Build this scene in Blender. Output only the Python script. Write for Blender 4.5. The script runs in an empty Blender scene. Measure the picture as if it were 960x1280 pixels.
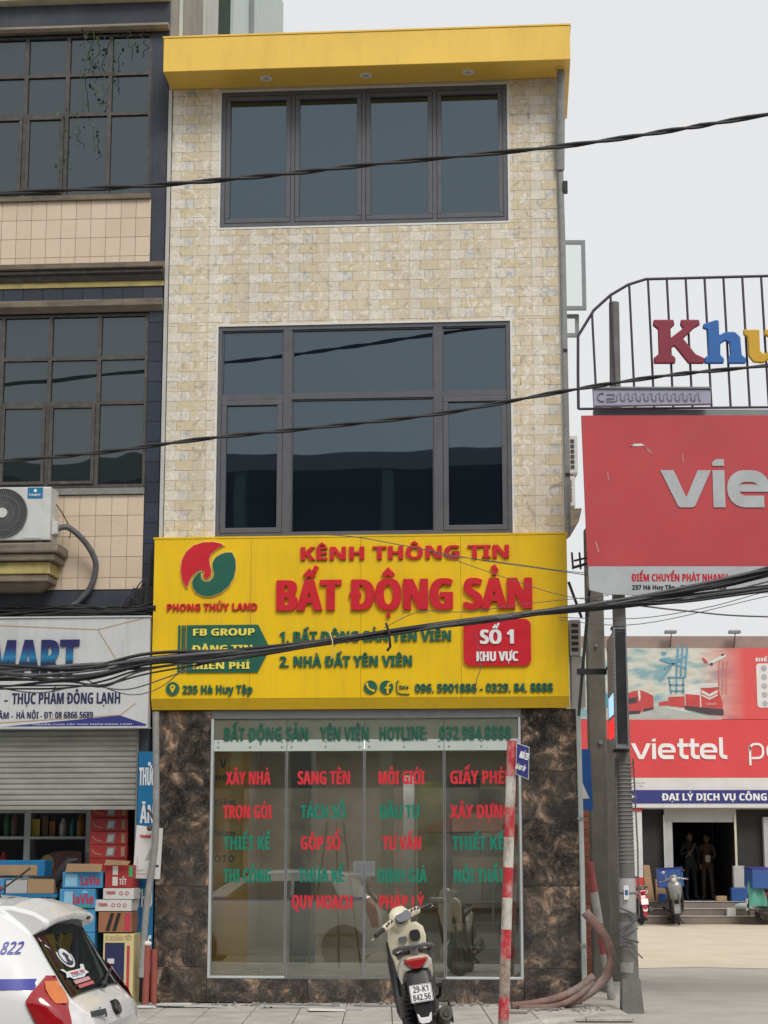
import bpy, bmesh, math, random, unicodedata
from mathutils import Vector, Matrix, Euler
random.seed(7)
R = math.radians
scene = bpy.context.scene
COL = scene.collection
# ------------------------------------------------------------------ camera
cam = bpy.data.cameras.new('camera'); cam_ob = bpy.data.objects.new('camera', cam); COL.objects.link(cam_ob)
cam.sensor_fit = 'VERTICAL'; cam.sensor_height = 24; cam.lens = 43.47
cam.clip_start = .1; cam.clip_end = 2000
cam_ob.location = (0, 0, 1.5); cam_ob.rotation_euler = (R(90 + 10.546), 0, 0)
scene.camera = cam_ob
# ------------------------------------------------------------------ light
SUN_EL, SUN_AZ = 48, 158          # azimuth clockwise from +Y (the way the camera looks)
w = bpy.data.worlds.new('World'); scene.world = w; w.use_nodes = True
nt = w.node_tree; bg = nt.nodes['Background']
sky = nt.nodes.new('ShaderNodeTexSky'); sky.sky_type = 'NISHITA'; sky.sun_disc = False
sky.sun_elevation = R(SUN_EL); sky.sun_rotation = R(SUN_AZ); sky.dust_density = 6; sky.air_density = 1.6
hs = nt.nodes.new('ShaderNodeHueSaturation'); hs.inputs['Saturation'].default_value = .25; hs.inputs['Value'].default_value = .1
mx = nt.nodes.new('ShaderNodeMixRGB'); mx.inputs[0].default_value = .8
mx.inputs[2].default_value = (.87, .885, .90, 1)      # even overcast cloud layer
nt.links.new(sky.outputs[0], hs.inputs['Color']); nt.links.new(hs.outputs[0], mx.inputs[1]); nt.links.new(mx.outputs[0], bg.inputs[0])
bg.inputs[1].default_value = 1.04
sl = bpy.data.lights.new('sun', 'SUN'); sl.energy = 1.8; sl.angle = R(22); sl.color = (1, .95, .88)
so = bpy.data.objects.new('sun', sl); COL.objects.link(so)
d = Vector((math.sin(R(SUN_AZ)) * math.cos(R(SUN_EL)), math.cos(R(SUN_AZ)) * math.cos(R(SUN_EL)), math.sin(R(SUN_EL))))
so.rotation_euler = d.to_track_quat('Z', 'Y').to_euler(); so.location = (20, -30, 40)
scene.view_settings.view_transform = 'Standard'; scene.view_settings.look = 'None'
scene.view_settings.exposure = 0; scene.view_settings.gamma = 1
scene.cycles.max_bounces = 8; scene.cycles.transparent_max_bounces = 12

# ------------------------------------------------------------------ materials
def s2l(c): return tuple((x / 12.92 if x <= .04045 else ((x + .055) / 1.055) ** 2.4) for x in [v / 255 for v in c])
_m = {}
def mat(name, col, rough=.6, metal=0, var=.12, scale=4, bump=0, bscale=60, dirt=None, spec=.5, stretch=None, coat=0, emit=0):
    """col linear; var = brightness variation; dirt=(colour, amount, scale) patches"""
    if name in _m: return _m[name]
    m = bpy.data.materials.new(name); m.use_nodes = True; t = m.node_tree; N = t.nodes; L = t.links
    p = N['Principled BSDF']
    p.inputs['Roughness'].default_value = rough; p.inputs['Metallic'].default_value = metal
    p.inputs['Specular IOR Level'].default_value = spec; p.inputs['Coat Weight'].default_value = coat
    g = N.new('ShaderNodeNewGeometry'); mp = N.new('ShaderNodeMapping'); L.new(g.outputs['Position'], mp.inputs[0])
    if stretch: mp.inputs['Scale'].default_value = stretch
    n = N.new('ShaderNodeTexNoise'); n.inputs['Scale'].default_value = scale; n.inputs['Detail'].default_value = 6; n.inputs['Roughness'].default_value = .6
    L.new(mp.outputs[0], n.inputs['Vector'])
    r = N.new('ShaderNodeValToRGB'); L.new(n.outputs['Fac'], r.inputs[0])
    r.color_ramp.elements[0].position = .3; r.color_ramp.elements[1].position = .7
    a, b = 1 - var, 1 + var
    r.color_ramp.elements[0].color = (col[0] * a, col[1] * a, col[2] * a, 1)
    r.color_ramp.elements[1].color = (min(1, col[0] * b), min(1, col[1] * b), min(1, col[2] * b), 1)
    out = r.outputs[0]
    if dirt:
        dn = N.new('ShaderNodeTexNoise'); dn.inputs['Scale'].default_value = dirt[2]; dn.inputs['Detail'].default_value = 8; dn.inputs['Roughness'].default_value = .7
        dm = N.new('ShaderNodeMapping'); dm.inputs['Scale'].default_value = (dirt[3] if len(dirt) > 3 else (1, 1, 1)); L.new(g.outputs['Position'], dm.inputs[0]); L.new(dm.outputs[0], dn.inputs['Vector'])
        dr = N.new('ShaderNodeMapRange'); dr.inputs[1].default_value = .48; dr.inputs[2].default_value = .72; dr.inputs[4].default_value = dirt[1]
        L.new(dn.outputs['Fac'], dr.inputs[0])
        mm = N.new('ShaderNodeMixRGB'); L.new(dr.outputs[0], mm.inputs[0]); L.new(out, mm.inputs[1]); mm.inputs[2].default_value = (*dirt[0], 1)
        out = mm.outputs[0]
    L.new(out, p.inputs['Base Color'])
    rn = N.new('ShaderNodeMapRange'); rn.inputs[3].default_value = max(0, rough - .08); rn.inputs[4].default_value = min(1, rough + .1)
    L.new(n.outputs['Fac'], rn.inputs[0]); L.new(rn.outputs[0], p.inputs['Roughness'])
    if bump:
        bn = N.new('ShaderNodeTexNoise'); bn.inputs['Scale'].default_value = bscale; bn.inputs['Detail'].default_value = 5
        L.new(g.outputs['Position'], bn.inputs['Vector'])
        bp = N.new('ShaderNodeBump'); bp.inputs['Strength'].default_value = bump; bp.inputs['Distance'].default_value = .01
        L.new(bn.outputs['Fac'], bp.inputs['Height']); L.new(bp.outputs[0], p.inputs['Normal'])
    if emit:
        p.inputs['Emission Color'].default_value = (*col, 1); p.inputs['Emission Strength'].default_value = emit
    _m[name] = m; return m
def ramp(N, stops):
    r = N.new('ShaderNodeValToRGB'); e = r.color_ramp.elements
    while len(e) < len(stops): e.new(.5)
    for el, (p, c) in zip(e, stops): el.position = p; el.color = (*c, 1)
    return r
def tile_mat(name, stops, rough, nscale=9, bump=.3, rnd=.5, fine=.12, big=0):
    """cladding tile: each object gets its own tone (object random) plus mottling"""
    m = bpy.data.materials.new(name); m.use_nodes = True; t = m.node_tree; N = t.nodes; L = t.links; p = N['Principled BSDF']
    g = N.new('ShaderNodeNewGeometry'); oi = N.new('ShaderNodeObjectInfo')
    n = N.new('ShaderNodeTexNoise'); n.inputs['Scale'].default_value = nscale; n.inputs['Detail'].default_value = 5; n.inputs['Distortion'].default_value = .6
    L.new(g.outputs['Position'], n.inputs['Vector'])
    a = N.new('ShaderNodeMath'); a.operation = 'MULTIPLY'; a.inputs[1].default_value = rnd; L.new(oi.outputs['Random'], a.inputs[0])
    b = N.new('ShaderNodeMath'); b.operation = 'MULTIPLY_ADD'; b.inputs[1].default_value = 1.5 * (1 - rnd); L.new(n.outputs['Fac'], b.inputs[0]); L.new(a.outputs[0], b.inputs[2])
    c = N.new('ShaderNodeMath'); c.operation = 'SUBTRACT'; c.inputs[1].default_value = .25 * (1 - rnd); L.new(b.outputs[0], c.inputs[0])
    r = ramp(N, stops); L.new(c.outputs[0], r.inputs[0])
    f = N.new('ShaderNodeTexNoise'); f.inputs['Scale'].default_value = 45; f.inputs['Detail'].default_value = 6; L.new(g.outputs['Position'], f.inputs['Vector'])
    fr = N.new('ShaderNodeMapRange'); fr.inputs[1].default_value = .3; fr.inputs[2].default_value = .7; fr.inputs[3].default_value = 1 - fine; fr.inputs[4].default_value = 1 + fine; L.new(f.outputs['Fac'], fr.inputs[0])
    mm = N.new('ShaderNodeVectorMath'); mm.operation = 'SCALE'; L.new(r.outputs[0], mm.inputs[0]); L.new(fr.outputs[0], mm.inputs['Scale'])
    o3 = mm.outputs[0]
    if big:
        bn = N.new('ShaderNodeTexNoise'); bn.inputs['Scale'].default_value = 2.2; bn.inputs['Detail'].default_value = 9; bn.inputs['Roughness'].default_value = .72; L.new(g.outputs['Position'], bn.inputs['Vector'])
        br = N.new('ShaderNodeMapRange'); br.inputs[1].default_value = .38; br.inputs[2].default_value = .62; br.inputs[3].default_value = 1 - big; br.inputs[4].default_value = 1.04; L.new(bn.outputs['Fac'], br.inputs[0])
        m4 = N.new('ShaderNodeVectorMath'); m4.operation = 'SCALE'; L.new(o3, m4.inputs[0]); L.new(br.outputs[0], m4.inputs['Scale']); o3 = m4.outputs[0]
    L.new(o3, p.inputs['Base Color']); p.inputs['Roughness'].default_value = rough
    if bump:
        bp = N.new('ShaderNodeBump'); bp.inputs['Strength'].default_value = bump; bp.inputs['Distance'].default_value = .008
        L.new(f.outputs['Fac'], bp.inputs['Height']); L.new(bp.outputs[0], p.inputs['Normal'])
    return m
def glass_mat(name, tint, refl, rough=.0, ior=1.5, reflcol=(1, 1, 1), extra=0.0, dust_or_haze=0.0, dust_or_haze_col=(.5, .5, .46)):
    """see-through glass: transparent + mirror by fresnel"""
    m = bpy.data.materials.new(name); m.use_nodes = True; t = m.node_tree; N = t.nodes; L = t.links
    N.remove(N['Principled BSDF']); out = N['Material Output']
    tr = N.new('ShaderNodeBsdfTransparent'); tr.inputs[0].default_value = (*tint, 1)
    gl = N.new('ShaderNodeBsdfGlossy'); gl.inputs['Roughness'].default_value = rough; gl.inputs[0].default_value = (*reflcol, 1)
    fr = N.new('ShaderNodeFresnel'); fr.inputs[0].default_value = ior
    ad = N.new('ShaderNodeMath'); ad.operation = 'MULTIPLY_ADD'; ad.inputs[1].default_value = refl; ad.inputs[2].default_value = extra; ad.use_clamp = True; L.new(fr.outputs[0], ad.inputs[0])
    mi = N.new('ShaderNodeMixShader'); L.new(ad.outputs[0], mi.inputs[0]); L.new(tr.outputs[0], mi.inputs[1]); L.new(gl.outputs[0], mi.inputs[2])
    o2 = mi.outputs[0]
    if dust_or_haze:
        df = N.new('ShaderNodeBsdfDiffuse'); df.inputs[0].default_value = (*dust_or_haze_col, 1); m2 = N.new('ShaderNodeMixShader'); m2.inputs[0].default_value = dust_or_haze; L.new(o2, m2.inputs[1]); L.new(df.outputs[0], m2.inputs[2]); o2 = m2.outputs[0]
    L.new(o2, out.inputs['Surface'])
    return m
def dark_glass(name, base, refl, rcol, wob=.02):
    """opaque tinted window glass"""
    m = bpy.data.materials.new(name); m.use_nodes = True; t = m.node_tree; N = t.nodes; L = t.links
    N.remove(N['Principled BSDF']); out = N['Material Output']
    df = N.new('ShaderNodeBsdfDiffuse'); df.inputs[0].default_value = (*base, 1)
    gl = N.new('ShaderNodeBsdfGlossy'); gl.inputs['Roughness'].default_value = .01; gl.inputs[0].default_value = (*rcol, 1)
    g = N.new('ShaderNodeNewGeometry'); n = N.new('ShaderNodeTexNoise'); n.inputs['Scale'].default_value = 1.3; n.inputs['Detail'].default_value = 1; L.new(g.outputs['Position'], n.inputs['Vector'])
    b = N.new('ShaderNodeBump'); b.inputs['Strength'].default_value = wob; b.inputs['Distance'].default_value = .3; L.new(n.outputs['Fac'], b.inputs['Height']); L.new(b.outputs[0], gl.inputs['Normal'])
    mi = N.new('ShaderNodeMixShader'); mi.inputs[0].default_value = refl; L.new(df.outputs[0], mi.inputs[1]); L.new(gl.outputs[0], mi.inputs[2])
    L.new(mi.outputs[0], out.inputs['Surface']); return m
def marble_mat(name):
    m = bpy.data.materials.new(name); m.use_nodes = True; t = m.node_tree; N = t.nodes; L = t.links; p = N['Principled BSDF']
    g = N.new('ShaderNodeNewGeometry'); oi = N.new('ShaderNodeObjectInfo')
    sc = N.new('ShaderNodeVectorMath'); sc.operation = 'MULTIPLY_ADD'; sc.inputs[1].default_value = (1, 1, 1)
    cb = N.new('ShaderNodeCombineXYZ'); mu = N.new('ShaderNodeMath'); mu.operation = 'MULTIPLY'; mu.inputs[1].default_value = 37; L.new(oi.outputs['Random'], mu.inputs[0])
    L.new(mu.outputs[0], cb.inputs[0]); L.new(g.outputs['Position'], sc.inputs[0]); L.new(cb.outputs[0], sc.inputs[2])
    n1 = N.new('ShaderNodeTexNoise'); n1.inputs['Scale'].default_value = 4.3; n1.inputs['Detail'].default_value = 10; n1.inputs['Roughness'].default_value = .74; n1.inputs['Distortion'].default_value = .7
    L.new(sc.outputs[0], n1.inputs['Vector'])
    r1 = ramp(N, [(.3, (.010, .010, .010)), (.45, (.028, .025, .023)), (.53, (.06, .048, .04)), (.585, (.15, .105, .075)), (.63, (.30, .22, .16)), (.68, (.12, .10, .085)), (.8, (.03, .03, .03))])
    L.new(n1.outputs['Fac'], r1.inputs[0])
    n2 = N.new('ShaderNodeTexNoise'); n2.inputs['Scale'].default_value = 1.6; n2.inputs['Detail'].default_value = 5; n2.inputs['Distortion'].default_value = 3; L.new(sc.outputs[0], n2.inputs['Vector'])
    r2 = ramp(N, [(.38, (.65, .68, .72)), (.5, (1.4, 1.42, 1.45)), (.62, (2.0, 1.8, 1.6))]); L.new(n2.outputs['Fac'], r2.inputs[0])
    mm = N.new('ShaderNodeMixRGB'); mm.blend_type = 'MULTIPLY'; mm.inputs[0].default_value = 1; L.new(r1.outputs[0], mm.inputs[1]); L.new(r2.outputs[0], mm.inputs[2])
    v = N.new('ShaderNodeTexNoise'); v.inputs['Scale'].default_value = 7; v.inputs['Detail'].default_value = 3; v.inputs['Distortion'].default_value = 2.5; L.new(sc.outputs[0], v.inputs['Vector'])
    vr = ramp(N, [(.485, (0, 0, 0)), (.5, (.55, .55, .55)), (.515, (0, 0, 0))]); L.new(v.outputs['Fac'], vr.inputs[0])
    m2 = N.new('ShaderNodeMixRGB'); L.new(vr.outputs[0], m2.inputs[0]); L.new(mm.outputs[0], m2.inputs[1]); m2.inputs[2].default_value = (.24, .20, .17, 1)
    # pale dusty tone towards some patches
    dn = N.new('ShaderNodeTexNoise'); dn.inputs['Scale'].default_value = 1.1; dn.inputs['Detail'].default_value = 7; L.new(g.outputs['Position'], dn.inputs['Vector'])
    dr = N.new('ShaderNodeMapRange'); dr.inputs[1].default_value = .45; dr.inputs[2].default_value = .75; dr.inputs[4].default_value = .45; L.new(dn.outputs['Fac'], dr.inputs[0])
    m3 = N.new('ShaderNodeMixRGB'); L.new(dr.outputs[0], m3.inputs[0]); L.new(m2.outputs[0], m3.inputs[1]); m3.inputs[2].default_value = (.13, .12, .115, 1)
    L.new(m3.outputs[0], p.inputs['Base Color']); p.inputs['Roughness'].default_value = .13
    return m

M = {}
M['yellow'] = mat('yellow_panel', (.84, .54, .006), .35, var=.05, scale=1.5, dirt=((.55, .37, .04), .4, 5, (1.8, 1.8, .22)))
M['canopy'] = mat('canopy_yellow', (.86, .56, .09), .38, var=.06, scale=1.2, dirt=((.5, .33, .08), .3, 2.5, (2, 2, .5)))
M['red_letter'] = mat('red_letter', (.60, .016, .03), .35, var=.06, scale=6)
M['green_letter'] = mat('green_letter', (.014, .115, .075), .4, var=.08, scale=6)
M['white_letter'] = mat('white_letter', (.82, .82, .82), .4, var=.03)
M['yellow_letter'] = mat('pale_yellow_letter', (.80, .68, .12), .4, var=.04)
M['cream_edge'] = mat('cream_edging', (.70, .55, .22), .4, var=.04)
M['brick'] = tile_mat('stone_effect_tile', [(0, (.74, .71, .64)), (.2, (.62, .58, .50)), (.34, (.66, .57, .42)), (.48, (.60, .50, .34)), (.62, (.58, .54, .47)), (.8, (.78, .76, .70)), (1, (.58, .57, .54))], .5, nscale=11, bump=.3, rnd=.30, fine=.17)
M['grout'] = mat('tile_backing', (.64, .61, .53), .8, var=.1)
M['white_trim'] = mat('white_sealant', (.72, .71, .68), .5, var=.08, scale=8)
M['frame_grey'] = mat('window_frame_grey', (.098, .102, .118), .42, var=.1, scale=7, dirt=((.17, .17, .175), .3, 12))
M['vinyl_green'] = mat('vinyl_green', (.008, .215, .145), .4, var=.08); M['vinyl_red'] = mat('vinyl_red', (.62, .030, .045), .4, var=.08)
M['glass_up'] = dark_glass('tinted_window_glass', (.008, .012, .018), .138, (.64, .82, .96), .003)
M['glass_left'] = dark_glass('old_window_glass', (.014, .019, .020), .105, (.78, .92, 1), .012)
M['glass_shop'] = glass_mat('shopfront_glass', (.93, .95, .93), 1.6, ior=1.5, extra=.085, reflcol=(.95, 1, .97), dust_or_haze=.02)
M['glass_haze'] = glass_mat('hazed_transom_glass', (.9, .93, .9), 1.4, ior=1.5, extra=.03, dust_or_haze=.22, dust_or_haze_col=(.55, .58, .48))  # diffuse share paints in the pale reflection and lit ceiling behind
M['marble'] = marble_mat('dark_brown_marble')
M['alu'] = mat('white_aluminium', (.62, .66, .66), .35, metal=.3, var=.05)
M['steel'] = mat('brushed_steel', (.42, .44, .46), .32, metal=.8, var=.08, scale=20)
M['pale_strip'] = mat('frosted_film', (.50, .56, .53), .5, var=.05, scale=3)
M['concrete'] = mat('weathered_concrete', (.27, .26, .24), .85, var=.2, scale=2, bump=.3, dirt=((.10, .095, .085), .7, 2.5, (2, 2, .25)))
M['plaster'] = mat('grey_plaster', (.50, .50, .47), .85, var=.1, scale=2, dirt=((.22, .21, .19), .6, 2.2, (2.4, 2.4, .2)))
M['pave'] = tile_mat('pavement_slab', [(0, (.40, .375, .34)), (.5, (.47, .44, .40)), (1, (.54, .51, .46))], .85, nscale=3, bump=.5, rnd=.35, fine=.14, big=.28)
M['mortar'] = mat('pavement_bed', (.30, .285, .26), .9, var=.2, scale=10, bump=.4)
M['asphalt'] = mat('shaded_worn_asphalt', (.39, .37, .335), .9, var=.14, scale=1.6, bump=.5, bscale=90, dirt=((.46, .43, .38), .6, .8, (.5, 1.5, 1)))  # greyer lane tone is the shaded half of the painted sun split
M['yard'] = mat('sunlit_tone_concrete', (.59, .51, .40), .9, var=.1, scale=.9, bump=.3, dirt=((.46, .41, .34), .6, 1.2, (.4, 1.6, 1)))  # sunlight on the ground painted as a paler, warmer colour
M['earth'] = mat('street_asphalt', (.12, .115, .108), .9, var=.2, scale=.8, bump=.4, dirt=((.2, .19, .17), .5, .4))
M['navy'] = tile_mat('navy_tile', [(0, (.018, .024, .040)), (.5, (.028, .036, .056)), (1, (.045, .054, .078))], .3, nscale=4, bump=.15, rnd=.6, fine=.2)
M['navy_old'] = mat('faded_navy_paint', (.034, .041, .060), .6, var=.25, scale=3, dirt=((.10, .105, .115), .6, 2.2, (1.2, 1.2, .5)))
M['peach'] = tile_mat('peach_wall_tile', [(0, (.60, .47, .35)), (.5, (.66, .53, .40)), (1, (.70, .58, .45))], .4, nscale=2.5, bump=.1, rnd=.5, fine=.05)
M['tan'] = mat('tan_moulding', (.22, .185, .14), .75, var=.22, scale=5, dirt=((.06, .05, .04), .7, 4, (.6, .6, 5)))
M['old_yellow'] = mat('old_yellow_paint', (.46, .38, .14), .75, var=.18, scale=5, dirt=((.12, .11, .07), .7, 7))
M['cream_band'] = mat('cream_band', (.55, .52, .36), .8, var=.15, scale=3, dirt=((.2, .2, .12), .6, 4))
M['bronze'] = mat('bronze_frame', (.075, .068, .064), .5, var=.2, scale=9, metal=.2, dirt=((.25, .23, .2), .35, 14))
M['ac_white'] = mat('ac_white', (.60, .61, .60), .45, var=.05, scale=5, dirt=((.4, .39, .36), .4, 6))
M['ac_dark'] = mat('ac_dark', (.05, .055, .06), .5, var=.1)
M['ac_grille'] = mat('ac_grille', (.22, .22, .22), .5, var=.1)
M['mart_panel'] = mat('pale_grey_panel', (.56, .57, .58), .5, var=.06, scale=3, dirt=((.38, .38, .37), .5, 3, (3, 3, .3)))
M['navy_ink'] = mat('navy_ink', (.018, .022, .085), .5, var=.04)
M['teal_ink'] = mat('teal_ink', (.02, .22, .42), .4, var=.04)
M['tan_ink'] = mat('tan_ink', (.45, .33, .17), .5, var=.04)
M['shutter'] = mat('shutter_steel', (.33, .325, .30), .5, metal=.15, var=.12, scale=3, dirt=((.16, .15, .13), .5, 3, (.5, .5, 6)))
M['blue_sign'] = mat('blue_sign', (.010, .165, .37), .45, var=.08)
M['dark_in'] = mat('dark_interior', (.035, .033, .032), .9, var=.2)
M['tan_in'] = mat('tan_interior_wall', (.58, .51, .42), .85, var=.1, scale=2)
M['floor_in'] = mat('interior_floor_tile', (.50, .45, .38), .22, var=.08, scale=3)
M['cable'] = mat('black_cable', (.018, .018, .02), .55, var=.25, scale=30)
M['cable_grey'] = mat('grey_cable', (.10, .10, .105), .6, var=.25, scale=20)
M['conduit'] = mat('grey_conduit', (.27, .27, .26), .6, var=.15, scale=12, dirt=((.15, .13, .12), .5, 10))
M['hose'] = mat('dusty_red_conduit', (.20, .115, .095), .8, var=.25, scale=8, dirt=((.30, .275, .25), .9, 3.5))
M['pvc'] = mat('pale_pvc', (.45, .50, .48), .45, var=.08, scale=5)
M['pole'] = mat('pole_concrete', (.16, .157, .147), .9, var=.2, scale=6, bump=.5, bscale=40, dirt=((.11, .105, .10), .5, 4, (2, 2, .6)))
M['post'] = mat('concrete_post', (.125, .118, .103), .9, var=.2, scale=5, bump=.6, bscale=40, dirt=((.21, .2, .18), .5, 3, (2, 2, .4)))
M['red_board'] = mat('red_billboard', (.50, .055, .065), .5, var=.07, scale=1.5, dirt=((.42, .10, .10), .4, 2))
M['board_white'] = mat('billboard_white', (.46, .49, .51), .5, var=.07, scale=2, dirt=((.33, .33, .33), .5, 3))
M['viettel_red'] = mat('bright_red_panel', (.66, .065, .07), .45, var=.05, scale=1)
M['shop_blue'] = mat('fascia_blue', (.030, .035, .20), .5, var=.05)
M['white_paint'] = mat('white_paint', (.66, .66, .65), .6, var=.05, dirt=((.45, .44, .42), .4, 1.5))
M['rail_purple'] = mat('rail_metal', (.055, .04, .065), .55, var=.2, scale=12)
M['lt_grey_metal'] = mat('grey_metal', (.22, .24, .25), .5, metal=.3, var=.1)
M['red_clay'] = tile_mat('red_brick', [(0, (.17, .05, .03)), (.5, (.25, .075, .045)), (1, (.32, .11, .07))], .85, nscale=6, bump=.5, rnd=.7, fine=.2)
M['cardboard'] = mat('cardboard', (.36, .235, .13), .8, var=.1, scale=6)
M['black_plastic'] = mat('black_plastic', (.016, .016, .018), .45, var=.2, scale=12, dirt=((.07, .065, .06), .4, 9))
M['rubber'] = mat('rubber', (.022, .022, .023), .85, var=.2, scale=20, dirt=((.09, .08, .07), .4, 8))
M['cream_paint'] = mat('cream_paint', (.70, .64, .48), .22, var=.03, coat=.5)
M['car_white'] = mat('car_white_paint', (.74, .745, .74), .25, var=.02, coat=.6)
M['engine'] = mat('dusty_engine_metal', (.10, .095, .085), .6, metal=.4, var=.25, scale=14, dirt=((.2, .18, .15), .5, 12))
M['chrome'] = mat('chrome', (.6, .6, .62), .15, metal=1, var=.05)
M['red_lens'] = mat('red_lens', (.34, .006, .012), .12, var=.1, scale=14, coat=.8)
M['amber_lens'] = mat('amber_lens', (.62, .16, .02), .15, var=.1, scale=14, coat=.8)
M['clear_lens'] = mat('clear_lens', (.55, .50, .45), .15, var=.1, coat=.8)
M['screen'] = mat('screen_grey', (.14, .145, .16), .12, var=.15, coat=.6)
M['paper'] = mat('white_paper', (.70, .69, .67), .7, var=.04)
M['purple_blue'] = mat('stripe_blue', (.05, .055, .33), .3, var=.04)
M['car_glass'] = dark_glass('car_rear_glass', (.012, .014, .016), .10, (.9, .97, 1), 0)
M['leaf'] = mat('leaf', (.05, .09, .03), .6, var=.4, scale=30)
M['grey_box'] = mat('grey_box', (.42, .42, .42), .7, var=.08)
M['cloth_green'] = mat('green_cloth', (.10, .34, .27), .8, var=.15)
M['blue_box'] = mat('blue_box', (.03, .09, .30), .5, var=.08)
M['skin'] = mat('skin', (.30, .18, .12), .6, var=.1)
M['cloth_dark'] = mat('dark_cloth', (.03, .035, .05), .85, var=.2)
M['cloth_tan'] = mat('brown_cloth', (.12, .08, .06), .85, var=.2)

# ------------------------------------------------------------------ mesh builder
class MB:
    def __init__(s): s.v = []; s.f = []; s.sm = []
    def add(s, vs, fs, smooth=False, mx=None):
        o = len(s.v); s.v += [tuple(mx @ Vector(v)) if mx else tuple(v) for v in vs]
        s.f += [tuple(i + o for i in f) for f in fs]; s.sm += [smooth] * len(fs); return s
    def box(s, x0, x1, y0, y1, z0, z1, mx=None):
        vs = [(x0, y0, z0), (x1, y0, z0), (x1, y1, z0), (x0, y1, z0), (x0, y0, z1), (x1, y0, z1), (x1, y1, z1), (x0, y1, z1)]
        return s.add(vs, [(0, 3, 2, 1), (4, 5, 6, 7), (0, 1, 5, 4), (1, 2, 6, 5), (2, 3, 7, 6), (3, 0, 4, 7)], False, mx)
    def obox(s, c, sx, sy, sz, rot=(0, 0, 0)):
        m = Matrix.Translation(c) @ Euler([R(a) for a in rot]).to_matrix().to_4x4()
        return s.box(-sx / 2, sx / 2, -sy / 2, sy / 2, -sz / 2, sz / 2, m)
    def prism(s, pts, y0, y1, mx=None):           # polygon in XZ, extruded along Y (front y0)
        n = len(pts); a = sum(pts[i][0] * pts[(i + 1) % n][1] - pts[(i + 1) % n][0] * pts[i][1] for i in range(n))
        if a < 0: pts = pts[::-1]
        vs = [(p[0], y0, p[1]) for p in pts] + [(p[0], y1, p[1]) for p in pts]
        fs = [tuple(range(n)), tuple(range(2 * n - 1, n - 1, -1))] + [(i, i + n, (i + 1) % n + n, (i + 1) % n) for i in range(n)]
        return s.add(vs, fs, False, mx)
    def cprism(s, pts, y0, y1, mx=None):          # same, cross section in YZ extruded along X
        n = len(pts); vs = [(y0, p[0], p[1]) for p in pts] + [(y1, p[0], p[1]) for p in pts]
        fs = [tuple(range(n - 1, -1, -1)), tuple(range(n, 2 * n))] + [(i, (i + 1) % n, (i + 1) % n + n, i + n) for i in range(n)]
        return s.add(vs, fs, False, mx)
    def cyl(s, p, q, r, n=14, r2=None, cap=True, mx=None):
        p, q = Vector(p), Vector(q); r2 = r if r2 is None else r2
        zq = (q - p).to_track_quat('Z', 'Y'); vs = []
        for c, rr in ((p, r), (q, r2)):
            for i in range(n): vs.append(c + zq @ Vector((rr * math.cos(2 * math.pi * i / n), rr * math.sin(2 * math.pi * i / n), 0)))
        s.add(vs, [(i, (i + 1) % n, (i + 1) % n + n, i + n) for i in range(n)], True, mx)
        if cap: s.add(vs[:n], [tuple(range(n - 1, -1, -1))], False, mx); s.add(vs[n:], [tuple(range(n))], False, mx)
        return s
    def tube(s, pts, r, n=8, mx=None, closed=False):
        pts = [Vector(p) for p in pts]; k = len(pts); vs = []; fs = []; up = None
        for i, p in enumerate(pts):
            a = pts[(i - 1) % k] if closed else pts[max(0, i - 1)]; b = pts[(i + 1) % k] if closed else pts[min(k - 1, i + 1)]
            t = (b - a).normalized()
            if up is None: up = Vector((0, 0, 1)) if abs(t.z) < .9 else Vector((1, 0, 0))
            x = up.cross(t).normalized(); y = t.cross(x); up = y
            rr = r[i] if isinstance(r, (list, tuple)) else r
            for j in range(n):
                an = 2 * math.pi * j / n; vs.append(p + x * rr * math.cos(an) + y * rr * math.sin(an))
        m = k if closed else k - 1
        for i in range(m):
            for j in range(n):
                a = i * n + j; b = i * n + (j + 1) % n; c = ((i + 1) % k) * n + (j + 1) % n; e = ((i + 1) % k) * n + j
                fs.append((a, b, c, e))
        s.add(vs, fs, True, mx)
        if not closed: s.add(vs[:n], [tuple(range(n - 1, -1, -1))], False, mx); s.add(vs[-n:], [tuple(range(n))], False, mx)
        return s
    def loft(s, secs, n=20, mx=None, ex=2.4):     # secs: (centre, half-width x, half-height, tilt deg about x[, exponent])
        vs = []
        for sec in secs:
            c, a, b, tilt = sec[:4]; e = sec[4] if len(sec) > 4 else ex; rm = Matrix.Rotation(R(tilt), 3, 'X')
            for i in range(n):
                an = 2 * math.pi * i / n; ca, sa = math.cos(an), math.sin(an)
                px = a * math.copysign(abs(ca) ** (2 / e), ca); pz = b * math.copysign(abs(sa) ** (2 / e), sa)
                vs.append(Vector(c) + rm @ Vector((px, 0, pz)))
        k = len(secs)
        s.add(vs, [(i * n + j, i * n + (j + 1) % n, (i + 1) * n + (j + 1) % n, (i + 1) * n + j) for i in range(k - 1) for j in range(n)], True, mx)
        s.add(vs[:n], [tuple(range(n - 1, -1, -1))], False, mx); s.add(vs[-n:], [tuple(range(n))], False, mx)
        return s
    def ball(s, c, rx, ry=None, rz=None, n=12, mx=None):
        ry = rx if ry is None else ry; rz = rx if rz is None else rz; vs = []; m = n // 2
        for i in range(1, m):
            th = math.pi * i / m
            for j in range(n): ph = 2 * math.pi * j / n; vs.append((c[0] + rx * math.sin(th) * math.cos(ph), c[1] + ry * math.sin(th) * math.sin(ph), c[2] + rz * math.cos(th)))
        fs = [(i * n + j, (i + 1) * n + j, (i + 1) * n + (j + 1) % n, i * n + (j + 1) % n) for i in range(m - 2) for j in range(n)]
        vs += [(c[0], c[1], c[2] + rz), (c[0], c[1], c[2] - rz)]; a = len(vs) - 2
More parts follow.
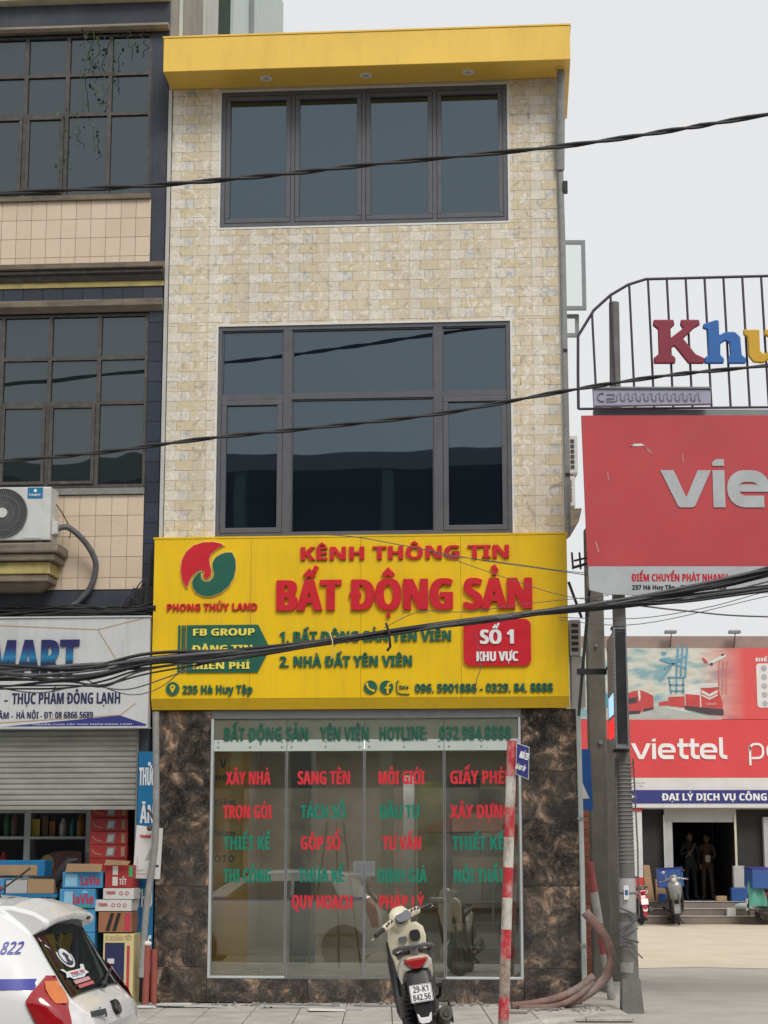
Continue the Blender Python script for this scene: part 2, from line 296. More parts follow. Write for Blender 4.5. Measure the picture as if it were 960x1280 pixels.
        fs += [(a, j, (j + 1) % n) for j in range(n)] + [(a + 1, (m - 2) * n + (j + 1) % n, (m - 2) * n + j) for j in range(n)]
        return s.add(vs, fs, True, mx)
    def torus(s, c, rad, r, axis='x', n=28, k=8, mx=None, sq=1):
        pts = []
        for i in range(n):
            a = 2 * math.pi * i / n; u, v = rad * math.cos(a), rad * math.sin(a)
            pts.append({'x': (c[0], c[1] + u, c[2] + v), 'y': (c[0] + u, c[1], c[2] + v), 'z': (c[0] + u, c[1] + v, c[2])}[axis])
        return s.tube(pts, r, k, mx, True)
    def strip(s, pts, wd, y0, y1, closed=False, mx=None, caps=False):  # ribbon in XZ plane with mitred joints
        P = [Vector((p[0], p[1])) for p in pts]; P = [p for i, p in enumerate(P) if i == 0 or (p - P[i - 1]).length > 1e-5]; k = len(P); Lf = []; Rt = []
        for i in range(k):
            a = P[i - 1] if (i > 0 or closed) else None; b = P[(i + 1) % k] if (i < k - 1 or closed) else None
            if a is None: t = (b - P[i]).normalized(); nn = Vector((-t.y, t.x)); sc = 1
            elif b is None: t = (P[i] - a).normalized(); nn = Vector((-t.y, t.x)); sc = 1
            else:
                t1 = (P[i] - a).normalized(); t2 = (b - P[i]).normalized(); n1 = Vector((-t1.y, t1.x)); n2 = Vector((-t2.y, t2.x))
                nn = (n1 + n2); nn = nn.normalized() if nn.length > 1e-4 else n1; sc = 1 / max(.35, nn.dot(n1))
            Lf.append(P[i] + nn * wd / 2 * sc); Rt.append(P[i] - nn * wd / 2 * sc)
        m = k if closed else k - 1
        if not closed:
            poly = [(p.x, p.y) for p in Lf] + [(p.x, p.y) for p in Rt[::-1]]
            vs = [(p.x, y0, p.y) for p in Lf] + [(p.x, y0, p.y) for p in Rt] + [(p.x, y1, p.y) for p in Lf] + [(p.x, y1, p.y) for p in Rt]
        else: vs = [(p.x, y0, p.y) for p in Lf] + [(p.x, y0, p.y) for p in Rt] + [(p.x, y1, p.y) for p in Lf] + [(p.x, y1, p.y) for p in Rt]
        fs = []
        for i in range(m):
            j = (i + 1) % k
            fs += [(i, k + i, k + j, j), (i, j, 2 * k + j, 2 * k + i), (k + i, 3 * k + i, 3 * k + j, k + j)]
            fs += [(2 * k + i, 2 * k + j, 3 * k + j, 3 * k + i)]
        if not closed: fs += [(0, 2 * k, 3 * k, k), (k - 1, 2 * k - 1, 4 * k - 1, 3 * k - 1)]
        return s.add(vs, fs, False, mx)
    def frame(s, x0, x1, z0, z1, wd, y0, y1):     # four butted bars
        s.box(x0, x1, y0, y1, z0, z0 + wd); s.box(x0, x1, y0, y1, z1 - wd, z1)
        s.box(x0, x0 + wd, y0, y1, z0 + wd, z1 - wd); return s.box(x1 - wd, x1, y0, y1, z0 + wd, z1 - wd)
    def mesh(s, name, m=None, off=None):
        me = bpy.data.meshes.new(name); o = off or Vector((0, 0, 0))
        me.from_pydata([(v[0] - o[0], v[1] - o[1], v[2] - o[2]) for v in s.v], [], s.f)
        me.polygons.foreach_set('use_smooth', s.sm); me.update()
        if m: me.materials.append(m)
        return me
def rrect(x0, x1, z0, z1, r, n=5):
    o = []
    for cx, cz, a0 in ((x1 - r, z1 - r, 0), (x0 + r, z1 - r, 90), (x0 + r, z0 + r, 180), (x1 - r, z0 + r, 270)):
        for i in range(n + 1): a = R(a0 + 90 * i / n); o.append((cx + r * math.cos(a), cz + r * math.sin(a)))
    return o
def disc(cx, cz, rx, rz=None, n=24): rz = rx if rz is None else rz; return [(cx + rx * math.cos(2 * math.pi * i / n), cz + rz * math.sin(2 * math.pi * i / n)) for i in range(n)]
def arc(cx, cz, r, a0, a1, n=10, rz=None): rz = rz or r; return [(cx + r * math.cos(R(a0 + (a1 - a0) * i / n)), cz + rz * math.sin(R(a0 + (a1 - a0) * i / n))) for i in range(n + 1)]
def smoothpath(P, k=6):
    P = [Vector(p) for p in P]; o = []
    for i in range(len(P) - 1):
        a, b, c, e = P[max(0, i - 1)], P[i], P[i + 1], P[min(len(P) - 1, i + 2)]
        for j in range(k):
            t = j / k; o.append(.5 * ((2 * b) + (c - a) * t + (2 * a - 5 * b + 4 * c - e) * t * t + (3 * b - a - 3 * c + e) * t ** 3))
    return o + [P[-1]]

# ------------------------------------------------------------------ objects
YAW = R(-4.2293)
FM = Matrix.Translation((0, 20, 0)) @ Matrix.Rotation(YAW, 4, 'Z')     # street frontage frame: x along the wall, y into the building
WM = Matrix.Identity(4)
BASE = {}
def tagit(o, label, cat, group=None):
    o['label'] = label; o['category'] = cat
    if group: o['group'] = group
def thing(name, label, cat, base=(0, 0, 0), group=None, frame=WM, rot=0, local=False):
    o = bpy.data.objects.new(name, None); COL.objects.link(o); o.empty_display_size = .2
    o.matrix_world = frame @ Matrix.Translation(base) @ Matrix.Rotation(rot, 4, 'Z')
    BASE[o.name] = Vector((0, 0, 0)) if local else Vector(base); tagit(o, label, cat, group); return o
def part(name, mb, m, parent, bev=0, label=None, kind=None, seg=2):
    b = BASE[parent.name]; me = mb.mesh(name, m, b); o = bpy.data.objects.new(name, me); COL.objects.link(o); o.parent = parent; BASE[o.name] = b
    if bev: bm = o.modifiers.new('bevel', 'BEVEL'); bm.width = bev; bm.segments = seg; bm.limit_method = 'ANGLE'; bm.angle_limit = R(35)
    if label: o['label'] = label
    if kind: o['kind'] = kind
    return o
def single(name, mb, m, label, cat, base, group=None, frame=WM, bev=0):
    me = mb.mesh(name, m, Vector(base)); o = bpy.data.objects.new(name, me); COL.objects.link(o)
    o.matrix_world = frame @ Matrix.Translation(base); BASE[o.name] = Vector(base); tagit(o, label, cat, group)
    if bev: bm = o.modifiers.new('bevel', 'BEVEL'); bm.width = bev; bm.segments = 2; bm.limit_method = 'ANGLE'; bm.angle_limit = R(35)
    return o
def struct(name, mb, m, frame=WM, kind='structure', parent=None):
    o = bpy.data.objects.new(name, mb.mesh(name, m)); COL.objects.link(o); o.matrix_world = frame.copy(); o['kind'] = kind; BASE[o.name] = Vector((0, 0, 0)); return o
_pm = {}
def piece(name, parent, loc, size, m, chamfer=.004, key=None, kind=None):
    """small chamfered slab sharing one mesh per rounded size; loc = lower front-left corner in frame coords, faces -y"""
    sx, sy, sz = size; k = (name, m.name, round(sx, 3), round(sy, 3), round(sz, 3))
    if k not in _pm:
        mb = MB(); c = chamfer
        vs = [(0, sy, 0), (sx, sy, 0), (sx, sy, sz), (0, sy, sz), (0, c, 0), (sx, c, 0), (sx, c, sz), (0, c, sz), (c, 0, c), (sx - c, 0, c), (sx - c, 0, sz - c), (c, 0, sz - c)]
        mb.add(vs, [(0, 1, 5, 4), (1, 2, 6, 5), (2, 3, 7, 6), (3, 0, 4, 7), (4, 5, 9, 8), (5, 6, 10, 9), (6, 7, 11, 10), (7, 4, 8, 11), (8, 9, 10, 11), (0, 3, 2, 1)])
        _pm[k] = mb.mesh(name, m)
    o = bpy.data.objects.new(name, _pm[k]); COL.objects.link(o); o.parent = parent
    o.location = Vector(loc) - BASE[parent.name]; BASE[o.name] = BASE[parent.name]; return o
def hslab(name, parent, x, y, z, sx, sy, sz, m):
    """horizontal paving piece"""
    k = (name, m.name, round(sx, 3), round(sy, 3)); c = .006
    if k not in _pm:
        mb = MB(); mb.add([(0, 0, 0), (sx, 0, 0), (sx, sy, 0), (0, sy, 0), (0, 0, sz - c), (sx, 0, sz - c), (sx, sy, sz - c), (0, sy, sz - c), (c, c, sz), (sx - c, c, sz), (sx - c, sy - c, sz), (c, sy - c, sz)],
            [(0, 1, 5, 4), (1, 2, 6, 5), (2, 3, 7, 6), (3, 0, 4, 7), (4, 5, 9, 8), (5, 6, 10, 9), (6, 7, 11, 10), (7, 4, 8, 11), (8, 9, 10, 11)])
        _pm[k] = mb.mesh(name, m)
    o = bpy.data.objects.new(name, _pm[k]); COL.objects.link(o); o.parent = parent; o.location = (x, y, z); return o
def copy_tree(o, parent=None):
    c = o.copy(); COL.objects.link(c); c.parent = parent
    for ch in o.children: copy_tree(ch, c)
    return c

# ------------------------------------------------------------------ lettering
_g = {}
def _raw(ch, bold=True):
    if (ch, bold) in _g: return _g[(ch, bold)]
    def conv(c):
        o = ord(c); b = 0x1D5D4 if bold else 0x1D5A0
        if 'A' <= c <= 'Z': return chr(b + o - 65)
        if 'a' <= c <= 'z': return chr(b + 26 + o - 97)
        if '0' <= c <= '9': return chr((0x1D7EC if bold else 0x1D7E2) + o - 48)
        return c
    def geo(t):
        cu = bpy.data.curves.new('t', 'FONT'); cu.body = t; cu.resolution_u = 3; ob = bpy.data.objects.new('t', cu)
        me = bpy.data.meshes.new_from_object(ob); vs = [(v.co.x, v.co.y) for v in me.vertices]; fs = [tuple(p.vertices) for p in me.polygons]
        bpy.data.objects.remove(ob); bpy.data.curves.remove(cu); bpy.data.meshes.remove(me); return vs, fs
    H = conv('H')
    if 'cap' not in _g:
        v, _ = geo(conv('H')); _g['cap'] = max(p[1] for p in v)
    cap = _g['cap']
    if bold is None:
        c2 = ch
    else: c2 = conv(ch)
    wH = max(p[0] for p in geo(H + H)[0]); w1 = max(p[0] for p in geo(H + c2 + H)[0]); adv = (w1 - wH) / cap
    vs, fs = geo(c2) if ch != ' ' else ([], [])
    _g[(ch, bold)] = ([(x / cap, y / cap) for x, y in vs], fs, adv); return _g[(ch, bold)]
def glyph(ch, bold=True):
    """verts2d, faces, marks(list of ribbons), advance in cap heights"""
    marks = []; stroke = ch in 'Đđ'
    if stroke: ch = 'D' if ch == 'Đ' else 'd'
    d = unicodedata.normalize('NFD', ch); base = d[0]; comb = d[1:]
    vs, fs, adv = _raw(base, bold)
    if not vs: return [], [], [], adv
    x0, x1 = min(v[0] for v in vs), max(v[0] for v in vs); top = max(v[1] for v in vs); cx = (x0 + x1) / 2; t = .13 if bold else .09
    if base == 'i': vs = vs
    if stroke: marks.append(([(x0 - .15, .5), (x0 + .34, .5)], t * 1.05)) if base == 'D' else marks.append(([(x1 - .35, .86), (x1 + .08, .86)], t * .8))
    y = top + .10; sec = 0
    for m in comb:
        if m == '\u0302': marks.append(([(cx - .19, y), (cx, y + .16), (cx + .19, y)], t)); sec = 1
        elif m == '\u0306': marks.append((arc(cx, y + .15, .17, 200, 340, 6), t))
    for m in comb:
        xx, yy = (cx + .22, y + .16) if sec else (cx, y)
        if m == '\u0301': marks.append(([(xx - .04, yy), (xx + .09, yy + .19)], t * 1.1))
        elif m == '\u0300': marks.append(([(xx + .04, yy), (xx - .09, yy + .19)] if not sec else [(cx - .2, yy + .0), (cx - .31, yy + .17)], t * 1.1))
        elif m == '\u0303': marks.append(([(xx - .2, yy + .03), (xx - .08, yy + .12), (xx + .06, yy + .04), (xx + .2, yy + .13)] if not sec else [(cx - .17, y + .22), (cx - .06, y + .30), (cx + .06, y + .23), (cx + .18, y + .31)], t * .8))
        elif m == '\u0309': marks.append(([(xx - .08, yy + .2), (xx + .02, yy + .25), (xx + .09, yy + .17), (xx + .02, yy + .09), (xx + .01, yy + .0)], t * .75))
        elif m == '\u0323': marks.append(([(cx - .075, -.17), (cx + .075, -.17)], .15))
        elif m == '\u031b': marks.append(([(x1 - .04, top - .04), (x1 + .07, top + .0), (x1 + .09, top + .14)], t * .8))
    return vs, fs, marks, adv
def solid(mb, vs, fs, tf, y0, y1):
    """extrude flat 2d faces between depths y0 (front) and y1"""
    n = len(vs); P = [tf(*v) for v in vs]
    a = sum((P[f[0]][0] * (P[f[1]][1] - P[f[2]][1]) + P[f[1]][0] * (P[f[2]][1] - P[f[0]][1]) + P[f[2]][0] * (P[f[0]][1] - P[f[1]][1])) for f in fs[:40])
    if a < 0: fs = [f[::-1] for f in fs]
    V0 = [(p[0], y0, p[1]) for p in P]
    if abs(y1 - y0) < 1e-6: mb.add(V0, fs); return
    V1 = [(p[0], y1, p[1]) for p in P]; ec = {}
    for f in fs:
        for i in range(len(f)): e = (f[i], f[(i + 1) % len(f)]); ec[e] = ec.get(e, 0) + 1
    side = [(e[1], e[0], e[0] + n, e[1] + n) for e in ec if (e[1], e[0]) not in ec]
    mb.add(V0 + V1, list(fs) + side)
def text(s, x0, x1, zb, zc, y0, y1, emb=0, bold=True, align=None, xs=None, track=0, shear=0):
    """list of per-letter MBs filling x0..x1 with baseline zb and cap line zc; front at y0"""
    cap = zc - zb; X = 0; lay = []
    for ch in s:
        vs, fs, mk, adv = glyph(ch, bold); lay.append((X, vs, fs, mk, ch)); X += adv + track
    xs_ = [l[0] + v[0] for l in lay for v in l[1]]; a, b = min(xs_), max(xs_)
    if xs is None: k = ((x1 - x0) - 2 * emb * cap) / (b - a)
    else: k = xs * cap
    ox = x0 + emb * cap if align != 'c' else (x0 + x1) / 2 - (b - a) * k / 2
    out = []
    for X, vs, fs, mk, ch in lay:
        if not vs: continue
        mb = MB()
        sh = [0] if not emb else ([-emb, emb, 0] if emb < .07 else [-emb, emb, 0, -emb / 2, emb / 2])
        for i, e in enumerate(sh):
            dd = .0004 * i
            solid(mb, vs, fs, lambda x, z: (ox + (X + x - a) * k + e * cap + shear * z * cap, zb + z * cap), y0 - dd if abs(y1 - y0) > 1e-6 else y0 - dd, y1 if abs(y1 - y0) > 1e-6 else y0 - dd)
        for j, (P, t) in enumerate(mk):
            q = [(ox + (X + x - a) * k + shear * z * cap, zb + z * cap) for x, z in P]; kk = (t * cap * .5 * (1 + min(1, k / cap)) + emb * cap) if len(P) > 2 or P[0][0] == P[1][0] else t * cap
            mb.strip(q, kk, y0 - .0021 - .0004 * j, y1 if abs(y1 - y0) > 1e-6 else y0 - .0005)
        out.append(mb)
    return out
def join(mbs, mx=None):
    o = MB()
    for m in mbs: o.add(m.v, m.f, False, mx)
    return o
def letters(parent, m, *a, name='letter', **k):
    for mb in text(*a, **k): part(name, mb, m, parent)
def words(parent, m, *a, name='lettering', mx=None, **k): return part(name, join(text(*a, **k), mx), m, parent)

# ================================================================== SETTING
g = MB(); g.add([(-300, -300, -.16), (300, -300, -.16), (300, 600, -.16), (-300, 600, -.16)], [(0, 1, 2, 3)]); struct('street_ground', g, M['earth'])
# side lane on the right, with a sloping edge down to the street
g = MB(); xs = [1.2, 45]; 
g.add([(1.17, 16.8, -.04), (45, 16.8, -.04), (45, 32, -.03), (1.17, 32, -.03), (1.17, 15.6, -.155), (45, 15.6, -.155)], [(0, 1, 2, 3), (4, 5, 1, 0)])
struct('side_lane', g, M['asphalt'])
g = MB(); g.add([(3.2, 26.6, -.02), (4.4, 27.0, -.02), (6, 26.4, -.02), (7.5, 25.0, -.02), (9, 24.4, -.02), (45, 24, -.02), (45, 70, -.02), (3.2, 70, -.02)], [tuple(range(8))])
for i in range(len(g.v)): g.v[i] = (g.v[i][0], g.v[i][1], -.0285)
struct('sunlit_forecourt', g, M['yard'])  # outline is the painted edge between sunlit and shaded ground
# pavement in front of the row: bed, kerb and separate slabs
pv = MB(); pts = [(-14, 12.6), (1.0, 12.6), (1.0, 17.2), (1.45, 17.9), (1.95, 18.45), (2.08, 19.2), (2.08, 19.9), (-14, 21.2)]
n = len(pts); pv.add([(x, y, -.16) for x, y in pts] + [(x, y, -.03) for x, y in pts], [tuple(range(n, 2 * n))] + [(i, (i + 1) % n, (i + 1) % n + n, i + n) for i in range(n)])
PAVE = struct('pavement', pv, M['mortar']); BASE['pavement'] = Vector((0, 0, 0))
k_ = MB(); k_.box(-14, 1.16, 12.45, 12.597, -.15, .005); k_.box(1.01, 1.16, 12.605, 17.0, -.15, .005); struct('kerb', k_, M['post'], parent=None)
s_ = .46
for j in range(16):
    y = 12.63 + j * s_
    for i in range(22 if j > 5 else 12):
        x = (.54 - i * s_) if j <= 9 else (.54 + (1.38 if j > 11 else .46) - i * s_)
        if x < -6.5: continue
        if y > 19.93 - .074 * x: continue
        o = hslab('paving_slab', PAVE, x, y, -.03 + random.uniform(0, .004), s_ - .008, s_ - .008, .03, M['pave'])
g = MB(); g.add([(1.0, 17.0, -.012), (1.46, 17.9, -.012), (1.96, 18.45, -.012), (2.07, 19.2, -.012), (2.07, 19.83, -.012), (1.0, 19.9, -.012)], [tuple(range(6))]); 
o = struct('cement_patch', g, M['pave'])
tube_k = MB(); tube_k.tube(smoothpath([(1.0, 17.1, -.03), (1.46, 17.86, -.03), (1.96, 18.42, -.03), (2.09, 19.2, -.03), (2.10, 19.8, -.03)], 5), .045, 8); struct('kerb', tube_k, M['pave'])

# ================================================================== MAIN BUILDING (frontage frame, x = u, y = into building)
B = thing('shop_building', 'three storey shop building in cream stone tiles with yellow canopy and dark marble base', 'building', (0, 0, 0), frame=FM)
UL, UR = -2.44, 1.955
W1 = (-1.872, 1.402, 8.53, 10.165); W2 = (-1.866, 1.405, 4.96, 7.365)
wl = MB()
wl.box(UL, UR, .10, 14, 3.08, 10.22)
wl.box(UL, UR, 0, .099, W2[3], W1[2]); wl.box(UL, W1[0], 0, .099, W1[2], 10.22); wl.box(W1[1], UR, 0, .099, W1[2], 10.22)
wl.box(UL, W2[0], 0, .099, 4.5, W2[3]); wl.box(W2[1], UR, 0, .099, 4.5, W2[3]); wl.box(W1[0], W1[1], 0, .099, W1[3], 10.22)
wl.box(UL, UR, .001, .099, 3.08, 4.5)
wl.box(UL, UL + .1, 0, 14, 0, 3.079); wl.box(UR - .1, UR, 0, 14, 0, 3.079)
part('wall', wl, M['grout'], B)
rf = MB(); rf.box(UL, UR, .4, 14, 10.22, 10.4); part('roof', rf, M['concrete'], B)
# stone-effect cladding: every tile is a repeat of six stones in two courses
def stone_mat(name, c, c2):
    m = bpy.data.materials.new(name); m.use_nodes = True; N = m.node_tree.nodes; L = m.node_tree.links; p = N['Principled BSDF']
    g = N.new('ShaderNodeNewGeometry')
    n = N.new('ShaderNodeTexNoise'); n.inputs['Scale'].default_value = 8.5; n.inputs['Detail'].default_value = 5; n.inputs['Roughness'].default_value = .58; n.inputs['Distortion'].default_value = 1.7; L.new(g.outputs['Position'], n.inputs['Vector'])
    r = ramp(N, [(.33, tuple(v * .72 for v in c)), (.42, c), (.48, c2), (.53, (.66, .54, .35)), (.575, c2), (.63, (.82, .79, .71)), (.72, (.60, .58, .53))]); L.new(n.outputs['Fac'], r.inputs[0])
    w_ = N.new('ShaderNodeTexNoise'); w_.inputs['Scale'].default_value = 1.1; w_.inputs['Detail'].default_value = 6; mp = N.new('ShaderNodeMapping'); mp.inputs['Scale'].default_value = (1.6, 1.6, .35); L.new(g.outputs['Position'], mp.inputs[0]); L.new(mp.outputs[0], w_.inputs['Vector'])
    wr = N.new('ShaderNodeMapRange'); wr.inputs[1].default_value = .35; wr.inputs[2].default_value = .65; wr.inputs[3].default_value = .90; wr.inputs[4].default_value = 1.05; L.new(w_.outputs['Fac'], wr.inputs[0])
    sc = N.new('ShaderNodeVectorMath'); sc.operation = 'SCALE'; L.new(r.outputs[0], sc.inputs[0]); L.new(wr.outputs[0], sc.inputs['Scale']); L.new(sc.outputs[0], p.inputs['Base Color'])
    p.inputs['Roughness'].default_value = .5
    f = N.new('ShaderNodeTexNoise'); f.inputs['Scale'].default_value = 40; f.inputs['Detail'].default_value = 6; L.new(g.outputs['Position'], f.inputs['Vector'])
    bp = N.new('ShaderNodeBump'); bp.inputs['Strength'].default_value = .35; bp.inputs['Distance'].default_value = .006; L.new(f.outputs['Fac'], bp.inputs['Height']); L.new(bp.outputs[0], p.inputs['Normal'])
    return m
SM = [stone_mat('stone_white', (.70, .67, .60), (.78, .75, .68)), stone_mat('stone_grey', (.55, .55, .54), (.68, .67, .64)), stone_mat('stone_beige', (.62, .55, .43), (.67, .61, .50)),
      stone_mat('stone_cream', (.67, .62, .51), (.71, .67, .58)), stone_mat('stone_ochre', (.66, .55, .36), (.66, .58, .42)), stone_mat('stone_tan', (.61, .53, .41), (.68, .61, .48))]
TW, TH = .455, .226
courses = [[(0, .165, 0), (.165, .10, 1), (.265, .19, 2)], [(0, .12, 3), (.12, .195, 4), (.315, .14, 5)]]
cells = []
def clad(x0, x1, z0, z1):
    for tj in range(int((z0 - 4.93) / TH) - 1, int((z1 - 4.93) / TH) + 2):
        for ti in range(-1, 12):
            for ci in (0, 1):
                for ox, wd, k in courses[ci]:
                    a = UL + ti * TW + ox; b = a + wd; c = 4.93 + tj * TH + ci * TH / 2; e = c + TH / 2
                    a, b, c, e = max(a, x0), min(b, x1), max(c, z0), min(e, z1)
                    if b - a > .02 and e - c > .02: cells.append((a, c, b - a, e - c, k))
for rg in ((UL, W2[0] - .02, 4.93, W2[3] + .02), (W2[1] + .02, UR, 4.93, W2[3] + .02), (UL, UR, W2[3] + .02, W1[2] - .02), (UL, W1[0] - .02, W1[2] - .02, 10.215), (W1[1] + .02, UR, W1[2] - .02, 10.215)): clad(*rg)
cells.sort(key=lambda c: -round(c[2] * c[3], 4))
rest = MB(); rmi = []
for i, (x, z, wd, h, k) in enumerate(cells):
    pr_ = .009 + (.002, 0, .001, .0005, .002, .0005)[k] + random.random() * .001
    if i < 300: piece('stone', B, (x + .0006, -pr_, z + .0006), (round(wd - .0012, 4), round(pr_ - .001, 4), round(h - .0012, 4)), SM[k], .0022)
    else: rest.box(x + .0015, x + wd - .0015, -pr_, -.001, z + .0015, z + h - .0015); rmi += [k] * 6
o = part('stone_field', rest, None, B, kind='stuff')
for m_ in SM: o.data.materials.append(m_)
o.data.polygons.foreach_set('material_index', rmi); o.data.update()
tr = MB()
tr.frame(W1[0] - .022, W1[1] + .022, W1[2] - .022, W1[3] + .022, .021, -.016, .03)
tr.box(W2[0] - .022, W2[0] - .001, -.016, .03, 4.93, W2[3] + .022); tr.box(W2[1] + .001, W2[1] + .022, -.016, .03, 4.93, W2[3] + .022); tr.box(W2[0] - .001, W2[1] + .001, -.016, .03, W2[3] + .001, W2[3] + .022)
tr.box(UR + .001, UR + .022, -.02, .05, 4.93, 10.21)
part('window_trim', tr, M['white_trim'], B)
# upper window: four sashes
def win(x0, x1, z0, z1):
    f = MB(); return f
f = MB(); f.frame(W1[0], W1[1], W1[2], W1[3], .05, .0, .095)
divs = [-1.045, -.232, .577]
for x in divs: f.box(x - .022, x + .022, .002, .094, W1[2] + .05, W1[3] - .05)
w1 = part('window', f, M['frame_grey'], B, label='four sash upper window under the yellow canopy')
ed = [W1[0] + .05] + [v for x in divs for v in (x - .022, x + .022)] + [W1[1] - .05]
for i in range(4):
    a, b = ed[2 * i], ed[2 * i + 1]
    s = MB(); s.frame(a + .004, b - .004, W1[2] + .054, W1[3] - .054, .052, -.004, .07); part('sash', s, M['frame_grey'], w1, bev=.006)
    s = MB(); s.box(a + .056, b - .056, .035, .045, W1[2] + .106, W1[3] - .106); part('pane', s, M['glass_up'], w1)
    s = MB(); s.box(a + .15, a + .30, -.012, -.005, W1[2] + .07, W1[2] + .085)
# lower window: fixed lights and two casements
f = MB(); f.frame(W2[0], W2[1], W2[2], W2[3], .045, .0, .095)
f.box(-1.128, -1.032, .002, .094, W2[2] + .045, W2[3] - .045); f.box(.552, .65, .002, .094, W2[2] + .045, W2[3] - .045)
for a, b in ((W2[0] + .045, -1.128), (-1.032, .552), (.65, W2[1] - .045)): f.box(a, b, .003, .093, 6.515, 6.575)
w2 = part('window', f, M['frame_grey'], B, label='large lower window of six panes above the yellow sign')
for a, b in ((W2[0] + .045, -1.128), (.65, W2[1] - .045)):
    s = MB(); s.frame(a + .004, b - .004, W2[2] + .049, 6.511, .058, -.006, .07); part('sash', s, M['frame_grey'], w2, bev=.006)
    s = MB(); s.box(a + .062, b - .062, .035, .045, W2[2] + .107, 6.453); part('pane', s, M['glass_up'], w2)
    s = MB(); s.frame(a + .001, b - .001, 6.576, W2[3] - .046, .014, .02, .06); s2 = part('bead', s, M['frame_grey'], w2)
    s = MB(); s.box(a + .002, b - .002, .045, .055, 6.577, W2[3] - .047); part('pane', s, M['glass_up'], w2)
a, b = -1.032, .552
s = MB(); s.frame(a + .001, b - .001, 6.576, W2[3] - .046, .014, .02, .06); s.frame(a + .001, b - .001, W2[2] + .046, 6.514, .014, .02, .06); part('bead', s, M['frame_grey'], w2)
s = MB(); s.box(a + .002, b - .002, .045, .055, 6.577, W2[3] - .047); part('pane', s, M['glass_up'], w2)
s = MB(); s.box(a + .002, b - .002, .045, .055, W2[2] + .047, 6.513); part('pane', s, M['glass_up'], w2)
# canopy
c = MB(); c.box(-2.465, 2.115, -.5, 1.2, 10.22, 10.625); can = part('canopy', c, M['canopy'], B, bev=.006)
c = MB(); c.box(-2.475, 2.125, -.508, 1.2, 10.626, 10.645); part('canopy_coping', c, M['canopy'], can)
for u in (-1.325, -.186, .97):
    r = MB(); r.cyl((u, -.25, 10.219), (u, -.25, 10.209), .066, 20); dl = part('downlight', r, mat('bright_white', (.88, .88, .88), .5, var=.02), can)
    r = MB(); r.cyl((u, -.25, 10.2085), (u, -.25, 10.206), .040, 16); part('lens', r, mat('lens_grey', (.5, .5, .55), .3), dl)
# marble cladding
def slab(x0, x1, z0, z1, y0=-.03, y1=-.001): piece('marble_slab', B, (x0 + .0015, y0, z0 + .0015), (x1 - x0 - .003, y1 - y0, z1 - z0 - .003), M['marble'], .003)
for z0, z1 in ((.0, .36), (.36, 1.2), (1.2, 2.40), (2.40, 3.06)): slab(-2.445, -1.872, z0, z1)
for z0, z1 in ((.0, .36), (.36, 1.2), (1.2, 2.40), (2.40, 3.06)): slab(1.465, 2.06, z0, z1, -.03, .12)
for x0, x1 in ((-1.872, -.80), (-.80, .28), (.28, 1.465)): slab(x0, x1, .0, .243)
# shopfront
D0, D1 = -1.872, 1.465
f = MB(); f.box(D0, D1, -.01, .10, 2.972, 3.06)
sf = part('shopfront', f, M['steel'], B)
for q4 in ((D0, D0 + .028, .246, 2.97), (D0 + .028, -1.05, .246, .272), (D1 - .028, D1, .246, 2.97), (.648, D1 - .028, .246, .272)): f = MB(); f.box(q4[0], q4[1], -.012, .03, q4[2], q4[3]); part('frame', f, M['alu'], sf, bev=.003)
f = MB(); f.box(-1.049, .647, .0, .03, .246, .258); part('threshold', f, M['steel'], sf)
panes = [(D0 + .029, -1.052), (-1.046, -.2135), (-.2085, .640), (.646, D1 - .029)]
for i, (a, b) in enumerate(panes):
    s = MB(); s.box(a, b, .008, .018, .262, 2.62); part('door_leaf' if i in (1, 2) else 'pane', s, M['glass_shop'], sf)
    e = MB(); e.box(a, a + .012, .004, .022, .262, 2.619); e.box(b - .012, b, .004, .022, .262, 2.619); part('edge_strip', e, M['steel'], sf)
    s = MB(); s.box(a, b, .008, .018, 2.75, 2.968); part('pane', s, M['glass_haze'], sf, label='transom pane above the frosted band')
    s = MB(); s.box(a, b, .006, .02, 2.624, 2.746); part('frosted_band', s, M['pale_strip'], sf)
    s = MB()
    for uu in (a + .05, (a + b) / 2, b - .05): s.cyl((uu, .004, 2.665), (uu, .0057, 2.665), .011, 10); s.cyl((uu, .004, 2.72), (uu, .0057, 2.72), .009, 10)
    part('fixing', s, M['steel'], sf)
for a, b in ((-.328, -.214), (-.208, -.094)):
    s = MB(); s.frame(a, b, 1.30, 1.455, .03, -.016, .0); s.box(a + .0301, b - .0301, -.012, -.004, 1.3301, 1.4249); part('handle', s, M['steel'], sf, bev=.002)
s = MB(); s.box(-.216, -.205, -.008, .0, 1.235, 1.30); part('lock', s, M['steel'], sf)
YV = .0065
GL = 'green_letter'; RL = 'red_letter'
for t, x0, x1, c_ in (('BẤT ĐỘNG SẢN', -1.732, -.82, GL), ('YÊN VIÊN', -.69, -.164, GL), ('HOTLINE:', -.048, .462, GL), ('032.984.8888', .591, 1.361, GL)):
    words(sf, M[c_], t, x0, x1, 2.733, 2.877, -.004, .0, emb=.018)
rows = [2.268, 1.909, 1.581, 1.240, .966]; hh = .139
